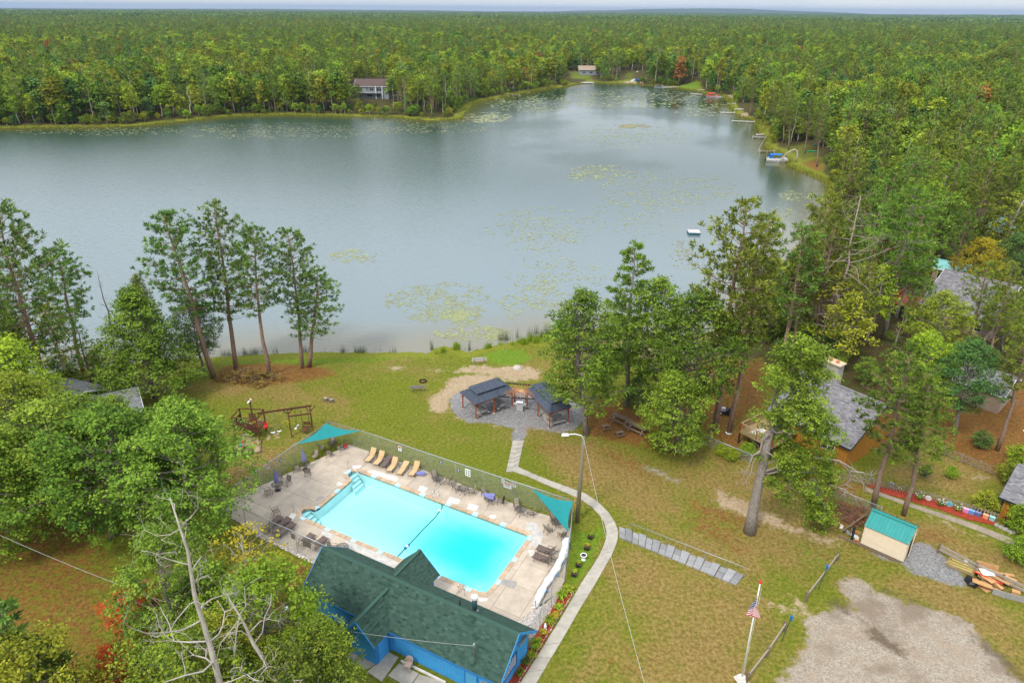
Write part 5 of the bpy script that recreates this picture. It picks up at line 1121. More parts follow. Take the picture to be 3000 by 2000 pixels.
    MB().lathe([(.30, 3.72), (.30, 3.8), (.2, 4.0)], (13.9, .85, 0), 14).build('flashing', C_GALV, v); MB().lathe([(.27, 5.06), (.27, 5.24), (.2, 5.28), (.05, 5.32)], (13.9, .85, 0), 14).build('cap', mk('flue_cap', (.62, .60, .58), .5), v)
    MB().tube([(12.95, .35, 4.2), (12.95, .35, 4.9)], .055, 8).build('vent_stack', C_BLACK, H, smooth=True)
    m_ = MB().tube([(15.6, -2.0, 2.6), (15.6, -2.0, 4.0), (15.55, -2.06, 4.1)], .04, 8).build('service_mast', C_GALV, H, smooth=True); MB().lathe([(.04, 3.98), (.1, 4.05), (.06, 4.16)], (15.6, -2.0, 0), 8).build('weatherhead', C_GALV, m_)
    MB().tube([(15.65, -2.0, 3.8), (15.8, -2.2, 3.2), (15.85, -2.35, 2.72)], .02, 5).build('cable_loop', C_BLACK, m_)
pool_house()
# wires to the service mast
mast = hl(15.6, -2.0, 3.95)
def wire(label, a, b, sag, r=.02, mat=None, n=14):
    a = Vector(a); b = Vector(b); p = [a.lerp(b, i/n)-Vector((0, 0, sag*4*(i/n)*(1-i/n))) for i in range(n+1)]; o = MB().tube(p, r, 4).build('overhead_wire', mat or mk('wire_grey', (.42, .40, .38), .6)); return tag(o, label, 'wire', 'overhead wires')
wire('service wire crossing in front of the green roof to its mast', W(700, 1790, 7.0), mast, .35, .011)
wire('thin wire over the brown clearing at lower left', W(-60, 1540, 7.0), W(560, 1790, 6.4), .3, .012)

# ================================================================== POOL FURNITURE
C_SLING = mk('sling_tan', (.52, .36, .185), .8, .08, 8, .2, 60); C_SLINGB = mk('sling_brown', (.13, .092, .078), .8, .12, 6, .2, 60); C_SLINGG = mk('sling_taupe', (.27, .225, .175), .8, .08, 8, .2, 60)
C_BRONZE = mk('bronze_frame', (.055, .038, .03), .45, .1, 6, metal=.3); C_IRON = mk('wrought_iron', (.05, .045, .043), .5, .1, 6, metal=.3); C_LAV = mk('umbrella_lavender', (.20, .20, .42), .85, .12, 3, .2, 30)
C_REDP = mk('red_plastic', (.62, .02, .025), .45, .05, 4); C_BEIGE = mk('beige_resin', (.42, .31, .25), .55, .08, 4)
def lounger_proto(sl, back=52, name='lounge_chair'):
    """foot at the origin, head along +x"""
    e = thing(name, 'x', 'lounge chair'); fr_ = C_BRONZE; w_ = .62; zs = .36; b = R(back); hx, hz_ = 1.22, zs; ex, ez = hx+.78*math.cos(b), hz_+.78*math.sin(b)
    m_ = MB()
    for i in range(6):
        x0, x1 = .05+i*.195, .05+(i+1)*.195; z0, z1 = zs-.03*math.sin(math.pi*i/6), zs-.03*math.sin(math.pi*(i+1)/6); m_.hull8([(x0, -w_/2, z0-.015), (x1, -w_/2, z1-.015), (x1, w_/2, z1-.015), (x0, w_/2, z0-.015), (x0, -w_/2, z0), (x1, -w_/2, z1), (x1, w_/2, z1), (x0, w_/2, z0)])
    m_.build('seat_sling', sl, e)
    nx, nz_ = -math.sin(b)*.015, math.cos(b)*.015; MB().hull8([(hx, -w_/2, hz_), (ex, -w_/2, ez), (ex, w_/2, ez), (hx, w_/2, hz_), (hx+nx, -w_/2, hz_+nz_), (ex+nx, -w_/2, ez+nz_), (ex+nx, w_/2, ez+nz_), (hx+nx, w_/2, hz_+nz_)]).build('back_sling', sl, e)
    for s in (-1, 1):
        y = s*(w_/2+.02); MB().tube([(0, y, zs-.05), (.02, y, zs+.01), (1.25, y, zs), (1.9, y, zs-.02)], .022, 5).build('side_rail', fr_, e); MB().tube([(hx, y, hz_), (ex, y, ez)], .02, 5).build('back_rail', fr_, e)
        for x in (.3, 1.55): MB().tube([(x, y, zs), (x+(.06 if x > 1 else -.06), y*1.06, 0)], .02, 5).build('leg', fr_, e)
        MB().tube([(.92, y, zs), (.95, y*1.08, zs+.22), (1.25, y*1.08, zs+.26), (1.42, y, zs+.2 if back > 20 else zs+.02)], .022, 5).build('armrest', fr_, e)
    MB().tube([(1.6, -w_/2, zs-.02), (lerp(hx, ex, .62), -w_/2+.05, lerp(hz_, ez, .62)-.02), (lerp(hx, ex, .62), w_/2-.05, lerp(hz_, ez, .62)-.02), (1.6, w_/2, zs-.02)], .014, 5).build('back_prop', fr_, e)
    return e
PROTO_USED = set()
def put(proto, loc, rz, label, group=None, scale=None):
    if proto.name in PROTO_USED: return copy_tree(proto, loc, rz, label, group, scale=scale)
    PROTO_USED.add(proto.name); proto.location = loc; proto.rotation_euler = (0, 0, rz)
    if scale: proto.scale = (scale,)*3
    return tag(proto, label, group=group)
dz = .035
la = ang(fa(1475, 550), fa(1572, 440)); LT = lounger_proto(C_SLING, 55); GL = 'tan lounge chairs along the far fence'
for (x, y), lab, b in (((1330, 500), 'tan sling lounge chair nearest the shade sail, back raised', 0), ((1407, 530), 'tan sling lounge chair left of the flat grey one', 0), ((1530, 590), 'tan sling lounge chair right of the flat grey one', 0), ((1733, 630), 'tan sling lounge chair at the right end, beside the fallen umbrella', 0)): put(LT, V2(fa(x, y), dz), la, lab, GL, 1.04)
put(lounger_proto(C_SLING, 22), V2(fa(1622, 618), dz), la, 'tan sling lounge chair with its back nearly flat', GL, 1.04)
LB0 = lounger_proto(C_SLINGB, 8); put(LB0, V2(fa(1470, 550), dz), la, 'flat dark grey lounge chair among the tan ones', None, 1.04)
for (x, y), (x2, y2), lab in (((392, 1135), (545, 1018), 'left one of the flat brown lounge chairs under the oak'), ((470, 1150), (600, 1050), 'middle one of the flat brown lounge chairs under the oak'), ((492, 1188), (668, 1078), 'right one of the flat brown lounge chairs by the near fence')):
    put(LB0, V2(fa(x, y), dz), ang(fa(x, y), fa(x2, y2)), lab, 'brown lounge chairs at the left end', 1.08)
LBR = lounger_proto(C_SLINGB, 48)
for (x, y), (x2, y2), lab in (((845, 1165), (735, 1255), 'brown lounge chair with raised back, left of the roof corner'), ((965, 1195), (850, 1280), 'brown lounge chair with raised back, half behind the roof corner')): put(LBR, V2(fa(x, y), dz), ang(fa(x, y), fa(x2, y2)), lab, 'brown lounge chairs at the left end', 1.0)
for (x, y), (x2, y2), lab in (((1060, 1030), (1215, 1085), 'upper of the two grey-brown lounge chairs by the rolled cover'), ((1030, 1095), (1190, 1155), 'lower of the two grey-brown lounge chairs by the rolled cover')): put(LBR, V2(fd(x, y), dz), ang(fd(x, y), fd(x2, y2)), lab, 'grey-brown lounge chairs by the rolled cover', 1.05)
def chair_proto():
    """patio sling chair facing +x, seat centre over the origin"""
    e = thing('patio_chair', 'x', 'chair'); w_ = .5
    MB().hull8([(-.24, -w_/2, .40), (.26, -w_/2, .43), (.26, w_/2, .43), (-.24, w_/2, .40), (-.24, -w_/2, .415), (.26, -w_/2, .445), (.26, w_/2, .445), (-.24, w_/2, .415)]).build('seat', C_SLINGG, e)
    MB().hull8([(-.25, -w_/2, .41), (-.42, -w_/2, 1.0), (-.42, w_/2, 1.0), (-.25, w_/2, .41), (-.235, -w_/2, .415), (-.405, -w_/2, 1.0), (-.405, w_/2, 1.0), (-.235, w_/2, .415)]).build('backrest', C_SLINGG, e)
    for s in (-1, 1):
        y = s*(w_/2+.02); MB().tube([(-.43, y, 1.02), (-.25, y, .42), (.27, y, .44)], .018, 5).build('side_frame', C_BRONZE, e); MB().tube([(-.33, y, .68), (-.1, y*1.1, .67), (.24, y*1.1, .65), (.31, y*1.06, .55), (.30, y*1.05, 0)], .018, 5).build('leg', C_BRONZE, e); MB().tube([(-.22, y, .42), (-.36, y*1.05, 0)], .018, 5).build('leg', C_BRONZE, e)
    return e
CH = chair_proto()
def table_proto():
    e = thing('patio_table', 'x', 'table'); r_ = .56
    MB().tube([(r_*math.cos(a), r_*math.sin(a), .72) for a in np.linspace(0, 6.2832, 25)], .02, 5).build('rim', C_IRON, e)
    g = MB()
    for i in range(-9, 10):
        t = i*.058; c = math.sqrt(max(0, r_*r_-t*t)); g.bar((t, -c, .72), (t, c, .72), .016, .006); g.bar((-c, t, .721), (c, t, .721), .016, .006)
    g.build('mesh_top', C_IRON, e, kind='stuff')
    for k in range(4):
        a = k*math.pi/2+.4; c, s = math.cos(a), math.sin(a); MB().tube([(c*.34, s*.34, .72), (c*.16, s*.16, .45), (c*.18, s*.18, .3), (c*.46, s*.46, 0)], .016, 5).build('leg', C_IRON, e)
    MB().tube([(.16*math.cos(a), .16*math.sin(a), .4) for a in np.linspace(0, 6.2832, 13)], .012, 4).build('stretcher_ring', C_IRON, e)
    return e
TB = table_proto()
def umbrella(base, label, lying=None):
    e = thing('patio_umbrella', label, 'umbrella', base, group='lavender umbrellas'); MB().tube([(0, 0, 0), (0, 0, 2.5)], .022, 6).build('pole', C_IRON, e)
    MB().lathe([(.28, 0), (.3, .03), (.06, .09)], (0, 0, 0), 12).build('base_plate', C_IRON, e)
    m_ = MB(); n = 16; rings = []
    for z, r_ in ((1.05, .20), (1.2, .25), (1.6, .20), (2.1, .10), (2.5, .03)): rings.append([m_.pt((r_*(1 if k % 2 else .68)*math.cos(6.2832*k/n), r_*(1 if k % 2 else .68)*math.sin(6.2832*k/n), z)) for k in range(n)])
    for i in range(4):
        for k in range(n): m_.f.append([rings[i][k], rings[i][(k+1) % n], rings[i+1][(k+1) % n], rings[i+1][k]])
    m_.f.append(rings[0][::-1]); m_.f.append(rings[-1]); m_.build('folded_canopy', C_LAV, e); MB().lathe([(.02, 2.5), (.03, 2.54), (.01, 2.58)], (0, 0, 0), 8).build('finial', C_IRON, e); return e
tabs = [(fa, (1012, 308), 'round iron table under the far left shade sail', [(920, 345), (1082, 345), (985, 398), (1015, 290)], ['left of', 'right of', 'in front of', 'behind']),
 (fa, (760, 497), 'iron table with the farther lavender umbrella', [(852, 425), (685, 528), (785, 568)], ['right of', 'left of', 'in front of']),
 (fa, (507, 686), 'iron table with the nearer lavender umbrella', [(597, 660), (425, 745), (525, 625)], ['right of', 'left of', 'behind']),
 (fd, (238, 432), 'round iron table beside the fallen umbrella', [(212, 415), (318, 455)], ['left of', 'right of']),
 (fd, (447, 514), 'round iron table second from the fallen umbrella', [(388, 505), (518, 532)], ['left of', 'right of']),
 (fd, (670, 597), 'iron table with a lavender cloth laid over it', [(632, 560), (764, 615)], ['left of', 'right of']),
 (fd, (930, 687), 'round iron table next to the right shade sail', [(896, 655), (1010, 712)], ['left of', 'right of']),
 (fd, (1230, 790), 'iron table in the right corner under the sail', [(1158, 850), (1275, 898), (1205, 768)], ['left of', 'in front of', 'behind']),
 (fa, (1105, 1262), 'round iron table half hidden behind the roof ridge', [(1020, 1262)], ['left of'])]
for fr_, c, lab, chs, wh in tabs:
    p = fr_(c[0], c[1], .72); put(TB, V2(p, dz), rnd(0, 1), lab, 'round patio tables')
    for (x, y), w_ in zip(chs, wh):
        q = fr_(x, y, .45); put(CH, V2(q, dz), ang(q, p)+rnd(-.25, .25), 'taupe sling chair %s the %s' % (w_, lab), 'taupe patio chairs')
q = fa(495, 930, .4); put(CH, V2(q, dz), R(35), 'taupe sling chair alone beside the near left pool steps', 'taupe patio chairs')
umbrella(V2(fa(760, 497, .72), dz), 'folded lavender umbrella standing in the farther table'); umbrella(V2(fa(507, 686, .72), dz), 'folded lavender umbrella standing in the nearer table')
u = umbrella((0, 0, 0), 'folded lavender umbrella lying on the deck beside the last tan lounge chair'); a, b = fa(1790, 604), fa(1925, 606); u.rotation_mode = 'QUATERNION'; d = (b-a).normalized(); u.rotation_quaternion = Vector((0, 0, 1)).rotation_difference(-d); u.location = V2(b, .3)+d*.4
u = umbrella((0, 0, 0), 'lavender umbrella canopy laid across an iron table'); a, b = fd(620, 575, .8), fd(715, 600, .8); u.rotation_mode = 'QUATERNION'; d = (b-a).normalized(); u.rotation_quaternion = Vector((0, 0, 1)).rotation_difference(-d); u.location = V2(b, .95)+d*.9; u.scale = (1.5, 1.0, .95)
def child_chair(p, rz, label):
    e = thing('child_chair', label, 'chair', p, rz); MB().box((0, 0, .24), (.34, .36, .04)).build('seat', C_REDP, e); MB().hull8([(-.17, -.18, .25), (-.24, -.16, .55), (-.24, .16, .55), (-.17, .18, .25), (-.14, -.18, .25), (-.21, -.16, .55), (-.21, .16, .55), (-.14, .18, .25)]).build('backrest', C_REDP, e)
    for sx in (-1, 1):
        for sy in (-1, 1): MB().box((sx*.14, sy*.15, .12), (.05, .05, .24)).build('leg', C_REDP, e)
    for sy in (-1, 1): MB().box((0, sy*.19, .38), (.3, .05, .04)).build('armrest', C_REDP, e)
    return e
child_chair(V2(fa(1138, 350), dz), R(200), 'small red plastic child chair in the far corner of the deck')
# rolled white pool cover on its reel
e = thing('pool_cover_roll', 'long rolled white pool cover with blue ties along the right fence', 'pool cover', V2(fd(1030, 1530), dz)); o = V2(fd(1030, 1530), dz)
pts = [fd(1312, 975), fd(1290, 1060), fd(1265, 1130), fd(1225, 1215), fd(1185, 1275), fd(1140, 1345), fd(1095, 1425), fd(1050, 1510)]; fine2 = resample([P2(p) for p in pts], .35, False)
mb = MB(); mb.tube([(p[0]-o.x+rng.normal(0, .03), p[1]-o.y+rng.normal(0, .03), .42) for p in fine2], [.29+.03*math.sin(i*1.3)+rng.uniform(-.02, .02) for i in range(len(fine2))], 9); mb.build('rolled_sheet', mk('cover_white', (.74, .74, .73), .6, .10, 3, .6, 5), e, smooth=False)
for k in (2, 8, 13, 19, 24):
    if k < len(fine2)-1: p, q_ = fine2[k], fine2[k+1]; MB().box((p[0]-o.x+.3, p[1]-o.y-.05, .25), (.22, .16, .12), k).build('tie', mk('tarp_blue', (.02, .19, .45), .6), e)
for k in (0, -1):
    p = fine2[k]; MB().bar((p[0]-o.x-.35, p[1]-o.y-.1, .06), (p[0]-o.x+.35, p[1]-o.y+.1, .06), .08).build('reel_foot', C_WHITE, e); MB().tube([(p[0]-o.x, p[1]-o.y, .05), (p[0]-o.x, p[1]-o.y, .8)], .04, 6).build('reel_post', C_GALV, e)
# notices on the fence: each a small board wired to the mesh
def notice(p, rz, w_, h, label, kind):
    e = thing('notice_board', label, 'sign', p, rz, 'notices on the pool fence'); bc = {'red': C_WHITE, 'blue': mk('sign_blue', (.02, .09, .28), .5), 'pict': C_WHITE, 'back': mk('sign_back', (.10, .085, .05), .7)}[kind]
    MB().box((0, 0, 0), (w_, .02, h)).build('board', bc, e)
    if kind == 'red': MB().box((0, -.013, h*.3), (w_*.86, .006, h*.25)).build('heading', mk('sign_red', (.5, .03, .03), .5), e)
    if kind == 'red':
        for k in range(3): MB().box((0, -.013, h*(.05-.14*k)), (w_*.7, .006, h*.05)).build('text_line', C_BLACK, e)
    if kind == 'pict':
        for i in (-1, 1):
            for j in (-1, 0, 1): MB().box((i*w_*.22, -.013, j*h*.28), (w_*.26, .006, h*.16)).build('pictogram', mk('pict_green', (.05, .12, .06), .6), e)
    if kind == 'blue': MB().box((0, -.013, 0), (w_*.4, .006, h*.5)).build('numeral', C_WHITE, e)
    return e
tr_ = ang(f_top[0], f_top[4]); lr = ang(f_left[0], f_left[3])
notice(fa(1635, 355, 2.0), tr_, .42, .6, 'white and red notice on the fence behind the lounge chairs', 'red'); notice(fa(2012, 480, 1.9), tr_, .28, .28, 'small blue depth sign on the fence above a table', 'blue'); notice(fd(410, 362, 1.6), tr_, .26, .3, 'small blue sign left of the pictogram board', 'blue')
notice(fd(486, 382, 1.75), tr_, .62, .85, 'white pictogram board on the fence', 'pict'); notice(fd(782, 452, 1.9), tr_, .36, .45, 'small white pictogram beside the big red notice', 'pict'); notice(fd(817, 488, 1.6), tr_, .85, .65, 'largest red and white notice on the fence', 'red'); notice(fd(875, 484, 1.7), tr_, .36, .5, 'white notice right of the largest red notice', 'red')
notice(fa(425, 525, 1.9), lr, .36, .5, 'white notice on the left fence', 'red'); notice(fa(540, 462, 1.9), lr, .26, .28, 'small blue sign on the left fence', 'blue'); notice(fa(652, 1160, 1.6), tr_, .45, .6, 'dark notice seen from behind on the near fence', 'back'); notice(fa(778, 1232, 1.5), tr_, .9, .65, 'wide dark notice seen from behind by the roof corner', 'back')
# --- patio in front of the building, plastic chair, mulch edging
pat = tag(thing('patio', None, None), kind='structure')
for pts in ([(480, 1180), (660, 1285), (590, 1330), (500, 1310), (420, 1240)], [(665, 1290), (745, 1195), (830, 1240), (700, 1425), (590, 1350)], [(835, 1285), (985, 1365), (910, 1470), (750, 1380)], [(990, 1370), (1180, 1430), (1130, 1560), (915, 1475)]):
    MB().prism([P2(fc(*p)) for p in pts], -.1, .03).build('slab', C_WALK, pat)
def resin_chair(p, rz, label):
    e = thing('garden_chair', label, 'chair', p, rz); MB().box((0, 0, .42), (.46, .48, .03)).build('seat', C_BEIGE, e)
    bk = MB(); n = 7
    for i in range(n):
        y = -.22+.44*i/(n-1); z1 = .86-.10*abs(y/.22)**2; bk.hull8([(-.2, y-.022, .43), (-.2, y+.022, .43), (-.17, y+.022, .43), (-.17, y-.022, .43), (-.32, y-.022, z1), (-.32, y+.022, z1), (-.29, y+.022, z1), (-.29, y-.022, z1)])
    bk.tube([(-.31, y, .86-.10*abs(y/.22)**2) for y in np.linspace(-.24, .24, 9)], .025, 6); bk.build('backrest', C_BEIGE, e, kind='stuff')
    for s in (-1, 1):
        MB().tube([(-.26, s*.25, .66), (0, s*.28, .65), (.2, s*.27, .62), (.22, s*.26, .42)], .025, 6).build('armrest', C_BEIGE, e)
        for x, xx in ((.2, .25), (-.18, -.28)): MB().tube([(x, s*.2, .42), (xx, s*.25, 0)], .028, 6).build('leg', C_BEIGE, e)
    return e
resin_chair(V2(fc(905, 1330), .03), R(250), 'beige resin garden chair against the blue front wall').scale = (1.1,)*3
MB().bar(V2(fc(850, 1270), .06), V2(fc(1190, 1437), .06), .14, .14).build('bed_edging', C_PATCH, pat)
# flower bed beside the walk
C_MULCH = mk('red_mulch', (.29, .040, .018), .95, .5, 7, .8, 18)
bed = [P2(p) for p in (fc(2100, 690), fc(2170, 742), fc(1990, 1050), fc(1870, 1250), fc(1750, 1437), fc(1690, 1500), fc(1620, 1500), fc(1745, 1290), fc(1830, 1130), fc(1890, 1050), fc(1990, 900))]
mb = MB(); mb.prism([p+rng.normal(0, .02, 2) for p in resample(bed, .3)], -.1, .07); tag(mb.build('mulch_bed', C_MULCH), kind='structure')
def blade_clump(seed, n, ln, spread, wd_=.035, arch=.5):
    rg = np.random.default_rng(seed); v, f = [], []
    for i in range(n):
        a = rg.uniform(0, 6.28); l_ = ln*rg.uniform(.6, 1.1); ra = spread*rg.uniform(.2, 1); d = np.array([math.cos(a), math.sin(a), 0]); s = np.array([-d[1], d[0], 0])*wd_; b0 = d*rg.uniform(0, .08)
        m_ = b0+d*ra*.45+np.array([0, 0, l_*.75]); t_ = b0+d*ra+np.array([0, 0, l_*(1-arch*rg.uniform(.3, 1))]); k = len(v); v += [b0-s, b0+s, m_+s, m_-s, t_]; f += [[k, k+1, k+2, k+3], [k+3, k+2, k+4, k+4]]
    return v, f
def plant_mesh(seed, n, ln, spread, mat, wd_=.035, arch=.5):
    v, f = blade_clump(seed, n, ln, spread, wd_, arch); me = bpy.data.meshes.new('leaves'); me.from_pydata([tuple(p) for p in v], [], [tuple(dict.fromkeys(q)) for q in f]); rg = np.random.default_rng(seed); a = me.attributes.new('tint', 'FLOAT', 'POINT'); a.data.foreach_set('value', np.repeat(rg.random(n), 5)); me.materials.append(M_LEAF[mat]); return me
LILY = plant_mesh(1, 110, .75, .55, 'lime', .022, .7); HOSTA = plant_mesh(2, 60, .34, .42, 'yellow', .07, .5); LILYD = plant_mesh(3, 90, .6, .45, 'oak', .025, .7); HOSTL = plant_mesh(4, 55, .34, .40, 'lime', .06, .5)
for (x, y), me, s, lab in (((2125, 738), HOSTL, 1.5, 'lime leafy clump at the top end of the red mulch bed'), ((2078, 800), LILY, 1.35, 'tall arching daylily second from the top of the mulch bed'), ((2055, 872), HOSTL, 1.2, 'leafy clump below the tall daylily'), ((2040, 915), HOSTA, .7, 'small yellow plant above the yellow hosta'), ((2015, 945), HOSTA, 1.1, 'yellow hosta above the large daylily'), ((1985, 992), LILY, 1.25, 'large daylily just above the white statue'), ((1933, 1062), HOSTA, 1.0, 'yellow hosta just below the white statue'), ((1905, 1115), HOSTA, .75, 'small yellow hosta at the hose coil'), ((1878, 1175), LILY, 1.3, 'large daylily beside the building corner'), ((1852, 1238), HOSTL, 1.1, 'light green clump below the corner daylily'), ((1805, 1298), LILYD, 1.1, 'dark green daylily along the end wall'), ((1760, 1382), LILYD, 1.1, 'dark green daylily at the lower end of the mulch bed')):
    e = thing('garden_plant', lab, 'plant', V2(fc(x, y), .07), rnd(0, 6), 'plants in the red mulch bed'); link('leaves', me, e).scale = (s,)*3
e = thing('garden_statue', 'small white statue standing in the red mulch bed', 'statue', V2(fc(1952, 1030), .06)); MB().lathe([(.13, 0), (.13, .06), (.09, .1), (.08, .2), (.12, .34), (.10, .42), (.04, .47)], (0, 0, 0), 12).build('body', C_WHITE, e, smooth=True); MB().lathe([(.02, .46), (.075, .5), (.08, .56), (.05, .62), (.01, .64)], (0, .01, 0), 12).build('head', C_WHITE, e, smooth=True)
ped = MB()
for i in range(80):
    p = P2(lerp(fc(2168, 745), fc(1745, 1437), i/79.)); s = rnd(.05, .1); ped.box((p[0]+rnd(-.03, .03), p[1]+rnd(-.03, .03), .05), (s*1.3, s, s), rnd(0, 3), .7)
tag(ped.build('bed_edge_stones', mk('pale_stone', (.5, .47, .42), .9, .25, 9), kind='stuff'), 'row of small pale stones edging the mulch bed')
def pebbles(name, label, poly, n, r0, r1):
    poly = np.array([P2(p) for p in poly]); lo, hi = poly.min(0), poly.max(0); P_ = rng.uniform(lo, hi, (n*4, 2)); P_ = P_[_sd(P_, poly) < 0][:n]; k = len(P_); base = np.array([(1, 0, 0), (0, 1, 0), (-1, 0, 0), (0, -1, 0), (0, 0, .7)]); sc_ = rng.uniform(r0, r1, (k, 1, 1)); a = rng.uniform(0, 6.28, k)
    rot = np.stack([np.stack([np.cos(a), -np.sin(a), a*0], 1), np.stack([np.sin(a), np.cos(a), a*0], 1), np.stack([a*0, a*0, a*0+1], 1)], 1); v = np.einsum('kij,nj->kni', rot, base*np.array([1.25, .85, 1]))*sc_; v[:, :, :2] += P_[:, None, :]; v[:, :, 2] += .015
    f = np.array([(0, 1, 4), (1, 2, 4), (2, 3, 4), (3, 0, 4)]); F = (np.arange(k)[:, None, None]*5+f[None]).reshape(-1, 3); me = mesh_np(name, v.reshape(-1, 3), F, mk_tint('river_pebble', (.16, .13, .11), (.62, .56, .50), .85, 0), np.repeat(rng.random(k), 5)); o = link(name, me, kind='stuff'); o['label'] = label; return o
pebbles('river_rock', 'bed of pale river rock between the deck and the building corner', [fc(1730, 972), fc(1850, 885), fc(1960, 830), fc(2090, 690), fc(2105, 720), fc(1990, 910), fc(1880, 1060), fc(1850, 1150), fc(1800, 1020)], 5200, .03, .085)
pebbles('edge_gravel', 'strip of mixed stones along the near edge of the deck', [fa(380, 1120), fa(470, 1190), fa(860, 1372), fa(840, 1412), fa(300, 1150)], 1600, .04, .11)
e = thing('garden_hose', 'coiled grey garden hose at the far corner of the blue end wall', 'hose', V2(fo(1285, 850), .05))
for k in range(4): MB().tube([((.25+.07*k)*math.cos(a), (.25+.07*k)*math.sin(a), .03+.015*k) for a in np.linspace(0, 6.2832, 21)], .022, 5).build('coil', mk('hose_grey', (.16, .16, .19), .5), e, smooth=True)
# flower pots beside the walk
C_POT = mk('pot_dark', (.02, .028, .022), .5, .1, 5); C_SOIL = mk('soil', (.05, .03, .02), .95, .3, 9)
for (x, y), lab, m_ in (((1510, 928), 'dark square flower pot at the top of the row', 'oak'), ((1480, 1020), 'brown-rimmed square pot with orange blooms, second in the row', 'yellow'), ((1410, 1163), 'square pot with a leafy plant just below the white urn', 'lime'), ((1375, 1240), 'lowest square flower pot of the row', 'oak')):
    e = thing('flower_pot', lab, 'flower pot', V2(fd(x, y), 0), R(-20), 'square flower pots'); MB().box((0, 0, .17), (.38, .38, .36), 0, 1.25).build('pot', C_POT, e); MB().box((0, 0, .352), (.43, .43, .02)).build('soil', C_SOIL, e); MB().box((0, 0, .36), (.5, .5, .02)).build('rim', mk('pot_rim', (.12, .07, .05), .6), e); MB().box((0, 0, .375), (.42, .42, .015)).build('soil_top', C_SOIL, e)
    c = link('plant', HOSTL if m_ != 'yellow' else HOSTA, e, (0, .06, .36)); c.scale = (.7,)*3
e = thing('garden_urn', 'white pedestal urn with soil between the square pots', 'urn', V2(fd(1452, 1108), 0)); MB().lathe([(.2, 0), (.2, .05), (.08, .12), (.08, .25), (.22, .36), (.29, .5), (.30, .55), (.24, .55), (.22, .5)], (0, 0, 0), 18).build('bowl', C_WHITE, e, smooth=True); MB().lathe([(.23, .48), (.23, .52)], (0, 0, 0), 14).build('soil', C_SOIL, e)
# floodlight on a bent arm, seen over the saplings at the left of the building
e = thing('flood_lamp', 'pale flood lamp on a bent arm left of the blue building', 'lamp', WG(840, 1905)); h = at_depth(843, 1815, e.location.y).z-e.location.z
MB().tube([(0, 0, 0), (0, 0, h)], .07, 8).build('pole', C_GALV, e); MB().tube([(0, 0, h-.1), (.15, .1, h+.55), (.3, .2, h+.8)], .035, 6).build('arm', C_RAILW, e); MB().lathe([(.08, .1), (.28, .02), (.3, -.05), (.1, -.08)], (.42, .25, h+.82), 12).build('lamp_head', C_WHITE, e, smooth=True)

# ================================================================== LAWN: WALK, GAZEBOS, PLAYSET
walk = tag(thing('walk', None, None), kind='structure')
oe = [(1517, 1367), (1565, 1389), (1602, 1404), (1670, 1429), (1716, 1446), (1754, 1472), (1782, 1500), (1802, 1530), (1811, 1556), (1810, 1575), (1803, 1600), (1793, 1624), (1770, 1664), (1742, 1713), (1700, 1781), (1650, 1868), (1611, 1933), (1571, 2000), (1510, 2100)]
ie = [(1502, 1380), (1551, 1397), (1586, 1413), (1666, 1446), (1702, 1462), (1733, 1484), (1756, 1508), (1770, 1530), (1777, 1556), (1776, 1576), (1769, 1598), (1757, 1624), (1735, 1660), (1707, 1701), (1680, 1748), (1650, 1799), (1573, 1924), (1524, 2000), (1460, 2100)]
A_ = resample([P2(W(*p)) for p in oe], .22, False); B_ = resample([P2(W(*p)) for p in ie], .22, False); NS = 25
cutA = [A_[int(round(i*(len(A_)-1)/NS))] for i in range(NS+1)]; 
for i in range(NS):
    ia, ib = [int(round(k*(len(A_)-1)/NS)) for k in (i, i+1)]; ja, jb = [int(round(k*(len(B_)-1)/NS)) for k in (i, i+1)]
    a = A_[ia:ib+1]; b = B_[ja:jb+1]
    def trim(l_): l_ = list(l_); d = l_[-1]-l_[-2]; l_[-1] = l_[-1]-d*.02/max(.02, np.linalg.norm(d)); return l_
    MB().prism([p+rng.normal(0, .008, 2) for p in trim(a)+trim(b)[::-1]], -.1, .035+rnd(0, .012)).build('slab', C_WALK, walk)
L0_, L1_, R0_, R1_ = P2(fb(890, 1000)), P2(fb(830, 1272)), P2(fb(985, 1000)), P2(fb(936, 1228)); Mm0, Mm1 = (L0_+R0_)/2, P2(fb(880, 1272))
for i in range(7):
    for (a0, a1, b0, b1) in ((L0_, L1_, Mm0, Mm1), (Mm0, Mm1, R0_, R1_)):
        q = [lerp(a0, a1, i/7+.006), lerp(b0, b1, i/7+.006), lerp(b0, b1, (i+1)/7-.006), lerp(a0, a1, (i+1)/7-.006)]; c = sum(q)/4; MB().prism([c+(p-c)*.985 for p in q], -.1, .03+rnd(0, .012)).build('paver', C_WALK, walk)
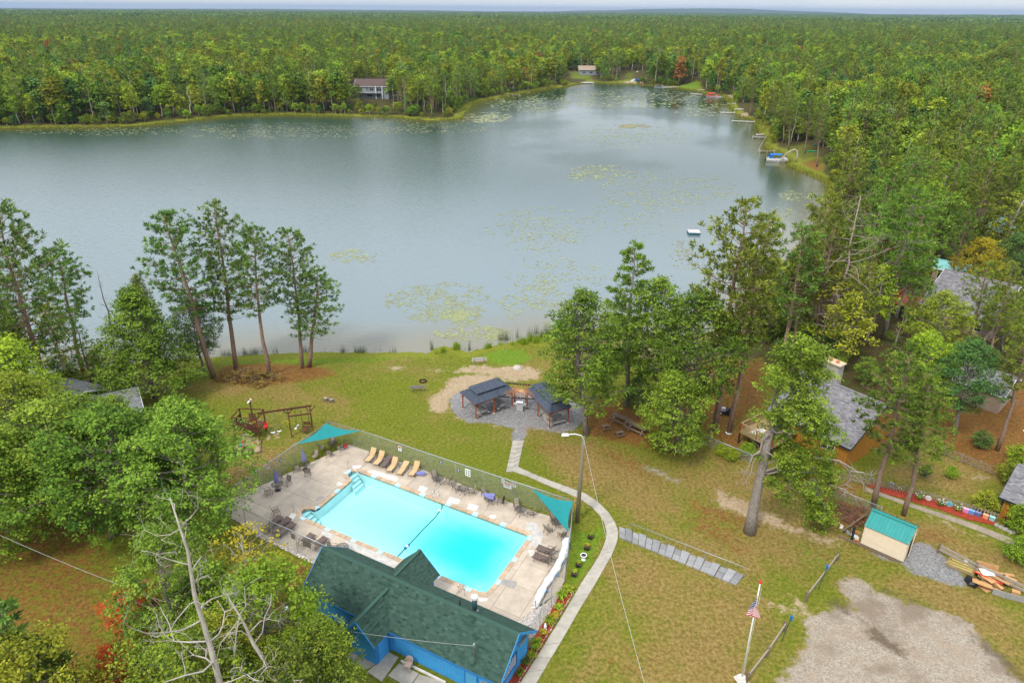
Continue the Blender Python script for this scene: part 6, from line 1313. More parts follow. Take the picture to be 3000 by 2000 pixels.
# stone slab steps and rail
C_SLATE = mk('slab_slate', (.25, .245, .245), .85, .14, 2, .3, 20, objvar=.2)
st = tag(thing('slab_steps', 'line of grey stone slab steps leading from the walk towards the lot', 'steps'), group=None); T0, T1, Bt0, Bt1 = P2(ff(322, 262)), P2(ff(1368, 672)), P2(ff(322, 352)), P2(ff(1303, 756)); n_s = 17
for i in range(n_s):
    t0, t1 = i/n_s+.002, (i+1)/n_s-.002; big = i % 2 == 1; k = .0 if big else .03; q = [lerp(T0, T1, t0), lerp(T0, T1, t1), lerp(Bt0, Bt1, t1), lerp(Bt0, Bt1, t0)]; mid0, mid1 = (q[0]+q[3])/2, (q[1]+q[2])/2
    if big: c = sum(q)/4; MB().prism([c+(p-c)*1.04+rng.normal(0, .015, 2) for p in q], -.1, .14+rnd(0, .03)).build('slab', C_SLATE, st)
    else:
        for qq in ([q[0], q[1], mid1, mid0], [mid0, mid1, q[2], q[3]]): c = sum(qq)/4; MB().prism([c+(p-c)*.95+rng.normal(0, .01, 2) for p in qq], -.1, .05+rnd(0, .02)).build('slab', C_SLATE, st)
e = thing('pipe_railing', 'galvanised pipe handrail beside the stone slab steps', 'railing', V2(ff(420, 296), 0)); o = e.location
top = [V2(ff(425, 236, .9), .9), V2(ff(1150, 515, .9), .9), V2(ff(1400, 612, .9), .9)]; MB().tube([p-o for p in top], .03, 6).build('top_rail', C_GALV, e, smooth=True)
for x, y in ((420, 296), (565, 352), (715, 420), (875, 477), (1037, 537), (1205, 602), (1372, 688)): p = V2(ff(x, y), 0)-o; MB().tube([p, p+Vector((0, 0, .9))], .022, 6).build('post', C_GALV, e)

# gazebos
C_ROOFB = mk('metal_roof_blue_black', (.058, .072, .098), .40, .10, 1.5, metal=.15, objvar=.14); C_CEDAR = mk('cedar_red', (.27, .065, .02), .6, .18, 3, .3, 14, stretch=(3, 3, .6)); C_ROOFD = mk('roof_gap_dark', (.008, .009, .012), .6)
def roof_panels(par, a, b, n_in, inset, rise, step, mat, nm='roof_panel'):
    """standing-seam panels of one hip slope; a,b eave ends, n_in horizontal unit inwards"""
    a = Vector(a); b = Vector(b); d = (b-a); L_ = d.length; d.normalize(); up = (Vector(n_in)*inset+Vector((0, 0, rise))); Wl = up.length; up.normalize(); nr = d.cross(up).normalized(); nr = nr if nr.z > 0 else -nr
    def v(s, i0): return max(0., min(Wl, s*Wl/i0, (L_-s)*Wl/i0))
    return a, d, up, nr, L_, Wl
def hip_tier(par, cs, inset, rise, step, mat, nm):
    """cs: four eave corners in order; pitch set by inset/rise; panels clipped by the hips"""
    n = 4; cs = [Vector(c) for c in cs]; cen = sum(cs, Vector())/4
    for k in range(n):
        a, b = cs[k], cs[(k+1) % n]; d = b-a; L_ = d.length; d.normalize(); ni = Vector((-d.y, d.x, 0)); ni = ni if ni.dot(cen-a) > 0 else -ni
        up = (ni*inset+Vector((0, 0, rise))); Wl = up.length; up.normalize(); nr = d.cross(up).normalized(); nr = nr if nr.z > 0 else -nr
        # hips run at the corner bisectors
        def hip(i, j):
            e1 = (cs[(i+1) % n]-cs[i]).normalized(); e2 = (cs[i-1]-cs[i]).normalized(); bis = (e1+e2); dd = bis.dot((cs[j]-cs[i]).normalized()); nn = bis.dot(ni); return dd/nn
        ka, kb = hip(k, (k+1) % n), hip((k+1) % n, k); f_ = inset/Wl
        def vlim(s): return max(0., min(Wl, s/(ka*f_) if ka > 1e-3 else Wl, (L_-s)/(kb*f_) if kb > 1e-3 else Wl))
        m_ = max(1, round(L_/step)); kinks = sorted([min(L_, ka*inset), max(0, L_-kb*inset), L_*kb/(ka+kb) if False else L_/2])
        for q in range(m_):
            s0, s1 = L_*q/m_+.006, L_*(q+1)/m_-.006; ss = [s0]+[x for x in kinks if s0 < x < s1]+[s1]
            top_ = [a+d*s+up*vlim(s) for s in ss]; poly = [a+d*s0, a+d*s1]+top_[::-1]
            clean = []
            for p in poly:
                if not clean or (p-clean[-1]).length > .004: clean.append(p)
            if len(clean) < 3: continue
            mb = MB(); mb.slab(clean, .03); v1 = vlim(s1)
            if v1 > .1: mb.bar(a+d*s1+nr*.015, a+d*s1+up*v1+nr*.015, .03, .04, nr)
            mb.build('roof_panel', mat, par)
    return None
def gazebo(label, cs, z_e=2.3):
    cs = [V2(c, z_e) for c in cs]; cen = sum(cs, Vector())/4; o = V2(cen, 0); e = thing('gazebo', label, 'gazebo', o, group='twin gazebos'); loc = [c-o for c in cs]
    short = min((loc[1]-loc[0]).length, (loc[2]-loc[1]).length); ins = short*.27; r1 = .62
    hip_tier(e, loc, ins, r1, .42, C_ROOFB, 'lower')
    def inset_poly(P_, d):
        c = sum(P_, Vector())/4; res = []
        for i in range(4):
            e1 = (P_[(i+1) % 4]-P_[i]).normalized(); e2 = (P_[i-1]-P_[i]).normalized(); s = math.sin(math.acos(max(-1, min(1, e1.dot(e2))))); res.append(P_[i]+(e1+e2)*(d/s))
        return res
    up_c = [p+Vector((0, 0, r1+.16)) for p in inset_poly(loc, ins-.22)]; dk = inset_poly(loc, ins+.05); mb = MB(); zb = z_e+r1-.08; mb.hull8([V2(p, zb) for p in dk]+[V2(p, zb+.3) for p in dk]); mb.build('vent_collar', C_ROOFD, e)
    s2 = short-2*(ins-.22); hip_tier(e, up_c, s2*.5, s2*.5*.42, .42, C_ROOFB, 'upper')
    fr_ = inset_poly(loc, .12)
    for i in range(4): MB().bar(fr_[i]-Vector((0, 0, .09)), fr_[(i+1) % 4]-Vector((0, 0, .09)), .09, .14).build('beam', C_CEDAR, e)
    pt = inset_poly(loc, .32); posts = list(pt)
    lng = 0 if (loc[1]-loc[0]).length > (loc[2]-loc[1]).length else 1
    posts += [(pt[lng]+pt[lng+1])/2, (pt[(lng+2) % 4]+pt[(lng+3) % 4])/2]
    for p in posts: po = MB().box((p.x, p.y, (z_e-.1)/2), (.15, .15, z_e-.1)).build('post', C_CEDAR, e); MB().box((p.x, p.y, .02), (.26, .26, .04)).build('footing', C_PATCH, po)
    for i in range(4):
        p = pt[i]
        for j in (1, -1): d = (pt[(i+j) % 4]-p).normalized(); MB().bar((p.x, p.y, z_e-.75), (p.x+d.x*.5, p.y+d.y*.5, z_e-.15), .06, .08).build('brace', C_CEDAR, e)
    return e
gazebo('left gazebo with blue-black two-tier metal roof', [fb(425, 580, 2.3), fb(563, 690, 2.3), fb(915, 572, 2.3), fb(775, 468, 2.3)])
gazebo('right gazebo with blue-black two-tier metal roof, next to the oak', [fb(985, 560, 2.3), fb(1200, 765, 2.3), fb(1402, 710, 2.3), fb(1195, 508, 2.3)])
# sunburst of rods between them
c0 = fb(962, 572, 2.5); e = thing('sunburst_trellis', 'sunburst of thin orange and yellow rods between the gazebos', 'trellis', V2(c0, 0)); cols = [mk('rod_orange', (.36, .17, .07), .6), mk('rod_yellow', (.40, .29, .11), .6), mk('rod_red', (.50, .10, .06), .6)]
for k in range(30):
    a = k*6.2832/30+.05; ln = rnd(1.7, 2.3); MB().tube([(.25*math.cos(a), .25*math.sin(a), 2.5), (ln*math.cos(a), ln*math.sin(a), 2.5+rnd(-.03, .06))], .028, 5).build('rod', cols[k % 3], e)
MB().lathe([(.1, 2.44), (.28, 2.47), (.28, 2.52), (.1, 2.55)], (0, 0, 0), 14).build('hub', cols[1], e)
for (p, q) in (((835, 505), (1135, 528)), ((765, 618), (1070, 642))): a, b = fb(*p, 2.35)-V2(c0, 0), fb(*q, 2.35)-V2(c0, 0); MB().bar(a, b, .1, .14).build('beam', C_BLACK, e); 
for (x, y) in ((1000, 695), (905, 690)): p = fb(x, y)-V2(c0, 0); MB().box((p.x, p.y, 1.15), (.14, .14, 2.3)).build('post', C_CEDAR, e)
# grill
e = thing('gas_grill', 'stainless gas grill with side shelves between the gazebos', 'grill', V2(fb(950, 738), 0), R(-8)); C_SS = mk('grill_steel', (.60, .60, .60), .35, .06, 6, metal=.5)
MB().box((0, 0, .42), (.75, .5, .8)).build('cabinet', C_SS, e); MB().box((0, 0, .86), (1.5, .55, .05)).build('side_shelf', C_SS, e); mb = MB(); mb.tube([(-.4, 0, 1.02), (.4, 0, 1.02)], .27, 12); mb.build('lid', C_SS, e, smooth=False); MB().tube([(-.3, -.3, 1.05), (.3, -.3, 1.05)], .02, 6).build('lid_handle', C_BLACK, e)
for k in range(4): MB().lathe([(.025, -.3), (.03, -.26)], (-.3+.2*k, 0, .75), 8).build('knob', C_BLACK, e)
# picnic tables
C_OLDW = mk('weathered_wood', (.175, .120, .080), .9, .28, 3, .4, 14, objvar=.14, stretch=(.6, 4, 4)); C_GREYW = mk('grey_wood', (.26, .245, .23), .9, .22, 3, .4, 14, objvar=.12, stretch=(.6, 4, 4))
def picnic_proto(L_, mat, metal=True, s=1.0):
    e = thing('picnic_table', 'x', 'picnic table')
    for k in range(5): MB().box((0, (-.31+.155*k)*s, .75*s), (L_, .145*s, .04*s)).build('top_plank', mat, e)
    for sd_ in (-1, 1):
        for k in range(2): MB().box((0, sd_*(.62+.15*k)*s, .44*s), (L_, .14*s, .04*s)).build('bench_plank', mat, e)
    for x in (-L_*.33, L_*.33):
        fm_ = C_GALV if metal else mat
        for sd_ in (-1, 1): MB().bar((x, sd_*.22*s, .72*s), (x, sd_*.62*s, 0), .05 if metal else .09).build('leg', fm_, e)
        MB().bar((x, -.72*s, .40*s), (x, .72*s, .40*s), .05 if metal else .09).build('crossbar', fm_, e)
    return e
pg = picnic_proto(1.85, C_GREYW); pb = picnic_proto(2.5, C_OLDW); pk_ = picnic_proto(.95, C_OLDW, False, .62)
a1 = ang(fb(425, 580, 2.3), fb(563, 690, 2.3)); a2 = ang(fb(1200, 765, 2.3), fb(1402, 710, 2.3))
put(pg, V2(fb(607, 722, .75), .0), a1, 'grey picnic table under the front end of the left gazebo', 'grey picnic tables'); put(pg, V2(fb(775, 668, .75), 0), a1, 'grey picnic table under the right end of the left gazebo', 'grey picnic tables'); put(pg, V2(fb(1255, 795, .75), 0), a2, 'grey picnic table under the right gazebo', 'grey picnic tables')
ap = ang(fb(1750, 765, .75), fb(1900, 830, .75)); put(pb, V2(fb(1825, 795, .75), 0), ap, 'long weathered picnic table, the farther of two under the oaks', 'weathered picnic tables'); put(pb, V2(fb(1965, 870, .75), 0), ap, 'long weathered picnic table, the nearer of two under the oaks', 'weathered picnic tables')
put(pk_, V2(fb(1692, 872, .4), 0), ap+.9, 'small child picnic table on the left', 'small picnic tables'); put(pk_, V2(fb(1808, 930, .4), 0), ap+1.1, 'small child picnic table nearer the lamp post', 'small picnic tables')
MB_c = MB().prism([P2(fb(*p)) for p in ((1120, 720), (1330, 760), (1330, 800), (1215, 870), (1160, 820))], -.1, .03); tag(MB_c.build('concrete_pad', C_WALK), kind='structure')
MB_c = MB().prism([P2(fb(*p)) for p in ((560, 740), (640, 690), (680, 730), (600, 785))], -.1, .028); tag(MB_c.build('concrete_pad', C_WALK), kind='structure')
def bench(p, rz, label, mat):
    e = thing('park_bench', label, 'bench', p, rz, 'lawn benches')
    for k in range(4): MB().box((0, -.2+.11*k, .44), (1.8, .09, .03)).build('seat_slat', mat, e)
    for k in range(4): MB().box((0, .24+.03*k, .54+.12*k), (1.8, .03, .09)).build('back_slat', mat, e)
    for s in (-1, 1): MB().box((s*.72, 0, .21), (.07, .45, .42)).build('leg', C_GALV, e); MB().bar((s*.72, .2, .4), (s*.72, .36, .98), .05).build('back_post', C_GALV, e)
bench(V2(fb(597, 290), gz(*fb(597, 290)[:2])), R(180)+ang(fb(548, 270), fb(645, 262)), 'pale slatted bench facing the lake on a sandy patch', mk('bench_pale', (.50, .50, .50), .7, .1, 3)); bench(V2(fb(70, 572), 0), R(186), 'grey slatted bench alone on the lawn left of the gazebos', C_GREYW)
for (x, y), lab in (((2138, 1396), 'left one of two dark tree stumps on the lawn'), ((2176, 1404), 'right one of two dark tree stumps on the lawn')):
    e = thing('tree_stump', lab, 'stump', V2(fq(x, y), 0), 0, 'stumps'); MB().lathe([(.36, -.05), (.30, .08), (.26, .34), (.27, .38)], (0, 0, 0), 10).build('bark', C_OLDW, e); MB().lathe([(.24, .375), (.24, .39)], (0, 0, 0), 10).build('cut_face', C_GREYW, e)
e = thing('fire_ring', 'dark ring of burnt stones on the lawn near the grey bench', 'fire ring', V2(fb(115, 490), 0))
for k in range(9): a = k*.698; MB().box((.42*math.cos(a), .42*math.sin(a), .07), (.26, .18, .16), a+1.57, .75).build('stone', C_SOIL, e)
tag(MB().lathe([(.7, -.05), (.6, .12), (.4, .28), (.15, .34)], V2(fb(930, 374), 0), 8).build('boulder', mk('boulder_pale', (.40, .36, .31), .9, .3, 3, .5, 8)), 'pale boulder on the sand behind the gazebos', 'boulder')
tag(MB().tube([V2(fb(812, 242), -.1), V2(fb(812, 242), 2.6)], .04, 6).build('thin_post', C_GALV), 'thin dark pole standing at the reeds', 'pole')
# lamp post with wire and guard
b = W(1691, 1527); ht = at_depth(1710, 1278, b.y).z; tx_ = at_depth(1710, 1278, b.y).x-b.x
e = thing('lamp_post', 'tall wooden pole with a street lamp beside the pool corner', 'lamp post', b); C_POLE = mk('pole_wood', (.185, .155, .095), .9, .25, 2, .4, 12, stretch=(4, 4, .4))
MB().tube([(0, 0, -.2), (tx_*.5, 0, ht*.5), (tx_, 0, ht)], [.21, .18, .14], 10).build('pole', C_POLE, e, smooth=True)
MB().tube([(tx_, -.1, ht-.25), (tx_-.25, -.15, ht+.2), (tx_-.8, -.2, ht+.38), (tx_-1.4, -.25, ht+.36)], .045, 6).build('arm', C_RAILW, e, smooth=True); MB().hull8([(tx_-2.0, -.42, ht+.26), (tx_-1.35, -.38, ht+.28), (tx_-1.35, -.14, ht+.28), (tx_-2.0, -.10, ht+.26), (tx_-1.9, -.36, ht+.42), (tx_-1.4, -.32, ht+.44), (tx_-1.4, -.2, ht+.44), (tx_-1.9, -.16, ht+.42)]).build('lamp_head', C_WHITE, e)
MB().tube([(tx_+.05, -.16, ht-.3), (tx_+.05, -.17, ht-.9)], .06, 6).build('cable_box', C_GALV, e); 
wire('pale wire running from the lamp post towards the bottom of the picture', b+Vector((tx_, -.1, ht-.15)), W(1905, 2060, 7.5), .7, .012, mk('wire_pale', (.50, .50, .48), .6))
gp = W(1682, 1500); MB().tube([(-.3, 1.3, 0), (tx_*.5, .2, ht*.55)], .015, 4).build('guy_wire', C_GALV, e); MB().tube([(-.3, 1.3, 0), (-.15, .9, 2.3)], .05, 6).build('guy_guard', mk('guard_yellow', (.75, .42, .02), .5), e)

# playset
def playset():
    A, B = fp(368, 780), fp(888, 805); rz = ang(A, B); C_PW = mk('stained_wood', (.105, .040, .024), .75, .25, 3, .3, 12, objvar=.1); e = thing('swing_set', 'dark stained wooden play tower with swing beam', 'play set', V2(A, 0), rz); cs, sn = math.cos(-rz), math.sin(-rz)
    def l(x, y, z=0): p = fp(x, y, z)-V2(A, 0); return Vector((p.x*cs-p.y*sn, p.x*sn+p.y*cs, z))
    w_ = (B-A).length; dp = 2.0; zd, zt = 1.3, 2.2
    for (x, y, h) in ((0, 0, 2.85), (w_, 0, 2.85), (0, dp, 2.85), (w_, dp, 2.85), (w_*.5, dp, 4.0)): MB().box((x, y, h/2), (.13, .13, h)).build('post', C_PW, e)
    MB().box((w_*.5, dp-.12, 3.93), (.16, .9, .06)).build('roof_board', C_WHITE, e)
    for k in range(10): MB().box((w_*(k+.5)/10, dp/2, zd), (w_/10-.02, dp, .04)).build('deck_plank', C_PW, e)
    for (p, q) in (((0, 0), (w_, 0)), ((w_, 0), (w_, dp)), ((w_, dp), (0, dp)), ((0, dp), (0, 0))): MB().bar((*p, 2.82), (*q, 2.82), .07, .12).build('frame_rail', C_PW, e); MB().bar((*p, zd-.06), (*q, zd-.06), .07, .14).build('frame_rail', C_PW, e)
    for (p, q, n) in (((0, 0), (w_, 0), 20), ((0, dp), (0, 0), 12), ((w_*.35, dp), (w_*.65, dp), 6)):
        MB().bar((*p, zt), (*q, zt), .06, .1).build('hand_rail', C_PW, e)
        for k in range(n): a = Vector(p).lerp(Vector(q), (k+.5)/n); MB().box((a.x, a.y, (zd+zt)/2), (.075, .075, zt-zd)).build('baluster', C_PW, e)
    MB().box((w_*.42, .3, .5), (.8, .3, .05)).build('bench', C_GREYW, e)
    for k in range(6): MB().box((w_*.73+.11*k, dp*.3, zd+.42), (.05, .05, .75)).build('slide_bar', mk('toy_yellow', (.7, .5, .03), .5), e)
    # beam and legs
    zb = 3.2; p0 = Vector((w_-.05, .5, zb)); c1, c2 = l(1580, 735), l(2055, 665); c1b, c2b = l(1545, 560), l(2010, 500); be = Vector(((c2.x+c2b.x)/2, (c2.y+c2b.y)/2, zb)); bmid = Vector(((c1.x+c1b.x)/2, (c1.y+c1b.y)/2, zb))
    MB().bar(p0, be+(be-p0).normalized()*.2, .12, .2).build('swing_beam', C_PW, e)
    for f0, tp in ((c1, bmid), (c1b, bmid), (c2, be), (c2b, be)): MB().bar(f0, tp, .11).build('beam_leg', C_PW, e)
    MB().bar(Vector((c1.x, c1.y-.05, zb-.45)), Vector((c2.x, c2.y-.05, zb-.45)), .1, .15).build('glider_beam', C_PW, e)
    for tp in (bmid, be, p0):
        for s in (-1, 1): d = (be-p0).normalized()*s; MB().bar(tp-Vector((0, 0, .7)), tp+d*.6-Vector((0, 0, .05)), .08).build('brace', C_PW, e)
    dx = (be-p0)
    def hang(t, zz, nm, build, w2=.45):
        c = p0+dx*t; g = build(c, zz); d = dx.normalized()
        for s in (-1, 1): q = c+d*(s*w2/2); MB().tube([(q.x, q.y, zb-.1), (q.x, q.y, zz)], .012, 4).build('chain', C_GALV, g)
    def belt(c, z):
        d = dx.normalized(); mb = MB(); P_ = [c+d*s*.25+Vector((0, 0, z-zb-.12*(1-(s)**2))) for s in np.linspace(-1, 1, 7)]; pr = Vector((-d.y, d.x, 0))*.09
        for i in range(6): mb.hull8([P_[i]-pr, P_[i+1]-pr, P_[i+1]+pr, P_[i]+pr, P_[i]-pr+Vector((0, 0, .03)), P_[i+1]-pr+Vector((0, 0, .03)), P_[i+1]+pr+Vector((0, 0, .03)), P_[i]+pr+Vector((0, 0, .03))])
        return mb.build('belt_swing', C_WHITE, e)
    def bucket(c, z): mb = MB(); mb.lathe([(.12, -.2), (.22, -.1), (.25, .12), (.2, .14)], (c.x, c.y, z), 10); g = mb.build('bucket_swing', C_REDP, e); MB().hull8([(c.x-.2, c.y+.16, z), (c.x+.2, c.y+.16, z), (c.x+.2, c.y+.2, z), (c.x-.2, c.y+.2, z), (c.x-.16, c.y+.24, z+.42), (c.x+.16, c.y+.24, z+.42), (c.x+.16, c.y+.27, z+.42), (c.x-.16, c.y+.27, z+.42)]).build('bucket_back', C_REDP, g); return g
    def rings(c, z):
        d = dx.normalized(); g = MB().bar(c-d*.25+Vector((0, 0, z-zb)), c+d*.25+Vector((0, 0, z-zb)), .03).build('trapeze_bar', mk('toy_yellow', (.7, .5, .03), .5), e)
        for s in (-1, 1): q = c+d*s*.3; MB().tube([(q.x+.09*math.cos(a), q.y, z-.12+.09*math.sin(a)) for a in np.linspace(0, 6.283, 11)], .015, 4).build('ring', mk('toy_yellow', (.7, .5, .03), .5), g)
        return g
    hang(.12, 1.35, 'bucket', bucket); hang(.24, .55, 'belt', belt); hang(.36, .6, 'belt', belt); hang(.50, 1.7, 'rings', rings)
    def glide(x, y0, y1): pass
    gx = lerp(bmid, be, .3); mb = MB().tube([(gx.x, gx.y-.55, .75), (gx.x, gx.y+.45, .75)], .04, 6).build('glider_bar', C_WHITE, e); MB().bar((gx.x, gx.y-.5, .72), (gx.x, gx.y-.3, .72), .24, .06).build('glider_seat', C_WHITE, mb); MB().bar((gx.x, gx.y+.2, .72), (gx.x, gx.y+.4, .72), .24, .06).build('glider_seat', C_WHITE, mb)
    for s in (-.1, .1): MB().tube([(gx.x+s, gx.y, zb-.3), (gx.x+s*.5, gx.y, .75)], .015, 4).build('glider_rod', C_BLACK, mb)
    fx = lerp(bmid, be, .72); 
    for k, (y, z) in enumerate(((.32, .95), (.32, .75), (.1, .5), (-.25, .5), (-.5, .28))): MB().box((fx.x, fx.y+y, z), (.8, .05 if k < 2 else .3, .15 if k < 2 else .04)).build('lawn_swing_slat', C_PW, e)
    for s in (-1, 1): MB().bar((fx.x+s*.42, fx.y, zb-.5), (fx.x+s*.42, fx.y+.1, .3), .05).build('lawn_swing_arm', C_PW, e)
playset()
# sandbox and toys
e = thing('sandbox', 'sandbox with a low timber border in front of the play tower', 'sandbox', V2(fp(700, 930), 0)); o = e.location
for (p, q) in (((905, 800), (908, 1060)), ((908, 1060), (620, 1125)), ((350, 1110), (620, 1125))): MB().bar(V2(fp(*p), .06)-o, V2(fp(*q), .06)-o, .14, .16).build('border_log', C_OLDW, e)
for (x, y), c, lab, s in (((535, 850), (.62, .03, .05), 'red toy with a yellow part in the sandbox', .3), ((485, 912), (.02, .38, .36), 'turquoise toy bucket in the sandbox', .3), ((850, 890), (.55, .42, .03), 'yellow and black toy truck in the sandbox', .32), ((795, 862), (.65, .12, .03), 'orange toy beside the toy truck', .2), ((405, 1040), (.68, .42, .08), 'orange-yellow toy at the left of the sandbox', .3), ((630, 1098), (.65, .16, .03), 'orange toy at the front border of the sandbox', .25), ((780, 970), (.7, .4, .03), 'small yellow toy in the middle of the sandbox', .2)):
    m_ = mk('toy_%d' % (x), c, .5); e = thing('sand_toy', lab, 'toy', V2(fp(x, y), 0), rnd(0, 3), 'sandbox toys'); MB().box((0, 0, s*.35), (s, s*.6, s*.4), 0, .8).build('body', m_, e); MB().lathe([(s*.2, s*.5), (s*.24, s*.62), (s*.1, s*.8)], (s*.15, 0, 0), 8).build('top', m_, e)
    for sx in (-1, 1): MB().tube([(sx*s*.3, -s*.32, s*.15), (sx*s*.3, s*.32, s*.15)], s*.15, 8).build('wheel', C_BLACK, e)
# brush pile
mb = MB(); rg = np.random.default_rng(90); c = np.array(fq(1650, 1245)); cl = []
for i in range(120):
    p = c+np.array([rg.normal(0, 1.6), rg.normal(0, .9), rg.uniform(.05, .7)]); d = rg.normal(0, .8, 3)*np.array([1, 1, .3]); mb.tube([p-d, p+d*.3, p+d], [.03, .025, .01], 3, cap=False)
    if i % 2 == 0: cl.append((p+d*.6, rg.uniform(.3, .55)))
e = thing('brush_pile', 'heap of cut branches with withered leaves under the pines', 'brush pile', Vector(c)); o = mb.build('twigs', mk('brush_twig', (.15, .10, .06), .9), e, kind='stuff'); o.location = -Vector(c); v, f, t = clump_leaves(cl, 330, .22, rg); o = link('dead_leaves', mesh_np('dead_leaves', v, f, M_LEAF['brown'], t), e, kind='stuff'); o.location = -Vector(c)

# flagpole and flag
b = W(2172, 1990); tp = at_depth(2227, 1708, b.y); h = tp.z; lx = tp.x-b.x
e = thing('flagpole', 'white flagpole with a red ball on a concrete foot', 'flagpole', b); MB().tube([(0, 0, .2), (lx, 0, h)], [.07, .045], 8).build('pole', mk('pole_white', (.70, .70, .68), .5, .08, 2), e, smooth=True); MB().lathe([(.02, -.1), (.11, -.04), (.13, .03), (.08, .11), (.01, .13)], (lx, 0, h+.1), 10).build('ball', C_REDP, e, smooth=True); MB().box((0, 0, .18), (.8, .8, .4), .3, .55).build('concrete_foot', C_PATCH, e); MB().tube([(.06, -.05, .6), (lx+.14, -.05, h-.3)], .008, 4).build('halyard', C_WHITE, e)
def flag():
    zt, n, m_ = h-1.15, 30, 13; e2 = thing('flag', 'limp American flag hanging from the flagpole', 'flag', (b.x+lx*.84-.02, b.y-.12, zt+.25))
    e2.scale = (1.2, 1.2, 1.2); V_, col = {}, {}
    # hangs from the hoist in folds: cloth coordinate s along the fly (0..1), k across the stripes (0..1)
    def pos(s, k): fold = math.sin(s*15)*.10*(.3+s); x = -.05+.55*(1-math.exp(-3*s))*math.cos(s*8)*(.5+.5*k)-.15*s; y = fold-.12*s; z = -1.35*k*(1-.45*s)-1.25*s**.9*(1-.25*k); return (x, y, z)
    cR, cW, cB = mk('flag_red', (.52, .02, .035), .8, .05, 5), mk('flag_white', (.74, .73, .72), .8, .05, 5), mk('flag_blue', (.02, .03, .16), .8, .05, 5)
    for i in range(m_):
        mb = MB(); k0, k1 = i/m_, (i+1)/m_; s0 = .4 if i < 7 else 0.; N_ = 24
        for q in range(N_): a, b_ = s0+(1-s0)*q/N_, s0+(1-s0)*(q+1)/N_; mb.poly([pos(a, k0), pos(b_, k0), pos(b_, k1), pos(a, k1)])
        mb.build('stripe', cR if i % 2 == 0 else cW, e2, smooth=True)
    mb = MB()
    for q in range(12):
        for r_ in range(6): a, b_, k0, k1 = .4*q/12, .4*(q+1)/12, 7/13*r_/6, 7/13*(r_+1)/6; mb.poly([pos(a, k0), pos(b_, k0), pos(b_, k1), pos(a, k1)])
    ct = mb.build('canton', cB, e2, smooth=True); sb = MB()
    for r_ in range(9):
        for q in range(6 if r_ % 2 == 0 else 5):
            s, k = .4*((q+.5+(.5 if r_ % 2 else 0))/6.2), 7/13*(r_+.5)/9; p = Vector(pos(s, k)); 
            for dy in (-.012, .012): sb.poly([p+Vector((.032*math.cos(t)*(1 if j % 2 == 0 else .45), dy, .032*math.sin(t)*(1 if j % 2 == 0 else .45))) for j, t in enumerate(np.linspace(1.571, 7.854, 11)[:-1])])
    sb.build('stars', cW, ct, kind='stuff')
flag()
# split-rail barriers, sign posts
C_RAILG = mk('rail_weathered', (.30, .255, .205), .9, .25, 3, .4, 14, stretch=(.6, 4, 4))
def rail_fence(label, pts, hs, zs, post_mat=None):
    o = V2(pts[0], 0); e = thing('rail_fence', label, 'fence', o, group='timber rail barriers')
    for i, p in enumerate(pts): q = V2(p, 0)-o; MB().box((q.x, q.y, hs/2), (.16, .16, hs+.1), .3).build('post', post_mat or C_OLDW, e)
    for i in range(len(pts)-1):
        for z in zs: a, b_ = V2(pts[i], z)-o, V2(pts[i+1], z)-o; MB().bar(a+Vector((0, -.08, 0)), b_+Vector((0, -.08, 0)), .08, .22).build('rail', C_RAILG, e)
rail_fence('single-rail timber barrier by the flagpole along the gravel lot', [ff(1388, 1562), ff(1556, 1345), ff(1700, 1130)], .95, (.78,)); rail_fence('short single-rail barrier in the middle of the lawn by the lot', [fg(170, 884), fg(430, 545)], .95, (.78,)); rail_fence('two-rail timber fence behind the cardboard heap', [fg(1275, 478), fg(1580, 640), fg(1800, 740), fg(2050, 860)], 1.0, (.85, .45))
for b_, t_, lab in (((1680, 1222), (1735, 1012), 'green post with a small blue sign at the flagpole barrier'),):
    p = ff(*b_); h = at_depth(1700+t_[0]*.3507, 1450+t_[1]*.3507, p.y).z; e = thing('sign_post', lab, 'sign', p, 0, 'small blue signs'); MB().tube([(0, 0, 0), (.35, 0, h)], .03, 6).build('post', mk('post_green', (.02, .09, .05), .6), e); MB().box((.36, 0, h-.15), (.05, .2, .5), .4).build('plate', mk('plate_blue', (.02, .16, .55), .5), e)
p = fg(275, 790); h = at_depth(2300+328*.3507, 1450+590*.3507, p.y).z; e = thing('sign_post', 'green post with a small blue sign at the short lawn barrier', 'sign', p, 0, 'small blue signs'); MB().tube([(0, 0, 0), (.3, 0, h)], .03, 6).build('post', mk('post_green', (.02, .09, .05), .6), e); MB().box((.3, 0, h-.15), (.05, .2, .5), .4).build('plate', mk('plate_blue', (.02, .16, .55), .5), e)

